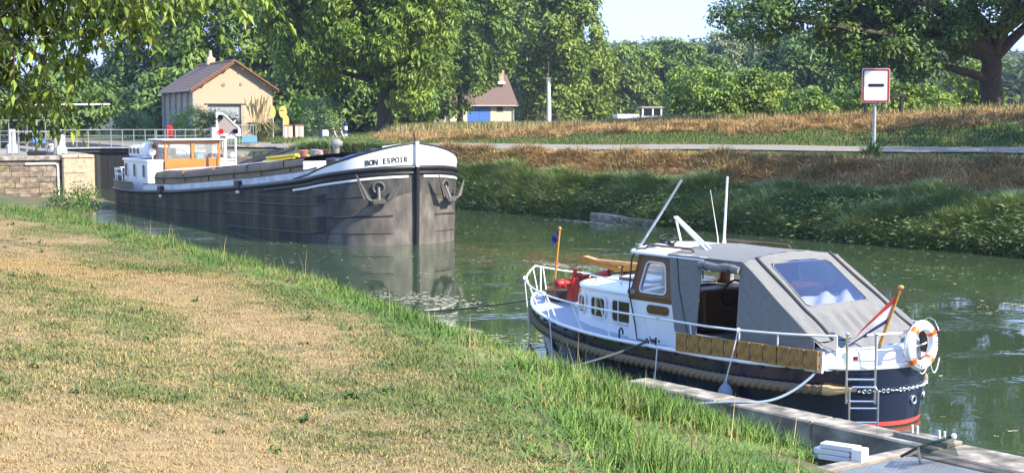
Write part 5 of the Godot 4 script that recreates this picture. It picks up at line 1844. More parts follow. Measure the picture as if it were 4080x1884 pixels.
func build_wheelhouse(o: Node3D) -> void:
	for s in [-1.0, 1.0]:
		var xf := lean_xf(s, 0.965, 1.30, 0.86, 1.97)
		var outer := PackedVector2Array([Vector2(0.50, 0.0), Vector2(-0.44, 0.0), Vector2(-0.30, 0.68), Vector2(0.34, 0.68)])
		var inner := rounded(PackedVector2Array([Vector2(0.30, 0.13), Vector2(-0.26, 0.13), Vector2(-0.17, 0.56), Vector2(0.20, 0.56)]), 0.07)
		var c := Vector2(0.02, 0.34)
		var b := MB.new()
		b.ring(cast_out(inner, outer, c), inner, 0.04, xf)
		# corners that the rays miss
		for q in outer:
			pass
		var wall := part(o, "wheelhouse_side", b, M.brown_wood)
		for e in [[outer[0], outer[3]], [outer[1], outer[2]]]:
			part(wall, "corner_post", one_bar(xf * Vector3(e[0].x, e[0].y, 0), xf * Vector3(e[1].x, e[1].y, 0), 0.05, 0.06), M.brown_wood)
		part(wall, "bottom_rail", one_bar(xf * Vector3(0.5, 0.03, 0), xf * Vector3(-0.44, 0.03, 0), 0.05, 0.07), M.brown_wood)
		var fb := MB.new()
		fb.ring(grow(inner, 0.022), inner, 0.06, xf)
		var fr := part(o, "side_window", fb, M.white_old)
		var gb := MB.new(); gb.prism(grow(inner, 0.002), 0.01, xf)
		part(fr, "pane", gb, M.glass)
		# white lower side below the wood
		var lb := MB.new()
		lb.prism(PackedVector2Array([Vector2(0.5, 0.0), Vector2(-0.62, 0.0), Vector2(-0.50, 0.64), Vector2(0.5, 0.64)]), 0.03, lean_xf(s, 0.985, 0.68, 0.965, 1.32))
		part(o, "lower_side", lb, M.white)
	# windscreen: three panes between posts
	var fw := MB.new()
	for z in [-0.86, -0.3, 0.3, 0.86]:
		fw.bar(Vector3(0.52, 1.38, z * 1.05), Vector3(0.36, 1.98, z), 0.06, 0.05)
	fw.bar(Vector3(0.53, 1.42, -0.9), Vector3(0.53, 1.42, 0.9), 0.09, 0.06)
	fw.bar(Vector3(0.37, 1.96, -0.87), Vector3(0.37, 1.96, 0.87), 0.06, 0.06)
	var wsn := part(o, "windscreen_frame", fw, M.brown_wood)
	for z in [-0.58, 0.0, 0.58]:
		var pb := MB.new(); pb.quad(Vector3(0.515, 1.44, z - 0.26), Vector3(0.515, 1.44, z + 0.26), Vector3(0.375, 1.95, z + 0.26), Vector3(0.375, 1.95, z - 0.26))
		part(wsn, "windscreen_pane", pb, M.glass)
	# roof with a visor at the front
	var rows := []
	for e in [[0.66, 0.72], [0.64, 0.84], [0.5, 0.93], [0.0, 0.95], [-0.5, 0.96], [-1.05, 0.96]]:
		var row := PackedVector3Array()
		for q in [[-1.0, 1.965], [-1.02, 1.99], [-0.97, 2.02], [-0.6, 2.06], [0.0, 2.085], [0.6, 2.06], [0.97, 2.02], [1.02, 1.99], [1.0, 1.965]]:
			row.append(Vector3(e[0], q[1], q[0] * e[1]))
		rows.append(row)
	var rb := MB.new(); rb.grid(rows)
	rb.quad(rows[0][0], rows[0][8], rows[0][5], rows[0][3])
	var fr := MB.new()
	var face := PackedVector3Array(rows[0])
	for k in 7: rb.tri(face[0], face[k + 1], face[k + 2] if k < 7 else face[8])
	rb.quad(rows[0][0], rows[0][8], rows[5][8], rows[5][0])
	part(o, "wheelhouse_roof", rb, M.white)
	for s in [-1.0, 1.0]:
		part(o, "roof_grab_rail", one_tube([Vector3(0.35, 2.06, s * 0.78), Vector3(0.3, 2.10, s * 0.78), Vector3(-0.6 if s < 0 else -1.0, 2.10, s * 0.78), Vector3(-0.64 if s < 0 else -1.05, 2.06, s * 0.78)], 0.018), M.brown_wood)
	# gear on the roof: struts, aerials, coiled line
	var wp := part(o, "raised_strut", one_tube([Vector3(0.53, 2.03, -0.78), Vector3(0.28, 2.52, -0.6), Vector3(0.0, 3.05, -0.42)], 0.018, 8), M.steel)
	part(wp, "strut_foot", one_box(Vector3(0.53, 2.05, -0.79), Vector3(0.09, 0.1, 0.07), Basis.IDENTITY, 0.01), M.iron)
	var af := MB.new()
	af.tube([Vector3(-0.65, 2.06, -0.52), Vector3(0.36, 2.48, -0.22)], 0.02, 6)
	af.tube([Vector3(-0.62, 2.06, -0.40), Vector3(0.36, 2.48, -0.17)], 0.02, 6)
	af.tube([Vector3(0.36, 2.48, -0.2), Vector3(0.44, 2.07, 0.0)], 0.018, 6)
	part(o, "mast_frame", af, M.pipe_white)
	part(o, "antenna_mast", one_tube([Vector3(0.03, 2.05, 0.5), Vector3(0.03, 2.16, 0.5), Vector3(-0.02, 3.08, 0.5)], [0.035, 0.02, 0.016], 8), M.pipe_white)
	part(o, "whip_aerial", one_tube([Vector3(0.16, 2.05, 0.5), Vector3(0.17, 2.16, 0.5), Vector3(0.34, 2.87, 0.5)], [0.015, 0.008, 0.004], 5), M.rope_white)
	var cl := MB.new()
	for k in 5:
		var t := torus(Vector3(0.18, 2.12 + 0.02 * k, -0.52), 0.1 + 0.02 * (k % 3), 0.013, Vector3(0.3 * sin(k), 1, 0.4 * cos(k)), 14, 5)
		var base := cl.v.size()
		for q in t.v.size(): cl.vert(t.v[q], t.nn[q])
		for q in range(0, t.ix.size(), 3): cl.face(base + t.ix[q], base + t.ix[q + 1], base + t.ix[q + 2])
	var coil := single("coiled_cable", "coil of black cable on the cruiser's wheelhouse roof", "cable", cl, M.cable)
	coil.transform = cruiser.transform
	var drop := MB.new()
	drop.tube([Vector3(0.28, 2.08, -0.6), Vector3(0.44, 2.03, -0.9), Vector3(0.47, 1.9, -0.97), Vector3(0.46, 1.4, -1.03), Vector3(0.3, 0.95, -1.05), Vector3(0.2, 0.74, -1.1), Vector3(-0.1, 0.735, -1.12), Vector3(-0.25, 0.74, -1.1)], 0.012, 6)
	var dc := single("shore_cable", "black cable hanging from the wheelhouse roof down to the cruiser's side deck", "cable", drop, M.cable)
	dc.transform = cruiser.transform

func build_canopy(o: Node3D) -> void:
	# white coaming under the canopy
	for s in [-1.0, 1.0]:
		var cb := MB.new()
		cb.prism(PackedVector2Array([Vector2(-0.6, 0.0), Vector2(-3.3, 0.03), Vector2(-3.3, 0.30), Vector2(-2.2, 0.26), Vector2(-0.55, 0.26)]), 0.03, lean_xf(s, 1.06, 0.69, 1.04, 0.98))
		part(o, "cockpit_coaming", cb, M.white)
	# fabric side panels: before and behind the doorway, and a header over it
	var names := {}
	for s in [-1.0, 1.0]:
		var xf := lean_xf(s, 1.075, 0.94, 0.955, 2.0)
		var fwd := PackedVector2Array([Vector2(-0.33, 1.065), Vector2(-1.0, 1.065), Vector2(-1.01, 0.0), Vector2(-0.58, 0.0), Vector2(-0.45, 0.45)])
		var aft := PackedVector2Array([Vector2(-1.74, 1.065), Vector2(-1.80, 1.065), Vector2(-3.16, 0.17), Vector2(-3.16, 0.02), Vector2(-1.78, 0.0)])
		var fb := MB.new(); fb.prism(fwd, 0.014, xf)
		part(o, "canopy_front_panel", fb, M.canvas)
		var ab := MB.new(); ab.prism(aft, 0.014, xf)
		part(o, "canopy_rear_panel", ab, M.canvas)
		var hb := MB.new()
		if s < 0:
			hb.prism(PackedVector2Array([Vector2(-1.0, 1.0), Vector2(-1.0, 1.065), Vector2(-1.74, 1.065), Vector2(-1.76, 1.0)]), 0.014, xf)
			part(o, "doorway_header", hb, M.canvas)
		else:
			# the far side is closed, with a clear window
			var inner := rrect(-1.38, 0.78, 0.66, 0.34, 0.08)
			var outer := PackedVector2Array([Vector2(-1.0, 1.065), Vector2(-1.76, 1.065), Vector2(-1.78, 0.0), Vector2(-1.0, 0.0)])
			hb.ring(cast_out(inner, outer, Vector2(-1.38, 0.78)), inner, 0.014, xf)
			var pn := part(o, "canopy_middle_panel", hb, M.canvas)
			var gb := MB.new(); gb.prism(grow(inner, 0.01), 0.006, xf)
			part(pn, "clear_window", gb, M.vinyl)
		# seam piping
		part(o, "canopy_seam", one_tube([xf * Vector3(-0.50, 1.05, 0.012 * s), xf * Vector3(-0.60, 0.6, 0.012 * s), xf * Vector3(-0.84, 0.02, 0.012 * s)], 0.008), M.zip)
	# rolled-up door flap with straps
	var roll := MB.new()
	var rp := []
	for k in 9:
		var t := k / 8.0
		rp.append(Vector3(lerpf(-0.98, -1.76, t), 1.915 + 0.012 * sin(t * 11.0), -1.0))
	roll.tube(rp, [0.05, 0.06, 0.055, 0.062, 0.055, 0.06, 0.055, 0.062, 0.05], 10)
	var rl := part(o, "rolled_flap", roll, M.canvas)
	for x in [-1.12, -1.6]:
		part(rl, "strap", torus(Vector3(x, 1.915, -1.0), 0.064, 0.008, Vector3.RIGHT, 14, 5), M.zip)
		part(rl, "strap_end", one_bar(Vector3(x, 1.86, -1.06), Vector3(x, 1.74, -1.06), 0.02, 0.008), M.zip)
	# roof fabric with sagging creases
	var rows := []
	for i in 15:
		var x := lerpf(-0.30, -1.78, i / 14.0)
		var row := PackedVector3Array()
		for j in 15:
			var q := lerpf(-1.0, 1.0, j / 14.0)
			var yy := 2.015 + 0.10 * (1.0 - q * q) - 0.02 * sin(PI * i / 14.0) * (1.0 - q * q) + 0.006 * sin(q * 23.0 + i * 1.3)
			if i == 0: yy += 0.004
			row.append(Vector3(x, yy, q * 0.962))
		rows.append(row)
	var rb := MB.new(); rb.grid(rows)
	part(o, "canopy_roof", rb, M.canvas)
	for s in [-1.0, 1.0]:
		part(o, "roof_seam", one_tube([Vector3(-0.3, 2.012, s * 0.962), Vector3(-1.0, 2.012, s * 0.965), Vector3(-1.79, 2.012, s * 0.962)], 0.012), M.canvas)
	# sloping stern panel: fabric with a big clear window, pleats below it
	var tl := Vector3(-1.79, 2.012, -0.962)
	var tr := Vector3(-1.79, 2.012, 0.962)
	var bl := Vector3(-3.18, 1.10, -1.05)
	var br := Vector3(-3.18, 1.10, 1.05)
	var tcy := 0.10
	var at := func(u: float, w: float) -> Vector3:
		# u across 0..1, w down 0..1
		var p := tl.lerp(tr, u).lerp(bl.lerp(br, u), w)
		p += Vector3(0, 1, 0) * tcy * (1.0 - pow(2.0 * u - 1.0, 2.0)) * (1.0 - w)
		var pleat := 0.0
		if w > 0.66: pleat = 0.022 * sin(u * 52.0 + sin(u * 13.0)) * sin(PI * clampf((w - 0.66) / 0.34, 0, 1))
		else: pleat = 0.004 * sin(u * 30.0 + w * 9.0)
		return p + Vector3(-0.55, 0.83, 0) * pleat
	var u0 := 0.2; var u1 := 0.8; var w0 := 0.10; var w1 := 0.62
	var fab := MB.new()
	for cell in [[0.0, u0, 0.0, 1.0, 8, 24], [u1, 1.0, 0.0, 1.0, 8, 24], [u0, u1, 0.0, w0, 30, 3], [u0, u1, w1, 1.0, 60, 12]]:
		var rws := []
		for i in int(cell[5]) + 1:
			var row := PackedVector3Array()
			for j in int(cell[4]) + 1:
				row.append(at.call(lerpf(cell[0], cell[1], j / float(cell[4])), lerpf(cell[2], cell[3], i / float(cell[5]))))
			rws.append(row)
		fab.grid(rws)
	part(o, "canopy_stern_panel", fab, M.canvas)
	var wn := MB.new()
	var wr := []
	for i in 5:
		var row := PackedVector3Array()
		for j in 9: row.append(at.call(lerpf(u0, u1, j / 8.0), lerpf(w0, w1, i / 4.0)) - Vector3(-0.55, 0.83, 0) * 0.003)
		wr.append(row)
	wn.grid(wr)
	part(o, "stern_window", wn, M.vinyl)
	var edge := []
	for q in [[u0 + 0.03, w0], [u1 - 0.03, w0], [u1, w0 + 0.04], [u1, w1 - 0.03], [u1 - 0.03, w1], [u0 + 0.03, w1], [u0, w1 - 0.03], [u0, w0 + 0.04], [u0 + 0.03, w0]]:
		edge.append(at.call(q[0], q[1]))
	part(o, "window_binding", one_tube(edge, 0.014, 6), M.canvas)
	for uu in [0.13, 0.9]:
		var zp := []
		for i in 13: zp.append(at.call(lerpf(uu, uu + (0.02 if uu < 0.5 else 0.05), i / 12.0), i / 12.0) + Vector3(-0.55, 0.83, 0) * 0.008)
		part(o, "zip_band", one_tube(zp, 0.026, 6), M.zip)
	# the crumpled skirt and cover behind
	var sk := MB.new()
	var sr := []
	for i in 6:
		var row := PackedVector3Array()
		for j in 25:
			var q := lerpf(-1.0, 1.0, j / 24.0)
			var t := i / 5.0
			row.append(Vector3(-3.18 - 0.22 * t * (1.0 - 0.35 * q * q), 1.09 - 0.10 * t + 0.012 * sin(q * 17.0 + t * 5.0), q * lerpf(1.05, 1.0, t)))
		sr.append(row)
	sk.grid(sr)
	part(o, "canopy_skirt", sk, M.canvas)
	# rumpled white cover stowed behind the stern window
	var cv := MB.new()
	var cr := []
	for i in 9:
		var row := PackedVector3Array()
		for j in 25:
			var u := j / 24.0
			var t := i / 8.0
			row.append(Vector3(-2.25 - 0.5 * t, 1.60 - 0.30 * t - 0.10 * (1.0 - t) * (1.0 - t) + 0.07 * absf(sin(u * 9.0 + t * 3.0)) + 0.035 * sin(u * 23.0 + t * 11.0), lerpf(-0.7, 0.8, u)))
		cr.append(row)
	cv.grid(cr)
	var cover_o := single("stowed_cover", "rumpled white cover piled behind the cruiser's stern window", "cover", cv, M.cloth_white)
	cover_o.transform = cruiser.transform
	# cockpit inside
	part(o, "cockpit_floor", one_box(Vector3(-1.4, 0.55, 0), Vector3(3.4, 0.03, 2.0)), M.inside)
	part(o, "stern_bench", one_box(Vector3(-2.6, 0.85, 0), Vector3(0.7, 0.55, 1.9), Basis.IDENTITY, 0.04), M.inside)
	var helm := part(o, "helm_console", one_box(Vector3(0.12, 1.1, 0.42), Vector3(0.5, 0.62, 0.95), Basis.IDENTITY, 0.03), M.inside)
	part(helm, "steering_wheel", torus(Vector3(-0.2, 1.35, 0.45), 0.2, 0.018, Vector3(1, 0.3, 0), 22, 6), M.black)
	part(o, "wooden_locker", one_box(Vector3(-1.0, 1.0, 0.82), Vector3(1.4, 0.85, 0.3), Basis.IDENTITY, 0.02), M.brown_wood)
	part(o, "locker_top", one_box(Vector3(-1.3, 1.45, 0.74), Vector3(0.62, 0.03, 0.46), Basis(Vector3.RIGHT, -0.5)), M.varnish)
	part(o, "side_lining", one_box(Vector3(-0.1, 0.98, 0.92), Vector3(1.1, 0.7, 0.02)), M.brown_wood)
	part(o, "bulkhead", one_box(Vector3(0.3, 1.0, -0.55), Vector3(0.04, 0.7, 0.7)), M.inside)
	var st := MB.new()
	st.box(Vector3(-1.25, 1.02, -0.1), Vector3(0.46, 0.12, 0.46), Basis.IDENTITY, 0.05)
	st.box(Vector3(-1.5, 1.28, -0.1), Vector3(0.1, 0.46, 0.44), Basis(Vector3.BACK, -0.12), 0.04)
	st.tube([Vector3(-1.25, 0.56, -0.1), Vector3(-1.25, 0.98, -0.1)], 0.05, 10)
	var ch := single("helm_chair", "dark padded helm chair inside the cruiser's open canopy doorway", "chair", st, M.seat)
	ch.transform = cruiser.transform

func build_rails(o: Node3D, lo: PackedVector2Array, hi: PackedVector2Array, y0: float, y1: float, n: int) -> void:
	var kend := c_k(-3.3)
	var rail_y := func(k: int) -> float: return c_sheer(k) + lerp_table([[-4.0, 0.44], [2.6, 0.42], [3.6, 0.42], [3.95, 0.46]], c_hi[k].x)
	for s in [-1.0, 1.0]:
		var pts := []
		for k in range(0, kend + 1): pts.append(skin(lo, hi, y0, y1, k, rail_y.call(k), s, -0.06))
		part(o, "guard_rail", one_tube(pts, 0.016, 8), M.pipe_white)
		var stx := [3.85, 3.5, 2.95, 2.2, 1.45, 0.7, -0.1, -0.9, -1.75, -2.5, -3.3]
		for x in stx:
			var k := c_k(x)
			part(o, "stanchion", one_tube([skin(lo, hi, y0, y1, k, c_sheer(k), s, -0.06), skin(lo, hi, y0, y1, k, rail_y.call(k), s, -0.06)], 0.012), M.pipe_white)
		# fore post
	part(o, "bow_post", one_tube([Vector3(3.9, 0.95, 0), Vector3(3.9, 1.42, 0)], 0.016), M.pipe_white)
	# stern pulpit beyond the gap
	var ka := c_k(-3.55)
	for s in [1.0]:
		var pts := []
		for k in range(ka, n + 1): pts.append(skin(lo, hi, y0, y1, k, c_sheer(k) + 0.44, s, -0.08))
		for k in range(n - 1, n - 6, -1): pts.append(skin(lo, hi, y0, y1, k, c_sheer(k) + 0.44, -s, -0.08))
		part(o, "stern_rail", one_tube(pts, 0.016, 8), M.pipe_white)
		var low := []
		for p in pts: low.append(p - Vector3.UP * 0.2)
		part(o, "stern_mid_rail", one_tube(low, 0.012, 6), M.pipe_white)
		for i in range(0, pts.size(), 5):
			part(o, "stern_stanchion", one_tube([pts[i], pts[i] - Vector3.UP * 0.44], 0.014), M.pipe_white)
	# bollard crosses on the near side deck
	for x in [0.02, -3.2]:
		var k := c_k(x)
		for s in [-1.0, 1.0]:
			var p := skin(lo, hi, y0, y1, k, c_sheer(k), s, -0.10)
			var b := MB.new()
			for e in [-0.07, 0.07]:
				b.tube([p + Vector3(e, 0, 0), p + Vector3(e, 0.13, 0)], 0.018, 8)
			b.tube([p + Vector3(-0.14, 0.085, 0), p + Vector3(0.14, 0.085, 0)], 0.016, 8)
			part(o, "mooring_cleat", b, M.black)
	part(o, "step_hook", one_tube([Vector3(0.5, 0.72, -1.18), Vector3(0.5, 0.84, -1.18), Vector3(0.46, 0.88, -1.18), Vector3(0.42, 0.84, -1.18), Vector3(0.42, 0.79, -1.18)], 0.014), M.black)

func build_foredeck(o: Node3D) -> void:
	# red windlass
	var b := MB.new()
	b.box(Vector3(3.02, 1.12, 0.0), Vector3(0.18, 0.42, 0.16), Basis.IDENTITY, 0.03)
	b.tube([Vector3(3.02, 1.24, -0.36), Vector3(3.02, 1.24, 0.36)], 0.04, 8)
	b.tube([Vector3(3.02, 1.3, 0.0), Vector3(2.98, 1.48, 0.02)], 0.035, 8)
	var w := part(o, "windlass", b, M.red_paint)
	for s in [-1.0, 1.0]:
		var d := MB.new()
		d.lathe([Vector2(0.0, 0), Vector2(0.085, 0), Vector2(0.055, 0.05), Vector2(0.055, 0.09), Vector2(0.085, 0.14), Vector2(0.0, 0.14)], 12, Transform3D(Basis(Vector3.RIGHT, s * PI * 0.5), Vector3(3.02, 1.24, s * 0.22)))
		part(w, "drum", d, M.red_paint)
	part(w, "gear_wheel", disc(Vector3(3.02, 1.27, 0.13), 0.13, Vector3.BACK, 0.03, 18), M.red_paint)
	# chain locker and anchor stowage
	part(o, "anchor_chock", one_box(Vector3(3.4, 1.0, 0.0), Vector3(0.4, 0.16, 0.4), Basis.IDENTITY, 0.03), M.inside)
	part(o, "anchor_stock", one_bar(Vector3(3.45, 1.12, -0.2), Vector3(2.95, 1.14, 0.3), 0.06, 0.05), M.varnish)
	# lowered wooden spars on a crutch
	var sp := MB.new()
	sp.tube([Vector3(2.85, 1.60, 0.2), Vector3(1.6, 1.62, 0.22), Vector3(0.55, 1.64, 0.25)], [0.05, 0.045, 0.04], 8)
	part(o, "lowered_mast", sp, M.varnish)
	var sp2 := MB.new()
	sp2.tube([Vector3(3.1, 1.30, 0.15), Vector3(2.2, 1.47, 0.25), Vector3(1.0, 1.54, 0.3)], [0.035, 0.04, 0.04], 8)
	part(o, "boom", sp2, M.brown_wood)
	part(o, "mast_tabernacle", one_bar(Vector3(2.9, 1.64, 0.15), Vector3(2.1, 1.50, 0.3), 0.13, 0.09), M.varnish)
	part(o, "mast_step", one_bar(Vector3(2.2, 1.50, 0.25), Vector3(1.5, 1.60, 0.25), 0.15, 0.07), M.varnish)
	for x in [2.0, 0.95]:
		part(o, "spar_crutch", one_bar(Vector3(x, 1.40, 0.2), Vector3(x, 1.62, 0.2), 0.05, 0.05), M.brown_wood)
	part(o, "red_wrap", one_tube([Vector3(2.55, 1.40, 0.2), Vector3(2.35, 1.44, 0.22)], 0.06, 8), M.red_paint)
	var cv := MB.new()
	cv.lathe([Vector2(0.0, -0.16), Vector2(0.1, -0.1), Vector2(0.17, 0.02), Vector2(0.12, 0.1), Vector2(0.02, 0.15)], 7, Transform3D(Basis(Vector3.RIGHT, 0.4), Vector3(0.75, 1.66, 0.15)))
	part(o, "fender_cover", cv, M.cloth_white)
	# jack staff with its small flag
	var fs := thing("jack_flag", "small blue flag on a varnished staff at the cruiser's bow", "flag")
	fs.transform = cruiser.transform
	part(fs, "staff", one_tube([Vector3(3.55, 0.98, 0.0), Vector3(3.42, 2.10, 0.03)], 0.018, 7), M.varnish)
	part(fs, "staff_band", one_tube([Vector3(3.487, 1.52, 0.015), Vector3(3.482, 1.56, 0.016)], 0.026, 7), M.orange)
	var fb := MB.new()
	var rows := []
	for i in 5:
		var row := PackedVector3Array()
		for j in 6:
			var t := j / 5.0
			row.append(Vector3(3.425 + 0.10 * t, 2.06 - 0.15 * i / 4.0 - 0.12 * t * t, 0.03 - 0.10 * t + 0.02 * sin(t * 7.0 + i)))
		rows.append(row)
	fb.grid(rows)
	part(fs, "flag_cloth", fb, M.flag_blue)
	var kn := MB.new(); kn.ball(Vector3(3.42, 2.11, 0.03), Vector3.ONE * 0.03)
	part(fs, "staff_knob", kn, M.varnish)

func build_aft(o: Node3D, lo: PackedVector2Array, hi: PackedVector2Array, y0: float, y1: float) -> void:
	# white aft coaming closing the cockpit
	var ab := MB.new()
	var rows := []
	for e in [[0.74, 0.0], [0.98, -0.03], [1.02, -0.10]]:
		var row := PackedVector3Array()
		for k in 17:
			var a := PI * k / 16.0
			row.append(Vector3(-3.1 - (0.52 + e[1]) * sin(a), e[0], -(1.04 + e[1]) * cos(a)))
		rows.append(row)
	ab.grid(rows)
	part(o, "aft_coaming", ab, M.white)
	part(o, "reflector", one_box(Vector3(-3.47, 0.90, -0.62), Vector3(0.06, 0.05, 0.11), Basis(Vector3.UP, 0.6), 0.01), M.red_paint)
	var lb := MB.new(); lb.lathe([Vector2(0, 0), Vector2(0.055, 0), Vector2(0.06, 0.02), Vector2(0.06, 0.15), Vector2(0.05, 0.17), Vector2(0, 0.17)], 12, Transform3D(Basis.IDENTITY, Vector3(-3.72, 0.86, 0.12)))
	part(o, "stern_lamp", lb, M.black)
	# bucket hung on the pulpit
	var bk := MB.new()
	bk.lathe([Vector2(0.0, 0), Vector2(0.11, 0), Vector2(0.15, 0.28), Vector2(0.165, 0.28), Vector2(0.165, 0.30), Vector2(0.14, 0.30), Vector2(0.10, 0.03), Vector2(0, 0.03)], 16)
	var bo := thing("bucket", "black bucket hanging on the cruiser's stern rail behind the lifebuoy", "bucket")
	bo.transform = cruiser.transform * Transform3D(Basis.IDENTITY, Vector3(-3.62, 0.88, 0.68))
	part(bo, "pail", bk, M.black_rubber)
	part(bo, "handle", one_tube([Vector3(-0.15, 0.29, 0), Vector3(-0.08, 0.42, 0), Vector3(0, 0.45, 0), Vector3(0.08, 0.42, 0), Vector3(0.15, 0.29, 0)], 0.006), M.steel)
	# looped line over the stern
	part(o, "stern_line", one_tube(sag(Vector3(-3.86, 0.82, 0.1), Vector3(-3.86, 0.82, 0.36), 0.16, 10) + sag(Vector3(-3.86, 0.82, 0.38), Vector3(-3.8, 0.82, 0.66), 0.18, 10), 0.009), M.rope_white)
	# ensign
	var fl := thing("ensign", "red white and blue ensign drooping from a varnished staff at the cruiser's stern", "flag")
	fl.transform = cruiser.transform
	var a := Vector3(-3.46, 0.82, -0.25)
	var t := Vector3(-3.86, 1.82, -0.24)
	part(fl, "staff", one_tube([a, a.lerp(t, 0.5), t], [0.024, 0.022, 0.018], 8), M.varnish)
	var kb := MB.new(); kb.ball(t, Vector3(0.04, 0.03, 0.04)); part(fl, "staff_knob", kb, M.varnish)
	part(fl, "staff_socket", one_tube([a - (t - a).normalized() * 0.06, a + (t - a).normalized() * 0.12], 0.034, 8), M.black)
	var stripe := func(f0: float, f1: float) -> MB:
		var b := MB.new()
		var rws := []
		for i in 5:
			var f := lerpf(f0, f1, i / 4.0)
			var hoist := t.lerp(a, 0.05 + 0.42 * f)
			var row := PackedVector3Array()
			for j in 13:
				var q := j / 12.0
				# the fly hangs down and forward in folds
				row.append(hoist + Vector3(0.36 * q, -0.36 * q - 0.26 * q * (1.0 - f), -0.46 * q) + Vector3(0.02, 0, 0.05) * sin(q * 8.0 + f * 3.0) * q + Vector3(-0.05, 0.03, 0) * sin(q * 14.0 + f * 6.0) * q * 0.4)
			rws.append(row)
		b.grid(rws)
		return b
	part(fl, "red_stripe", stripe.call(0.0, 0.34), M.flag_red)
	part(fl, "white_stripe", stripe.call(0.34, 0.82), M.flag_white)
	part(fl, "blue_stripe", stripe.call(0.82, 1.0), M.flag_blue)
	# lifebuoy on the pulpit
	var lr := thing("lifebuoy", "white lifebuoy with orange bands hung on the cruiser's stern rail", "lifebuoy")
	lr.transform = cruiser.transform * Transform3D(Basis(Vector3.UP, -PI * 0.5 + 0.03), Vector3(-3.93, 1.05, 0.10))
	part(lr, "ring", torus(Vector3.ZERO, 0.255, 0.065, Vector3.BACK, 40, 14), M.white)
	for k in 4:
		var q := deg_to_rad(40.0 + 90.0 * k)
		var bb := MB.new()
		var rws := []
		for i in 7:
			var e := q + lerpf(-0.13, 0.13, i / 6.0)
			var d := Vector3(cos(e), sin(e), 0)
			var row := PackedVector3Array()
			for j in 14:
				var s := TAU * j / 14
				row.append(d * (0.255 + 0.0685 * cos(s)) + Vector3.BACK * 0.0685 * sin(s))
			rws.append(row)
		bb.grid(rws, false, true)
		part(lr, "orange_band", bb, M.orange)
	var f := SystemFont.new(); f.font_names = PackedStringArray(["Droid Sans"]); f.font_weight = 700
	for e in [["HANNAY", 232.0, 8.0], ["MARINA", 20.0, -8.0]]:
		for i in (e[0] as String).length():
			var q := deg_to_rad(e[1] - e[2] * (i - 2.5) * 1.15 * (1.0 if e[1] > 90 else -1.0))
			if e[1] < 90: q = deg_to_rad(e[1] + 9.0 * (i - 2.5) * -1.0)
			var tm := TextMesh.new(); tm.text = e[0][i]; tm.font = f; tm.font_size = 48; tm.pixel_size = 0.00085; tm.depth = 0.004
			var l := part(lr, "letter", tm, M.sign_black)
			var d := Vector3(cos(q), sin(q), 0)
			l.transform = Transform3D(Basis(Vector3.BACK, q - PI * 0.5), d * 0.265 + Vector3.BACK * 0.066)
	part(lr, "grab_line", torus(Vector3.ZERO, 0.325, 0.006, Vector3.BACK, 32, 5), M.rope_white)
	# gangway plank lashed outside the rail
	var gp := thing("gangplank", "ribbed wooden gangplank hung along the cruiser's near guard rail", "gangplank")
	gp.transform = cruiser.transform
	var pa := Vector3(-0.88, 0.86, -1.345)
	var pb := Vector3(-3.36, 0.905, -1.20)
	var along := (pb - pa).normalized()
	var upv := Vector3.UP
	var bs := Basis(along, upv, along.cross(upv))
	var total := pa.distance_to(pb)
	for k in 11:
		var c := pa + along * total * (k + 0.5) / 11.0
		part(gp, "board", one_box(c, Vector3(total / 11.0 - 0.022, 0.25, 0.025), bs, 0.004), M.plank)
	for e in [-0.08, 0.08]:
		part(gp, "stringer", one_bar(pa + Vector3(0, e, 0.03), pb + Vector3(0, e, 0.03), 0.03, 0.05), M.brown_wood)
	for f2 in [0.32, 0.65]:
		part(gp, "slot", one_box(pa.lerp(pb, f2) + bs.z * -0.012, Vector3(0.035, 0.2, 0.018), bs), M.black)
	# boarding ladder over the quarter
	var ld := thing("boarding_ladder", "stainless steel boarding ladder hung over the cruiser's near quarter", "ladder")
	ld.transform = cruiser.transform
	var k0 := skin(lo, hi, y0, y1, c_k(-3.42), 0.8, -1.0, 0.10)
	var k1 := skin(lo, hi, y0, y1, c_k(-3.72), 0.8, -1.0, 0.10)
	var side := (k1 - k0).normalized()
	var la := k0
	var lb2 := k0 + side * 0.36
	for p in [la, lb2]:
		part(ld, "side_rail", one_tube([p + Vector3.UP * 0.42, p - Vector3.UP * 0.45], 0.017, 8), M.steel)
		var kn := MB.new(); kn.ball(p + Vector3.UP * 0.44, Vector3.ONE * 0.03); part(ld, "rail_knob", kn, M.steel)
	for yy in [-0.14, -0.42]:
		part(ld, "rung", one_tube([la + Vector3.UP * yy, lb2 + Vector3.UP * yy], 0.015, 8), M.steel)
	var out := side.cross(Vector3.UP)
	if out.z > 0: out = -out
	var oa := la + out * 0.05 + side * 0.03
	var ob := lb2 + out * 0.05 + side * 0.03
	part(ld, "lower_frame", one_tube([oa - Vector3.UP * 0.95, oa - Vector3.UP * 0.28, oa - Vector3.UP * 0.23 + side * 0.04, ob - Vector3.UP * 0.23 - side * 0.04, ob - Vector3.UP * 0.28, ob - Vector3.UP * 0.95], 0.016, 8), M.steel)
	for yy in [-0.5, -0.68, -0.88]:
		part(ld, "rung", one_tube([oa + Vector3.UP * yy, ob + Vector3.UP * yy], 0.014, 8), M.steel)

func to_world(p: Vector3) -> Vector3:
	return cruiser.transform * p

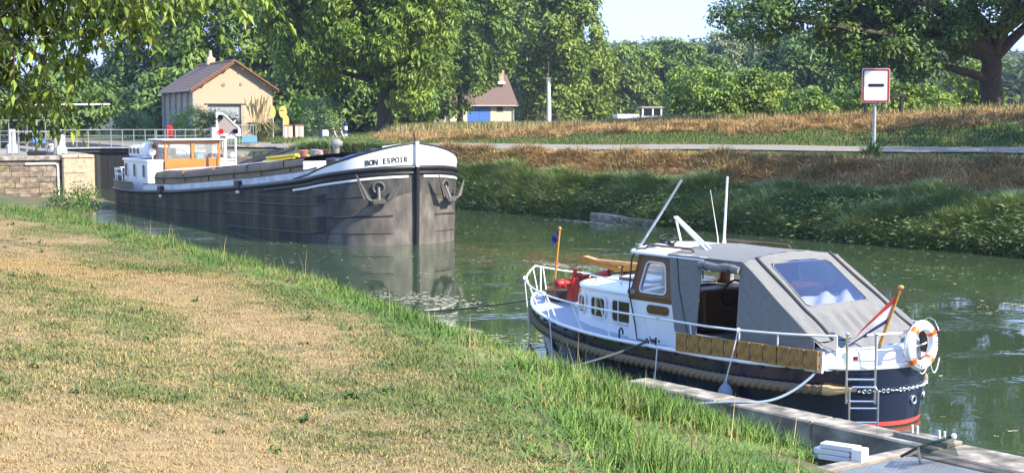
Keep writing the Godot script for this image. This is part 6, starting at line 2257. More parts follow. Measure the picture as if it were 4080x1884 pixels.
func build_moorings() -> void:
	var lo := c_lo
	var hi := c_hi
	# fenders hanging on lines
	for e in [[3.35, 0.05, M.black_rubber, "black ball fender hanging under the cruiser's bow"], [-0.55, 0.12, M.rope_blue, "dark blue fender hung amidships below the cruiser's rail"], [2.05, 0.06, M.black_rubber, "black fender hung by the cruiser's forward window"], [-1.95, 0.28, M.rope_blue, "blue fender tied over the gangplank, resting by the quay"]]:
		var k := c_k(e[0])
		var f := thing("fender", e[3], "fender", Vector3.ZERO, 0.0, "fenders along the cruiser")
		f.transform = cruiser.transform
		var p := skin(lo, hi, -0.45, 0.8, k, c_sheer(k) + 0.44, -1.0, -0.04)
		var q := skin(lo, hi, -0.45, 0.8, k, 0.45, -1.0, 0.19)
		q.y = e[1] + 0.16
		var edge := skin(lo, hi, -0.45, 0.8, k, c_sheer(k), -1.0, 0.08)
		part(f, "lanyard", one_tube([p, Vector3(edge.x, edge.y + 0.05, edge.z), q + Vector3.UP * 0.02], 0.009, 5), M.rope_white)
		part(f, "knot", torus(p, 0.022, 0.012, Vector3.RIGHT, 10, 5), M.rope_white)
		var b := MB.new(); b.lathe([Vector2(0.0, -0.22), Vector2(0.07, -0.18), Vector2(0.1, -0.08), Vector2(0.1, 0.04), Vector2(0.06, 0.11), Vector2(0.025, 0.14), Vector2(0.025, 0.18), Vector2(0, 0.18)], 12, Transform3D(Basis.IDENTITY, q - Vector3.UP * 0.14))
		part(f, "ball", b, e[2])
	# lines ashore
	var k := c_k(0.02)
	var ca := to_world(skin(lo, hi, -0.45, 0.8, k, c_sheer(k) + 0.09, -1.0, -0.1))
	var e1 := UN(15.6, 12.2); e1.y = ground_h(e1.x, -e1.z) + 0.05
	single("spring_line", "dark mooring line from the cruiser's midship cleat down to the bank", "rope", one_tube(sag(ca, e1, 0.05), 0.017), M.rope_dark)
	k = c_k(-3.2)
	var cb := to_world(skin(lo, hi, -0.45, 0.8, k, c_sheer(k) + 0.09, -1.0, -0.1))
	var q1 := UN(12.6, 13.1, 0.47)
	single("stern_mooring_line", "pale blue mooring line drooping from the cruiser's stern cleat to the quay", "rope", one_tube(sag(cb, q1, 0.16, 14) + sag(q1 + Vector3(-0.02, 0, 0), UN(13.2, 12.3, 0.40), -0.02, 5), 0.018), M.rope_blue)
	var cc := to_world(Vector3(3.7, 0.93, -0.15))
	var e3 := UN(23.0, 13.0); e3.y = ground_h(e3.x, -e3.z) + 0.05
	single("bow_line", "dark bow line slanting from the cruiser across the water to the bank", "rope", one_tube(sag(cc, e3, 0.12, 12), 0.016), M.rope_dark)

# ---------------------------------------------------------------- quay on the near side
func un_basis() -> Basis:
	# local x up the canal, y up, z across to the far side
	return Basis(Vector3(-0.6, 0, -0.8), Vector3.UP, Vector3(0.8, 0, -0.6))

func build_quay() -> void:
	var bs := un_basis()
	var q := 0.45
	# concrete beams end to end
	var o := thing("concrete_quay", "low weathered concrete quay wall beside the cruiser", "quay")
	for e in [[9.62, 11.4], [11.41, 13.0], [13.01, 14.7]]:
		var c := UN((e[0] + e[1]) * 0.5, 13.12, q - 0.30)
		part(o, "quay_beam", one_box(c, Vector3(e[1] - e[0], 0.60, 0.42), bs, 0.02), M.concrete)
	for e in [[5.0, 9.61]]:
		part(o, "quay_beam", one_box(UN((e[0] + e[1]) * 0.5, 13.04, q - 0.30), Vector3(e[1] - e[0], 0.6, 0.62), bs, 0.02), M.concrete)
	part(o, "quay_wall", one_box(UN(9.8, 13.14, -0.85), Vector3(9.7, 0.5, 0.34), bs), M.concrete_dark)
	# landing with an open grating
	var pl := thing("grated_landing", "concrete framed landing with a steel grating beside the quay", "landing")
	part(pl, "rim_beam", one_box(UN(9.78, 11.25, q - 0.11), Vector3(0.16, 0.24, 2.9), bs, 0.015), M.concrete)
	part(pl, "rim_beam", one_box(UN(7.4, 12.64, q - 0.12), Vector3(4.6, 0.2, 0.16), bs, 0.015), M.concrete_dark)
	part(pl, "base_slab", one_box(UN(7.6, 11.2, q - 0.36), Vector3(4.2, 0.1, 2.8), bs), M.concrete_dark)
	for k in 62:
		var n := 9.95 + k * 0.042
		part(pl, "grating_bar", one_box(UN(8.2, n, q - 0.045), Vector3(3.0, 0.03, 0.014), bs), M.galv)
	var cross := MB.new()
	for k in 30:
		cross.box(UN(6.75 + k * 0.1, 11.24, q - 0.05), Vector3(0.008, 0.012, 2.62), bs)
	part(pl, "cross_rods", cross, M.galv).set_meta("kind", "stuff")
	# steel channel with upright pins
	var ch := thing("mooring_channel", "flat steel channel with two pairs of upright pins on the quay", "mooring fitting")
	part(ch, "base_plate", one_box(UN(9.95, 13.17, q + 0.022), Vector3(0.72, 0.04, 0.24), bs, 0.006), M.concrete)
	part(ch, "front_lip", one_box(UN(9.95, 13.035, q + 0.028), Vector3(0.72, 0.052, 0.02), bs), M.iron)
	for u in [9.76, 9.83, 10.12, 10.19]:
		part(ch, "pin", one_tube([UN(u, 13.2, q + 0.03), UN(u, 13.2, q + 0.13)], 0.014, 8), M.rope_white)
	# stack of white boards
	var wb := thing("white_boards", "short stack of white painted boards lying on the grass beside the quay", "board stack")
	var base := UN(9.98, 11.8, 0.46)
	var turn := Basis(Vector3.UP, 0.28) * bs
	var k2 := 0
	for e in [[0.0, 0.0, 0.36, 0.5], [0.05, 0.06, 0.36, 0.5], [-0.02, 0.12, 0.40, 0.48]]:
		part(wb, "board", one_box(base + turn * Vector3(e[0] + 0.05, e[1] - 0.02, 0), Vector3(0.40, 0.055, 0.15), turn, 0.006), M.white_old)
	part(wb, "end_block", one_box(base + turn * Vector3(-0.2, 0.04, -0.03), Vector3(0.12, 0.16, 0.17), turn, 0.006), M.white_old)
	part(wb, "board_support", one_box(base + turn * Vector3(0.12, -0.12, 0), Vector3(0.5, 0.14, 0.1), turn), M.concrete_dark)
	# landing net standing on the landing
	var net := thing("landing_net", "green triangular landing net propped on a steel rest at the quay corner", "net")
	var tip := UN(8.94, 12.24, 0.80)
	var low := UN(9.24, 12.75, 0.465)
	var piv := UN(9.23, 12.06, 0.66)
	var back := UN(9.57, 12.23, 0.48)
	part(net, "rest", one_tube([UN(9.4, 12.32, q - 0.02), piv], 0.016, 8), M.steel)
	part(net, "arm", one_tube([piv, tip], 0.018, 7), M.net_green)
	part(net, "arm", one_tube([piv, back], 0.016, 7), M.black)
	var rows := []
	for i in 9:
		var t := i / 8.0
		var row := PackedVector3Array()
		for j in 9:
			var s := j / 8.0
			var p := back.lerp(piv, clampf(t * 3.0, 0, 1)).lerp(tip, clampf((t - 0.33) / 0.67, 0, 1)).lerp(back.lerp(low, t), s)
			row.append(p - Vector3.UP * 0.04 * sin(PI * s) * sin(PI * t) + Vector3(0.02, 0, 0.02) * sin(t * 12.0) * sin(PI * s))
		rows.append(row)
	var nb := MB.new(); nb.grid(rows)
	part(net, "mesh_bag", nb, M.net_green)
	var tb := MB.new(); tb.ball(tip, Vector3.ONE * 0.03); part(net, "arm_tip", tb, M.white)
	# broken concrete sill in the far bank
	var fs := thing("far_sill", "broken concrete sill at the water edge of the far bank", "concrete sill")
	for e in [[41.3, 43.0, 0.0], [39.3, 41.25, -0.06]]:
		part(fs, "sill_slab", one_box(UN((e[0] + e[1]) * 0.5, 36.25, 0.0 + e[2]), Vector3(e[1] - e[0], 0.58, 0.6), bs * Basis(Vector3.BACK, 0.01), 0.03), M.concrete)

# ---------------------------------------------------------------- the lock
func lk_basis() -> Basis:
	var a := Vector3(LOCK_A.x, 0, -LOCK_A.y)
	var b := Vector3(LOCK_B.x, 0, -LOCK_B.y)
	return Basis(b, Vector3.UP, -a)    # local x across to the far side, z towards the tail

func build_lock() -> void:
	var bs := lk_basis()
	var h := LOCK_H
	var o := thing("canal_lock", "stone canal lock with a pale pier and stained side walls", "lock")
	part(o, "pier", one_box(LK(0.55, -0.72, h * 0.5 - 1.0), Vector3(1.44, h + 2.0, 1.3), bs, 0.05), M.lock_pier)
	# coping and courses of the pier
	for k in 2:
		part(o, "coping_stone", one_box(LK(0.53, -0.38 - k * 0.74, h + 0.03), Vector3(0.72, 0.14, 1.36), bs, 0.02), M.lock_pier)
	part(o, "pier_string", one_box(LK(-0.1, -0.9, h - 0.72), Vector3(0.9, 0.025, 0.06), bs), M.lock_stone)
	# rubble stone wing wall: a course of individual blocks
	part(o, "wing_wall_core", one_box(LK(0.75, -7.45, h * 0.5 - 0.9), Vector3(12.0, h + 1.6, 0.9), bs), M.lock_stone)
	var r := RandomNumberGenerator.new(); r.seed = 12
	var y := -0.1
	var shared := []
	for k in 4:
		shared.append(one_box(Vector3.ZERO, Vector3(0.42 + 0.17 * k, 0.246, 0.2), Basis.IDENTITY, 0.012).mesh())
	while y < h - 0.35:
		var b := -1.55
		while b > -6.6:
			var k := r.randi() % 4
			var w := 0.42 + 0.17 * k
			var s := part(o, "wall_stone", shared[k], [M.lock_stone, M.lock_stone, M.lock_stone_mossy, M.lock_stone_dark][r.randi() % 4])
			s.transform = Transform3D(bs * Basis(Vector3.BACK, r.randf_range(-0.01, 0.01)), LK(0.215 + r.randf_range(-0.012, 0.012), b - w * 0.5, y + 0.13 + r.randf_range(-0.01, 0.01)))
			b -= w + 0.012
		y += 0.255
	part(o, "wing_coping", one_box(LK(0.7, -7.5, h - 0.02), Vector3(11.9, 0.16, 1.3), bs, 0.03), M.concrete)
	# chamber walls beyond the pier
	part(o, "chamber_wall", one_box(LK(11.2, -0.75, h * 0.5 - 1.25), Vector3(1.5, h + 2.5, 20.0), bs), M.chamber)
	part(o, "chamber_wall", one_box(LK(9.0, 5.95, h * 0.5 - 1.25), Vector3(1.5, h + 2.5, 24.0), bs), M.chamber)
	part(o, "chamber_coping", one_box(LK(11.2, -0.6, h + 0.06), Vector3(1.0, 0.14, 20.0), bs), M.concrete)
	part(o, "chamber_coping", one_box(LK(9.0, 5.8, h + 0.06), Vector3(1.0, 0.14, 24.0), bs), M.concrete)
	part(o, "paved_side", one_box(LK(9.0, -4.2, h - 0.06), Vector3(6.0, 0.12, 18.0), bs), M.concrete)
	# white handrail pipe down the wing wall
	part(o, "drain_pipe", one_tube([LK(0.08, -3.1, h - 0.30), LK(0.08, -1.75, h - 0.30), LK(0.08, -1.66, h - 0.36), LK(0.08, -1.64, h - 0.5), LK(0.08, -1.62, 0.15)], 0.05, 8), M.pipe_white)
	# gates across the chamber with a walkway rail
	for s in [0, 1]:
		var g2 := thing("lock_gate", ["black lock gate leaf nearest the lamp mast", "black lock gate leaf towards the brick hut"][s], "lock gate", Vector3.ZERO, 0.0, "gate leaves of the lock")
		var hinge := LK(11.0, 0.0 if s == 0 else 5.2)
		var meet := LK(11.9, 2.6)
		var d := (meet - hinge)
		var len := d.length() + (0.9 if s == 1 else 0.0)
		var gb := Basis(d.normalized(), Vector3.UP, d.normalized().cross(Vector3.UP))
		var org := hinge if s == 0 else hinge - d.normalized() * 0.9
		for k in 9:
			var c := org + d.normalized() * len * (k + 0.5) / 9.0
			part(g2, "gate_plank", one_box(Vector3(c.x, h * 0.5 - 0.95, c.z), Vector3(len / 9.0 - 0.015, h + 1.7, 0.22), gb, 0.01), M.gate)
		part(g2, "top_beam", one_box(org + d.normalized() * len * 0.5 + Vector3.UP * (h + 0.02), Vector3(len, 0.24, 0.5), gb, 0.02), M.gate)
		part(g2, "walkway", one_box(org + d.normalized() * len * 0.5 + Vector3.UP * (h + 0.17), Vector3(len, 0.05, 0.8), gb), M.galv)
		fence_on(g2, org + Vector3.UP * (h + 0.19) - gb.z * 0.0, org + d.normalized() * len + Vector3.UP * (h + 0.19), 0.95, 0.62, 2)
	# railings on the lock sides
	var fa := thing("lock_railing", "grey tubular railing along the far lock side towards the brick hut", "railing", Vector3.ZERO, 0.0, "railings round the lock")
	fence_on(fa, LK(11.8, 5.6, h + 0.12), LK(12.6, 9.2, h + 0.12), 1.0, 0.6, 2)
	var fb := thing("lock_railing", "grey railing cage around the sluice gear by the lamp mast", "railing", Vector3.ZERO, 0.0, "railings round the lock")
	fence_on(fb, LK(3.0, -1.3, h + 0.08), LK(3.2, -3.2, h + 0.08), 1.05, 0.3, 1)
	fence_on(fb, LK(3.0, -1.3, h + 0.08), LK(6.2, -0.5, h + 0.08), 1.05, 0.3, 1)
	fence_on(fb, LK(6.4, -0.7, h + 0.08), LK(6.4, -4.2, h + 0.08), 1.6, 0.45, 2)
	var fc := thing("lock_railing", "taller grey railing cage beside the hut bushes", "railing", Vector3.ZERO, 0.0, "railings round the lock")
	fence_on(fc, LK(12.6, 9.3, h + 0.1), LK(14.5, 12.2, h + 0.1), 1.25, 0.24, 1)
	part(fc, "control_box", one_box(LK(12.5, 9.2, h + 0.65), Vector3(0.5, 1.2, 0.35), bs, 0.02), M.galv)
	part(fc, "blue_plate", one_box(LK(12.8, 11.3, h + 0.55), Vector3(0.9, 0.35, 0.03), bs), M.blue_plate)
	part(fb, "blue_plate", one_box(LK(2.9, -2.0, h + 0.75), Vector3(0.55, 0.22, 0.03), bs), M.blue_plate)
	# gear posts
	for e in [[2.2, -1.1, 0.95, "pale concrete post at the edge of the lock pier"], [4.6, -3.0, 1.2, "grey winding post inside the railing cage"]]:
		var b := MB.new(); b.box(Vector3(0, e[2] * 0.5, 0), Vector3(0.34, e[2], 0.3), Basis.IDENTITY, 0.03)
		b.box(Vector3(0, e[2] * 0.2, 0), Vector3(0.5, e[2] * 0.4, 0.46), Basis.IDENTITY, 0.03)
		single("lock_post", e[3], "post", b, M.galv, LK(e[0], e[1], h + 0.06), 0.4, "posts on the lock side")
	var bk := MB.new(); bk.lathe([Vector2(0.0, 0), Vector2(0.2, 0), Vector2(0.13, 0.08), Vector2(0.13, 0.22), Vector2(0.22, 0.28), Vector2(0.2, 0.34), Vector2(0, 0.36)], 12)
	single("bollard", "small white bollard on the near lock edge", "bollard", bk, M.white_old, LK(8.3, -0.5, h + 0.12))
	var bk2 := MB.new(); bk2.box(Vector3(0, 0.1, 0), Vector3(0.9, 0.22, 0.4), Basis.IDENTITY, 0.05)
	single("gear_cover", "low black gear cover on the lock pier", "cover", bk2, M.black, LK(1.7, -2.3, h + 0.06), 0.3)
	# lamp mast with a cross boom
	var lm := thing("lamp_mast", "slender white mast with a double cross boom on the lock side", "mast", LK(2.3, -4.1, h + 0.05))
	part(lm, "pole", one_tube([Vector3(0, 0, 0), Vector3(-0.1, 2.4, 0), Vector3(-0.28, 5.2, 0)], [0.11, 0.085, 0.06], 10), M.pipe_white)
	part(lm, "boom", one_tube([Vector3(-1.3, 2.28, 0), Vector3(1.9, 2.36, -0.3), Vector3(5.2, 2.40, -0.9)], 0.045, 6), M.pipe_white)
	part(lm, "upper_boom", one_tube([Vector3(-0.1, 2.55, 0), Vector3(2.1, 2.74, -0.3)], 0.035, 6), M.pipe_white)
	for x in [0.6, 1.4]: part(lm, "boom_strut", one_tube([Vector3(x, 2.3, -0.1), Vector3(x + 0.15, 2.65, -0.15)], 0.025, 5), M.pipe_white)
	part(lm, "mast_foot", one_box(Vector3(0, 0.04, 0), Vector3(0.5, 0.12, 0.5), Basis.IDENTITY, 0.02), M.concrete)
	# red lifebelt post
	var rp := thing("lifebelt_post", "red lifebelt case on a post behind the lock railing", "lifebelt case", LK(15.0, 4.0 + 3.2, h))
	part(rp, "case", one_box(Vector3(0, 1.0, 0), Vector3(0.38, 0.7, 0.2), Basis.IDENTITY, 0.06), M.red_paint)
	part(rp, "stand", one_box(Vector3(0, 0.3, 0), Vector3(0.12, 0.65, 0.12)), M.red_paint)

# posts with rails between two points: each post and rail a part
func fence_on(o: Node3D, a: Vector3, b: Vector3, high: float, step: float, mids: int) -> void:
	var n := maxi(1, int(round(a.distance_to(b) / step)))
	for k in n + 1:
		var p := a.lerp(b, float(k) / n)
		part(o, "rail_post", one_tube([p - Vector3.UP * 0.1, p + Vector3.UP * high], 0.026, 6), M.rail_grey)
	part(o, "top_rail", one_tube([a + Vector3.UP * high, b + Vector3.UP * high], 0.028, 6), M.rail_grey)
	for k in mids:
		var y := high * (k + 1.0) / (mids + 1.0)
		part(o, "mid_rail", one_tube([a + Vector3.UP * y, b + Vector3.UP * y], 0.016, 6), M.rail_grey)

func build_signal() -> void:
	# navigation lights panel: white edged board with three hooded lamps
	var at := g(-16.0, 83.0)
	var o := thing("signal_panel", "white edged signal board with three hooded lamps, the lower one lit red", "signal", at, 0.19)
	var poly := PackedVector2Array([Vector2(-0.68, 2.05), Vector2(-0.30, 2.05), Vector2(0.68, 1.13), Vector2(0.68, 0.76), Vector2(-0.64, 0.74)])
	var b := MB.new(); b.prism(poly, 0.06, Transform3D(Basis.IDENTITY, Vector3(0, 0.0, 0)))
	part(o, "board", b, M.panel_grey)
	var inner := PackedVector2Array()
	for p in poly: inner.append(p.lerp(Vector2(-0.1, 1.3), 0.17))
	var e := MB.new(); e.ring(poly, inner, 0.10, Transform3D(Basis.IDENTITY, Vector3(0, 0, 0.02)))
	part(o, "white_edge", e, M.white)
	for l in [[-0.42, 1.76, false], [-0.40, 0.98, true], [0.38, 0.98, false]]:
		var hb := MB.new()
		var rows := []
		for i in 2:
			var row := PackedVector3Array()
			for j in 13:
				var a := lerpf(-0.5, PI + 0.5, j / 12.0)
				row.append(Vector3(l[0] + cos(a) * 0.15, l[1] + sin(a) * 0.15, 0.03 + 0.28 * i))
			rows.append(row)
		hb.grid(rows)
		var hood := part(o, "lamp_hood", hb, M.black)
		var lens := MB.new(); lens.ball(Vector3(l[0], l[1], 0.06), Vector3(0.125, 0.125, 0.05))
		part(hood, "lens", lens, M.lit_red if l[2] else M.dark_glass)
		if l[2]:
			var om := OmniLight3D.new()
			om.light_color = Color(1.0, 0.08, 0.05)
			om.light_energy = 0.15
			om.omni_range = 12.0
			om.light_size = 0.1
			om.shadow_enabled = true
			o.add_child(om)
			om.position = Vector3(l[0], l[1], 0.2)
	part(o, "back_lug", one_box(Vector3(0.36, 1.55, 0), Vector3(0.08, 0.14, 0.05), Basis(Vector3.BACK, -0.75)), M.white)
	for x in [-0.35, 0.35]:
		part(o, "post", one_tube([Vector3(x, -0.2, -0.06), Vector3(x, 1.2, -0.06)], 0.05, 8), M.galv)

# ---------------------------------------------------------------- buildings
func build_hut() -> void:
	# local x along the gable, z towards the viewer from the gable wall; base at the near eaves corner
	var o := thing("brick_hut", "tan brick lockside hut with a tiled gable roof and grey doors", "building", W(-25.4, 118.0, ground_h(-22.0, 116.0) - 0.05), atan2(0.40, 0.90) * 1.0)
	var w := 6.35
	var d := 13.0
	var h := 3.95
	var ridge := 5.95
	# gable wall with door opening left as a recess
	var dx0 := 1.05; var dx1 := 3.75; var dh := 2.55
	var gable := PackedVector2Array([Vector2(0, 0), Vector2(0, h), Vector2(w * 0.5, ridge), Vector2(w, h), Vector2(w, 0), Vector2(dx1, 0), Vector2(dx1, dh), Vector2(dx0, dh), Vector2(dx0, 0)])
	var gb := MB.new(); gb.prism(gable, 0.35, Transform3D(Basis.IDENTITY, Vector3(0, 0, -0.175)))
	var gw := part(o, "gable_wall", gb, M.hut_brick)
	var bg := MB.new(); bg.prism(PackedVector2Array([Vector2(0, 0), Vector2(0, h), Vector2(w * 0.5, ridge), Vector2(w, h), Vector2(w, 0)]), 0.35, Transform3D(Basis.IDENTITY, Vector3(0, 0, -d + 0.175)))
	part(o, "rear_gable_wall", bg, M.hut_brick)
	for s in [0, 1]:
		part(o, "side_wall", one_box(Vector3(0.175 if s == 0 else w - 0.175, h * 0.5, -d * 0.5), Vector3(0.34, h, d - 0.72)), M.hut_brick)
	# pilasters and blind arches on the long side
	for k in 6:
		var z := -0.2 - k * (d - 0.7) / 5.0
		part(o, "pilaster", one_box(Vector3(-0.09, h * 0.5 - 0.06, z), Vector3(0.18, h - 0.12, 0.42), Basis.IDENTITY, 0.02), M.pilaster)
	for k in 5:
		var z := -0.2 - (k + 0.5) * (d - 0.7) / 5.0
		var p := PackedVector2Array([Vector2(-0.55, 0.0), Vector2(0.55, 0.0), Vector2(0.55, 1.0)])
		for a in 7: p.append(Vector2(cos(PI * (a + 0.5) / 7.0) * 0.55, 1.0 + sin(PI * (a + 0.5) / 7.0) * 0.4))
		p.append(Vector2(-0.55, 1.0))
		var ab := MB.new(); ab.prism(p, 0.06, Transform3D(Basis(Vector3.UP, PI * 0.5), Vector3(-0.02, 0.95, z)))
		part(o, "blind_arch", ab, M.pilaster)
	# sliding door, rail, bricked bay beside it
	for k in 2:
		var dl := part(o, "door", one_box(Vector3(lerpf(dx0, dx1, 0.25 + 0.5 * k), dh * 0.5, -0.2), Vector3((dx1 - dx0) * 0.5 - 0.01, dh - 0.02, 0.06)), M.door_grey)
		for q in 5:
			part(dl, "door_rib", one_box(Vector3(lerpf(dx0, dx1, 0.05 + 0.5 * k + 0.1 * q), dh * 0.5, -0.165), Vector3(0.05, dh - 0.1, 0.02)), M.door_grey)
	part(gw, "door_rail", one_box(Vector3((dx0 + dx1) * 0.5 + 0.9, dh + 0.09, 0.05), Vector3(5.0, 0.07, 0.1)), M.iron)
	part(gw, "bricked_bay", one_box(Vector3(4.9, 1.25, 0.012), Vector3(2.0, 2.45, 0.03)), M.hut_infill)
	part(gw, "brick_jamb", one_box(Vector3(5.98, 1.3, 0.03), Vector3(0.16, 2.5, 0.06)), M.hut_brick)
	for e in [[2.35, 4.15, 0.16], [3.75, 4.2, 0.11]]:
		part(gw, "wall_tie", disc(Vector3(e[0], e[1], 0.02), e[2], Vector3.BACK, 0.06, 10), M.iron)
	part(gw, "step_slab", one_box(Vector3(2.6, 0.06, 0.7), Vector3(4.2, 0.14, 1.1), Basis.IDENTITY, 0.02), M.concrete)
	# roof: two slopes of tiles in courses
	for s in [-1.0, 1.0]:
		var e0 := Vector3(w * 0.5 + s * (w * 0.5 + 0.42), h - 0.26, 0)
		var e1 := Vector3(w * 0.5, ridge + 0.10, 0)
		var up := (e1 - e0)
		var n = up.normalized().cross(Vector3.BACK) * -s
		if n.y < 0: n = -n
		var slope := MB.new()
		var ln := up.length()
		slope.box((e0 + e1) * 0.5 + Vector3(0, 0, -d * 0.5) - n * 0.05, Vector3(ln, 0.06, d + 0.85), Basis(up.normalized(), n, up.normalized().cross(n)))
		var rf := part(o, "roof_slope", slope, M.roof_tile)
		var courses := 16
		for k in courses:
			var c = e0 + up * (k + 0.5) / courses + n * 0.022
			part(rf, "tile_course", one_box(c + Vector3(0, 0, -d * 0.5), Vector3(ln / courses * 1.05, 0.05, d + 0.9), Basis(up.normalized(), n, up.normalized().cross(n)) * Basis(Vector3.BACK, -0.07 * 1.0)), M.roof_tile)
		# verge tiles along the front rake
		for k in 12:
			var c = e0 + up * (k + 0.5) / 12.0 + n * 0.05
			part(rf, "verge_tile", one_box(c + Vector3(0, -0.02, 0.40), Vector3(ln / 12.0 * 1.02, 0.10, 0.22), Basis(up.normalized(), n, up.normalized().cross(n)) * Basis(Vector3.BACK, -0.06), 0.015), M.tile_edge)
		part(rf, "barge_board", one_bar(e0 + Vector3(0, -0.1, 0.36), e1 + Vector3(0, -0.1, 0.36), 0.05, 0.16), M.tile_edge)
		for k in 2:
			var c = e0.lerp(e1, 0.3 + 0.5 * k) - n * 0.17
			part(rf, "purlin_end", one_box(c + Vector3(0, 0, 0.12), Vector3(0.14, 0.16, 0.5)), M.tile_edge)
	for k in 24:
		part(o, "ridge_tile", one_tube([Vector3(w * 0.5, ridge + 0.11, 0.42 - k * (d + 0.85) / 24.0), Vector3(w * 0.5, ridge + 0.13, 0.40 - (k + 1) * (d + 0.85) / 24.0)], 0.12, 8), M.tile_edge)
	var chb := MB.new(); chb.box(Vector3(0, 0.3, 0), Vector3(0.7, 0.6, 0.7), Basis.IDENTITY, 0.02); chb.lathe([Vector2(0.3, 0.6), Vector2(0.18, 0.75), Vector2(0.13, 1.2), Vector2(0.1, 1.25), Vector2(0, 1.25)], 10)
	var cy := part(o, "chimney", chb, M.hut_brick)
	cy.position = Vector3(w * 0.5, ridge + 0.05, -8.5)
	part(o, "gutter", one_tube([Vector3(-0.46, h - 0.30, 0.3), Vector3(-0.46, h - 0.32, -d)], 0.06, 6), M.galv)
	part(o, "downpipe", one_tube([Vector3(-0.3, h - 0.3, -d + 0.5), Vector3(-0.22, h - 0.6, -d + 0.5), Vector3(-0.22, 0.0, -d + 0.5)], 0.05, 6), M.galv)

func build_house() -> void:
	var gy := ground_h(-3.5, 200.0)
	var o := thing("small_house", "small cream house with a steep brown roof and blue double door", "house", W(-8.4, 200.0, gy - 0.1), 0.22)
	var w := 8.9
	var h := 2.85
	var d := 6.5
	var dx0 := 2.35; var dx1 := 5.6; var dh := 2.55
	var front := PackedVector2Array([Vector2(0, 0), Vector2(0, h), Vector2(w, h), Vector2(w, 0), Vector2(dx1, 0), Vector2(dx1, dh), Vector2(dx0, dh), Vector2(dx0, 0)])
	var fb := MB.new(); fb.prism(front, 0.3, Transform3D(Basis.IDENTITY, Vector3(0, 0, -0.15)))
	var fw := part(o, "front_wall", fb, M.cream)
	part(o, "side_wall", one_box(Vector3(w - 0.15, h * 0.5, -d * 0.5), Vector3(0.28, h, d - 0.62)), M.cream)
	part(o, "side_wall", one_box(Vector3(0.15, h * 0.5, -d * 0.5), Vector3(0.28, h, d - 0.62)), M.cream)
	part(o, "back_wall", one_box(Vector3(w * 0.5, h * 0.5, -d + 0.15), Vector3(w, h, 0.3)), M.cream)
	for k in 2:
		var dl := part(o, "door", one_box(Vector3(lerpf(dx0, dx1, 0.25 + 0.5 * k), dh * 0.5, -0.1), Vector3((dx1 - dx0) * 0.5 - 0.02, dh - 0.02, 0.08)), M.blue_door)
		for q in 4:
			part(dl, "door_board", one_box(Vector3(lerpf(dx0, dx1, 0.08 + 0.5 * k + 0.12 * q), dh * 0.5, -0.05), Vector3(0.34, dh - 0.1, 0.025)), M.blue_door)
		part(dl, "hinge_strap", one_box(Vector3(lerpf(dx0, dx1, 0.25 + 0.5 * k), 1.9, -0.03), Vector3(1.2, 0.07, 0.02)), M.iron)
	var win := part(o, "window", one_box(Vector3(6.9, 2.25, 0.01), Vector3(0.85, 0.75, 0.08)), M.brown_wood)
	part(win, "pane", one_box(Vector3(6.9, 2.25, 0.052), Vector3(0.65, 0.55, 0.02)), M.dark_glass)
	part(o, "door_lintel", one_box(Vector3((dx0 + dx1) * 0.5, dh + 0.09, 0.01), Vector3(dx1 - dx0 + 0.4, 0.18, 0.06)), M.iron)
	part(o, "downpipe", one_tube([Vector3(w - 0.1, h, 0.15), Vector3(w - 0.1, 0, 0.15)], 0.07, 6), M.galv)
	# steep roof, hipped at one end
	var ey := h - 0.15
	var ry := h + 5.6
	var ov := 0.5
	var A := Vector3(-ov, ey, ov); var B := Vector3(w + ov, ey, ov); var C := Vector3(w + ov, ey, -d - ov); var D := Vector3(-ov, ey, -d - ov)
	var R0 := Vector3(-ov, ry, -d * 0.5); var R1 := Vector3(w - 0.95, ry, -d * 0.5)
	var rb := MB.new(); rb.quad(A, B, R1, R0)
	var rf := part(o, "roof_front", rb, M.roof_tile)
	var r2 := MB.new(); r2.quad(C, D, R0, R1)
	part(o, "roof_back", r2, M.roof_tile)
	var r3 := MB.new(); r3.tri(B, C, R1)
	part(o, "roof_hip", r3, M.roof_tile)
	var r4 := MB.new(); r4.prism(PackedVector2Array([Vector2(0, ey), Vector2(d, ey), Vector2(d * 0.5, ry - 0.3)]), 0.25, Transform3D(Basis(Vector3.BACK, Vector3.UP, Vector3.LEFT), Vector3(0.15, 0, -d)))
	part(o, "gable_wall", r4, M.cream)
	for k in 18:
		var t := (k + 0.5) / 18.0
		var c0 := A.lerp(R0, t); var c1 := B.lerp(R1, t)
		var along := (c1 - c0).normalized()
		var rise := (R0 - A).normalized()
		var nn := along.cross(rise).normalized()
		if nn.y < 0: nn = -nn
		part(rf, "tile_course", one_box((c0 + c1) * 0.5 + nn * 0.03, Vector3(c0.distance_to(c1), 0.05, A.distance_to(R0) / 18.0 * 1.04), Basis(along, nn, along.cross(nn)) * Basis(Vector3.RIGHT, 0.05)), M.roof_tile)
	for k in 12:
		part(o, "ridge_tile", one_tube([R0.lerp(R1, k / 12.0) + Vector3.UP * 0.04, R0.lerp(R1, (k + 0.97) / 12.0) + Vector3.UP * 0.06], 0.13, 6), M.tile_red)
	var gut := part(o, "gutter", one_tube([A + Vector3(0, -0.03, 0.05), B + Vector3(0, -0.03, 0.05)], 0.08, 6), M.pale_pink)
	# chimney on the front slope
	var cb := MB.new(); cb.box(Vector3(0, 1.25, 0), Vector3(0.62, 2.9, 0.6), Basis.IDENTITY, 0.02); cb.box(Vector3(0, 2.6, 0), Vector3(0.8, 0.2, 0.78), Basis.IDENTITY, 0.02)
	var ch := part(o, "chimney", cb, M.hut_infill); ch.position = Vector3(7.35, ey + 3.0, -1.35)
	part(ch, "chimney_pot", one_tube([Vector3(0, 2.7, 0), Vector3(0, 3.1, 0)], 0.16, 8), M.tile_red)
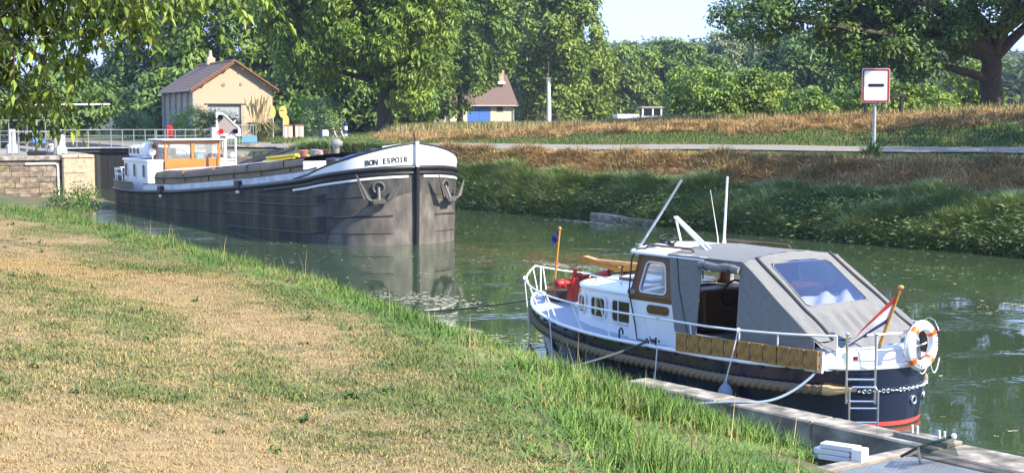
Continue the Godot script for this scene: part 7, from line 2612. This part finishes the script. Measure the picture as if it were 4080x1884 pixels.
	part(ch, "roof_flashing", one_box(Vector3(0, 0.1, 0.42), Vector3(1.0, 0.12, 0.5), Basis(Vector3.RIGHT, 0.9)), M.pale_pink)
	part(o, "dormer_vent", one_box(Vector3(3.9, ey + 3.1, -1.75), Vector3(0.3, 0.4, 0.4), Basis.IDENTITY, 0.03), M.pipe_white)
	# low annexe wall
	part(o, "annexe_wall", one_box(Vector3(-1.6, 1.05, -0.6), Vector3(3.0, 2.1, 0.35)), M.cream)

# ---------------------------------------------------------------- signs and small things across the water
func build_signs() -> void:
	var o := thing("canal_sign", "white board with a black bar and red border on a steel post", "sign", g(14.35, 58.3), -0.14)
	part(o, "post", one_tube([Vector3(0, -0.3, 0), Vector3(0, 2.35, 0)], 0.07, 10), M.galv)
	var bx := rrect(0.02, 2.92, 1.08, 1.34, 0.07)
	var b := MB.new(); b.prism(bx, 0.04, Transform3D(Basis.IDENTITY, Vector3(0, 0, 0.10)))
	var bd := part(o, "board", b, M.sign_white)
	var inner := rrect(0.02, 2.92, 0.90, 1.16, 0.05)
	var rbm := MB.new(); rbm.ring(rrect(0.02, 2.92, 1.045, 1.305, 0.06), inner, 0.008, Transform3D(Basis.IDENTITY, Vector3(0, 0, 0.124)))
	part(bd, "red_border", rbm, M.sign_red)
	var bar2 := MB.new(); bar2.prism(rrect(0.03, 2.93, 0.62, 0.12, 0.055), 0.008, Transform3D(Basis.IDENTITY, Vector3(0, 0, 0.124)))
	part(bd, "black_bar", bar2, M.sign_black)
	for y in [2.6, 3.25]:
		part(o, "clamp", one_box(Vector3(0, y, 0.05), Vector3(0.3, 0.06, 0.08)), M.galv)
	part(o, "upper_post", one_tube([Vector3(0, 2.35, 0), Vector3(0, 3.5, 0)], 0.055, 8), M.galv)
	# weeds round its foot
	var wf := thing("weed_clump", "clump of long green weeds at the foot of the signpost", "plant", g(14.0, 57.2))
	var mb := MB.new()
	var r := RandomNumberGenerator.new(); r.seed = 44
	for k in 160:
		var a := r.randf() * TAU
		var l := r.randf_range(0.35, 1.0)
		var out := Vector3(cos(a), 0, sin(a))
		var sd := Vector3(-out.z, 0, out.x) * 0.02
		var p0 := out * 0.35 * r.randf()
		mb.col = Color(0.08, 0.14, 0.04).lerp(Color(0.14, 0.2, 0.06), r.randf()); mb.col.a = 1
		var p1 := p0 + Vector3.UP * l * 0.6 + out * l * 0.2
		mb.quad(p0 - sd, p0 + sd, p1 + sd, p1 - sd); mb.tri(p1 - sd, p1 + sd, p0 + Vector3.UP * l * 0.85 + out * l * 0.55)
	part(wf, "leaf_tuft", mb, M.grass)
	# old sluice frame
	var s := thing("sluice_frame", "black iron sluice frame with a screw spindle on the embankment", "sluice", g(20.3, 80.5), 0.1)
	for x in [-1.0, 1.0]:
		part(s, "upright", one_box(Vector3(x, 0.5, 0), Vector3(0.17, 1.5, 0.2), Basis.IDENTITY, 0.02), M.sign_black)
	part(s, "cross_beam", one_box(Vector3(0, 1.22, 0), Vector3(2.35, 0.18, 0.3), Basis.IDENTITY, 0.02), M.sign_black)
	part(s, "gear_box", one_box(Vector3(-0.15, 1.42, 0), Vector3(0.55, 0.24, 0.34), Basis.IDENTITY, 0.05), M.sign_black)
	part(s, "spindle", one_tube([Vector3(-0.1, -0.2, 0), Vector3(-0.1, 2.2, 0)], 0.05, 8), M.sign_black)
	part(s, "rack_rod", one_tube([Vector3(0.12, 1.3, 0), Vector3(0.12, 3.3, 0)], 0.035, 6), M.sign_black)
	# concrete pole with fittings and a pipe frame beside it
	var p := thing("utility_pole", "pale concrete utility pole at the field edge, dark fitting on top", "utility pole", g(3.5, 140.0))
	part(p, "pole", one_tube([Vector3(0, -0.3, 0), Vector3(0.02, 2.2, 0), Vector3(-0.04, 4.5, 0)], [0.24, 0.2, 0.16], 10), M.pipe_white)
	part(p, "top_fitting", one_box(Vector3(-0.05, 4.6, 0), Vector3(0.4, 0.5, 0.3), Basis.IDENTITY, 0.04), M.iron)
	part(p, "insulator_arm", one_bar(Vector3(-0.45, 4.75, 0), Vector3(0.3, 4.8, 0), 0.06, 0.06), M.iron)
	part(p, "pole_stub", one_tube([Vector3(-0.04, 4.5, 0), Vector3(-0.05, 6.4, 0)], 0.05, 6), M.twig)
	var f := thing("pipe_frame", "rusty brown pipe frame standing in the tall meadow grass", "frame", g(3.1, 150.0))
	part(f, "top_bar", one_tube([Vector3(-1.6, 1.25, 0), Vector3(2.0, 1.3, 0)], 0.05, 6), M.brown_wood)
	for x in [-1.55, 0.2, 1.95]:
		part(f, "leg", one_tube([Vector3(x, -0.2, 0), Vector3(x, 1.26, 0)], 0.05, 6), M.brown_wood)
	# parked farm vehicle
	var v := thing("parked_vehicle", "pale farm vehicle with a dark roof half hidden beyond the bushes", "vehicle", g(13.2, 142.0), 0.2)
	var cb := MB.new(); cb.box(Vector3(0, 0.75, 0), Vector3(2.2, 0.9, 1.8), Basis.IDENTITY, 0.1)
	part(v, "body", cb, M.white_old)
	part(v, "cab_glass", one_box(Vector3(0.1, 1.5, 0), Vector3(1.7, 0.75, 1.5), Basis.IDENTITY, 0.05), M.dark_glass)
	for x in [-0.85, 0.15, 1.0]:
		part(v, "pillar", one_box(Vector3(x, 1.5, 0.78), Vector3(0.14, 0.8, 0.08)), M.white)
	part(v, "roof", one_box(Vector3(0.1, 2.0, 0), Vector3(2.3, 0.22, 1.8), Basis.IDENTITY, 0.06), M.iron)
	part(v, "flat_bed", one_box(Vector3(-2.3, 1.15, 0), Vector3(2.2, 0.45, 1.7), Basis.IDENTITY, 0.04), M.white)
	for x in [-2.8, -0.7, 0.8]:
		for z in [-0.8, 0.8]:
			var wl := part(v, "wheel", disc(Vector3(x, 0.36, z), 0.38, Vector3.BACK, 0.22, 18), M.black_rubber)
			part(wl, "rim", disc(Vector3(x, 0.36, z + 0.02 * signf(z)), 0.2, Vector3.BACK, 0.23, 14), M.galv)

func build_garden() -> void:
	# bicycles leaning by a dark post
	var o := thing("bicycle", "dark bicycle with a red and white fork parked beside the towpath", "bicycle", g(-9.9, 82.0), 0.1)
	for x in [-0.52, 0.56]:
		var w := part(o, "wheel", torus(Vector3(x, 0.34, 0), 0.32, 0.03, Vector3.BACK, 24, 6), M.black_rubber)
		part(w, "rim", torus(Vector3(x, 0.34, 0), 0.285, 0.012, Vector3.BACK, 24, 5), M.steel)
		for k in 6:
			var a := PI * k / 6.0
			part(w, "spoke", one_tube([Vector3(x + cos(a) * 0.28, 0.34 + sin(a) * 0.28, 0), Vector3(x - cos(a) * 0.28, 0.34 - sin(a) * 0.28, 0)], 0.006, 4), M.steel)
	var fr := MB.new()
	fr.tube([Vector3(-0.52, 0.34, 0), Vector3(-0.05, 0.3, 0), Vector3(0.36, 0.78, 0), Vector3(-0.2, 0.8, 0), Vector3(-0.05, 0.3, 0)], 0.022, 6)
	fr.tube([Vector3(-0.52, 0.34, 0), Vector3(-0.2, 0.8, 0)], 0.016, 6)
	part(o, "frame", fr, M.black)
	part(o, "fork", one_tube([Vector3(0.34, 0.9, 0), Vector3(0.42, 0.62, 0), Vector3(0.56, 0.34, 0)], 0.035, 6), M.white)
	part(o, "fork_crown", one_tube([Vector3(0.35, 0.86, 0), Vector3(0.38, 0.74, 0)], 0.045, 6), M.red_paint)
	part(o, "handlebar", one_tube([Vector3(0.3, 1.05, -0.28), Vector3(0.34, 1.0, -0.1), Vector3(0.34, 1.0, 0.1), Vector3(0.3, 1.05, 0.28)], 0.016, 6), M.black)
	part(o, "saddle", one_box(Vector3(-0.22, 0.93, 0), Vector3(0.27, 0.07, 0.15), Basis.IDENTITY, 0.03), M.black)
	part(o, "crank", disc(Vector3(-0.05, 0.3, 0.03), 0.09, Vector3.BACK, 0.015, 14), M.steel)
	var pg := MB.new(); pg.box(Vector3(-0.5, 0.62, 0.14), Vector3(0.36, 0.36, 0.14), Basis.IDENTITY, 0.04)
	var bag := single("pannier_bag", "pale grey pannier bag on the parked bicycle", "bag", pg, M.cloth_white, o.position, 0.1)
	var b2 := copy_of(o, "second dark bicycle parked just behind the first")
	b2.position = g(-10.35, 82.5); b2.rotation.y = 0.25
	tag(o, "", "", "bicycles by the path"); tag(b2, "", "", "bicycles by the path")
	var pb := MB.new(); pb.box(Vector3(0, 0.55, 0), Vector3(0.13, 1.3, 0.13), Basis.IDENTITY, 0.01)
	single("dark_post", "dark green wooden post beside the parked bicycles", "post", pb, mat(lin(0.012, 0.02, 0.014), 0.7), g(-10.65, 81.6))
	# striped marker post
	var mp := thing("marker_post", "short marker post banded blue and white in the grass", "post", g(-10.4, 92.0))
	for k in 4:
		part(mp, "band", one_tube([Vector3(0, k * 0.24, 0), Vector3(0, k * 0.24 + 0.239, 0)], 0.11, 10), M.white if k % 2 == 0 else M.flag_blue)
	# pale beehive boxes
	for e in [[-14.75, 97.0, "pale pink wooden box, the one nearer the hut"], [-14.05, 97.2, "pale pink wooden box, the one nearer the bicycles"]]:
		var h := thing("garden_box", e[2], "box", g(e[0], e[1]), 0.15, "pale boxes in the garden")
		part(h, "case", one_box(Vector3(0, 0.42, 0), Vector3(0.56, 0.84, 0.5), Basis.IDENTITY, 0.015), M.pale_pink)
		for k in 3:
			part(h, "slat", one_box(Vector3(-0.16 + 0.16 * k, 0.42, 0.262), Vector3(0.06, 0.72, 0.02)), M.white if k != 1 else M.hut_infill)
		part(h, "lid", one_box(Vector3(0, 0.87, 0), Vector3(0.62, 0.06, 0.56), Basis.IDENTITY, 0.01), M.tile_red)
	# yellow cut-out boards
	for e in [[-15.9, 98.0, 1.75, "leaf"], [-15.3, 98.4, 1.75, "round"], [-15.0, 97.9, 1.15, "leaf"]]:
		var i := [-15.9, -15.3, -15.0].find(e[0])
		var t := thing("garden_board", ["tall yellow leaf shaped board on a stake near the hut", "round yellow board painted with a dark face mark, on a stake", "low yellow leaf shaped board on a stake"][i], "garden board", g(e[0], e[1]), 0.1, "yellow boards in the garden")
		part(t, "stake", one_tube([Vector3(0, -0.2, -0.03), Vector3(0, e[2] - 0.2, -0.03)], 0.025, 6), M.white_old)
		var poly := PackedVector2Array()
		for k in 16:
			var a := TAU * k / 16.0
			var rr := 1.0 if e[3] == "round" else (1.0 - 0.35 * absf(cos(a)) * (1.0 if cos(a) > 0 else 0.4))
			poly.append(Vector2(cos(a) * 0.27 * rr, e[2] + sin(a) * 0.42 * rr))
		var b := MB.new(); b.prism(poly, 0.03)
		var bo := part(t, "board", b, M.yellow_board)
		if e[3] == "round":
			part(bo, "painted_mark", one_box(Vector3(-0.08, e[2] + 0.1, 0.017), Vector3(0.2, 0.06, 0.006)), M.sign_black)
	# overhead line across the field
	var pl := thing("line_pole", "thin distant pole carrying the overhead line", "utility pole", g(34.5, 190.0))
	part(pl, "pole", one_tube([Vector3(0, -0.3, 0), Vector3(0, 6.2, 0)], 0.09, 6), M.galv)
	var top := pl.position + Vector3.UP * 6.1
	for k in 2:
		part(pl, "wire", one_tube(sag(Vector3(0, 6.1 - 0.5 * k, 0), Vector3(32, 5.9 - 0.5 * k, -4), 0.6, 10), 0.02, 4), M.rope_dark)

# floating weed and pollen on the water
func build_floating() -> void:
	var xf := []; var cs := []
	for k in 5200:
		var u := rng.randf_range(2.0, 56.0)
		var n := rng.randf_range(14.6, 36.0)
		var v := noise_a.get_noise_2d(u * 5.0, n * 14.0) + 0.5 * noise_b.get_noise_2d(u * 20.0, n * 50.0)
		if rng.randf() > clampf(0.10 + v * 2.2, 0.03, 1.0): continue
		var p := UN(u, n, 0.004)
		if not in_view(p, 2.0): continue
		var s := rng.randf_range(0.5, 1.5)
		xf.append(Transform3D(spin(s, 1.0), p))
		var c := Color(0.20, 0.22, 0.09).lerp(Color(0.36, 0.33, 0.17), rng.randf()); c.a = 1
		cs.append(c)
	# drifts of scum
	for d in [[12.2, 24.5, 1.6, 0.5, 420], [25.0, 21.0, 0.8, 0.25, 120], [30.5, 24.5, 0.7, 0.22, 100], [17.2, 27.2, 0.8, 0.2, 90], [22.0, 15.2, 0.9, 0.35, 160], [19.5, 16.0, 0.7, 0.3, 110], [43.0, 35.2, 0.9, 0.3, 110], [26.2, 17.6, 1.0, 0.4, 150]]:
		for k in d[4]:
			var p := UN(d[0] + rng.randfn() * d[2], d[1] + rng.randfn() * d[3], 0.005)
			xf.append(Transform3D(spin(rng.randf_range(0.8, 2.0), 1.0), p))
			var c := Color(0.33, 0.31, 0.20) * rng.randf_range(0.8, 1.2); c.a = 1
			cs.append(c)
	var b := MB.new()
	var r := RandomNumberGenerator.new(); r.seed = 2
	for k in 4:
		var c := Vector3(r.randf_range(-0.05, 0.05), 0.001 * k, r.randf_range(-0.05, 0.05))
		var pts := []
		for j in 5:
			var a := TAU * j / 5.0 + r.randf()
			pts.append(c + Vector3(cos(a), 0, sin(a)) * r.randf_range(0.012, 0.028))
		for j in 5:
			var i := b.vert(c, Vector3.UP); b.vert(pts[j], Vector3.UP); b.vert(pts[(j + 1) % 5], Vector3.UP)
			b.face(i, i + 1, i + 2)
	var m := mat(Color.WHITE, 0.8)
	m.vertex_color_use_as_albedo = true
	scatter("floating_weed", "flecks and drifts of pale floating weed on the canal", "water weed", b.mesh(), m, xf, cs)

func _ready() -> void:
	# ---- camera, sky, sun, exposure
	var cam := Camera3D.new()
	cam.name = "camera"
	add_child(cam)
	cam.position = Vector3(0, 4.0, 0)
	cam.rotation_degrees = Vector3(-4.712, 0, 0)
	cam.fov = 18.27
	cam.near = 0.1
	cam.far = 3000.0
	cam.current = true
	var env := Environment.new()
	env.background_mode = Environment.BG_SKY
	var sky := Sky.new()
	var sm := ProceduralSkyMaterial.new()
	sm.sky_top_color = Color(0.44, 0.555, 0.75)
	sm.sky_horizon_color = Color(0.535, 0.595, 0.70)
	sm.sky_curve = 0.16
	sm.ground_bottom_color = Color(0.30, 0.31, 0.27)
	sm.ground_horizon_color = Color(0.535, 0.595, 0.70)
	sm.sky_energy_multiplier = 1.15
	sm.sun_angle_max = 1.0
	sky.sky_material = sm
	env.sky = sky
	env.ambient_light_source = Environment.AMBIENT_SOURCE_SKY
	env.tonemap_mode = Environment.TONE_MAPPER_LINEAR
	env.tonemap_exposure = 3.05
	env.sdfgi_enabled = true
	env.ssao_enabled = true
	env.ssil_enabled = true
	env.fog_enabled = true
	env.fog_density = 0.0002
	env.fog_light_color = Color(0.78, 0.84, 0.95)
	var we := WorldEnvironment.new()
	we.environment = env
	add_child(we)
	var sun := DirectionalLight3D.new()
	sun.name = "sun"
	add_child(sun)
	var from := Vector3(0.88, 0.0, 0.47).normalized() * cos(deg_to_rad(37.0)) + Vector3.UP * sin(deg_to_rad(37.0))
	sun.look_at_from_position(from * 100.0, Vector3.ZERO)
	sun.light_color = Color(1.0, 0.955, 0.87)
	sun.light_energy = 1.25
	sun.light_angular_distance = 0.5
	sun.shadow_enabled = true
	# ---- the place
	rng.seed = 20240
	noise_a.seed = 31; noise_a.frequency = 0.03; noise_a.fractal_octaves = 3
	noise_b.seed = 57; noise_b.frequency = 0.03; noise_b.fractal_octaves = 3
	noise_c.seed = 91; noise_c.frequency = 0.03; noise_c.fractal_octaves = 2
	make_materials()
	build_ground()
	build_water()
	build_path()
	build_lock()
	build_hut()
	build_house()
	build_trees()
	build_quay()
	build_barge()
	build_cruiser()
	build_moorings()
	build_signal()
	build_signs()
	build_garden()
	build_grass()
	build_floating()
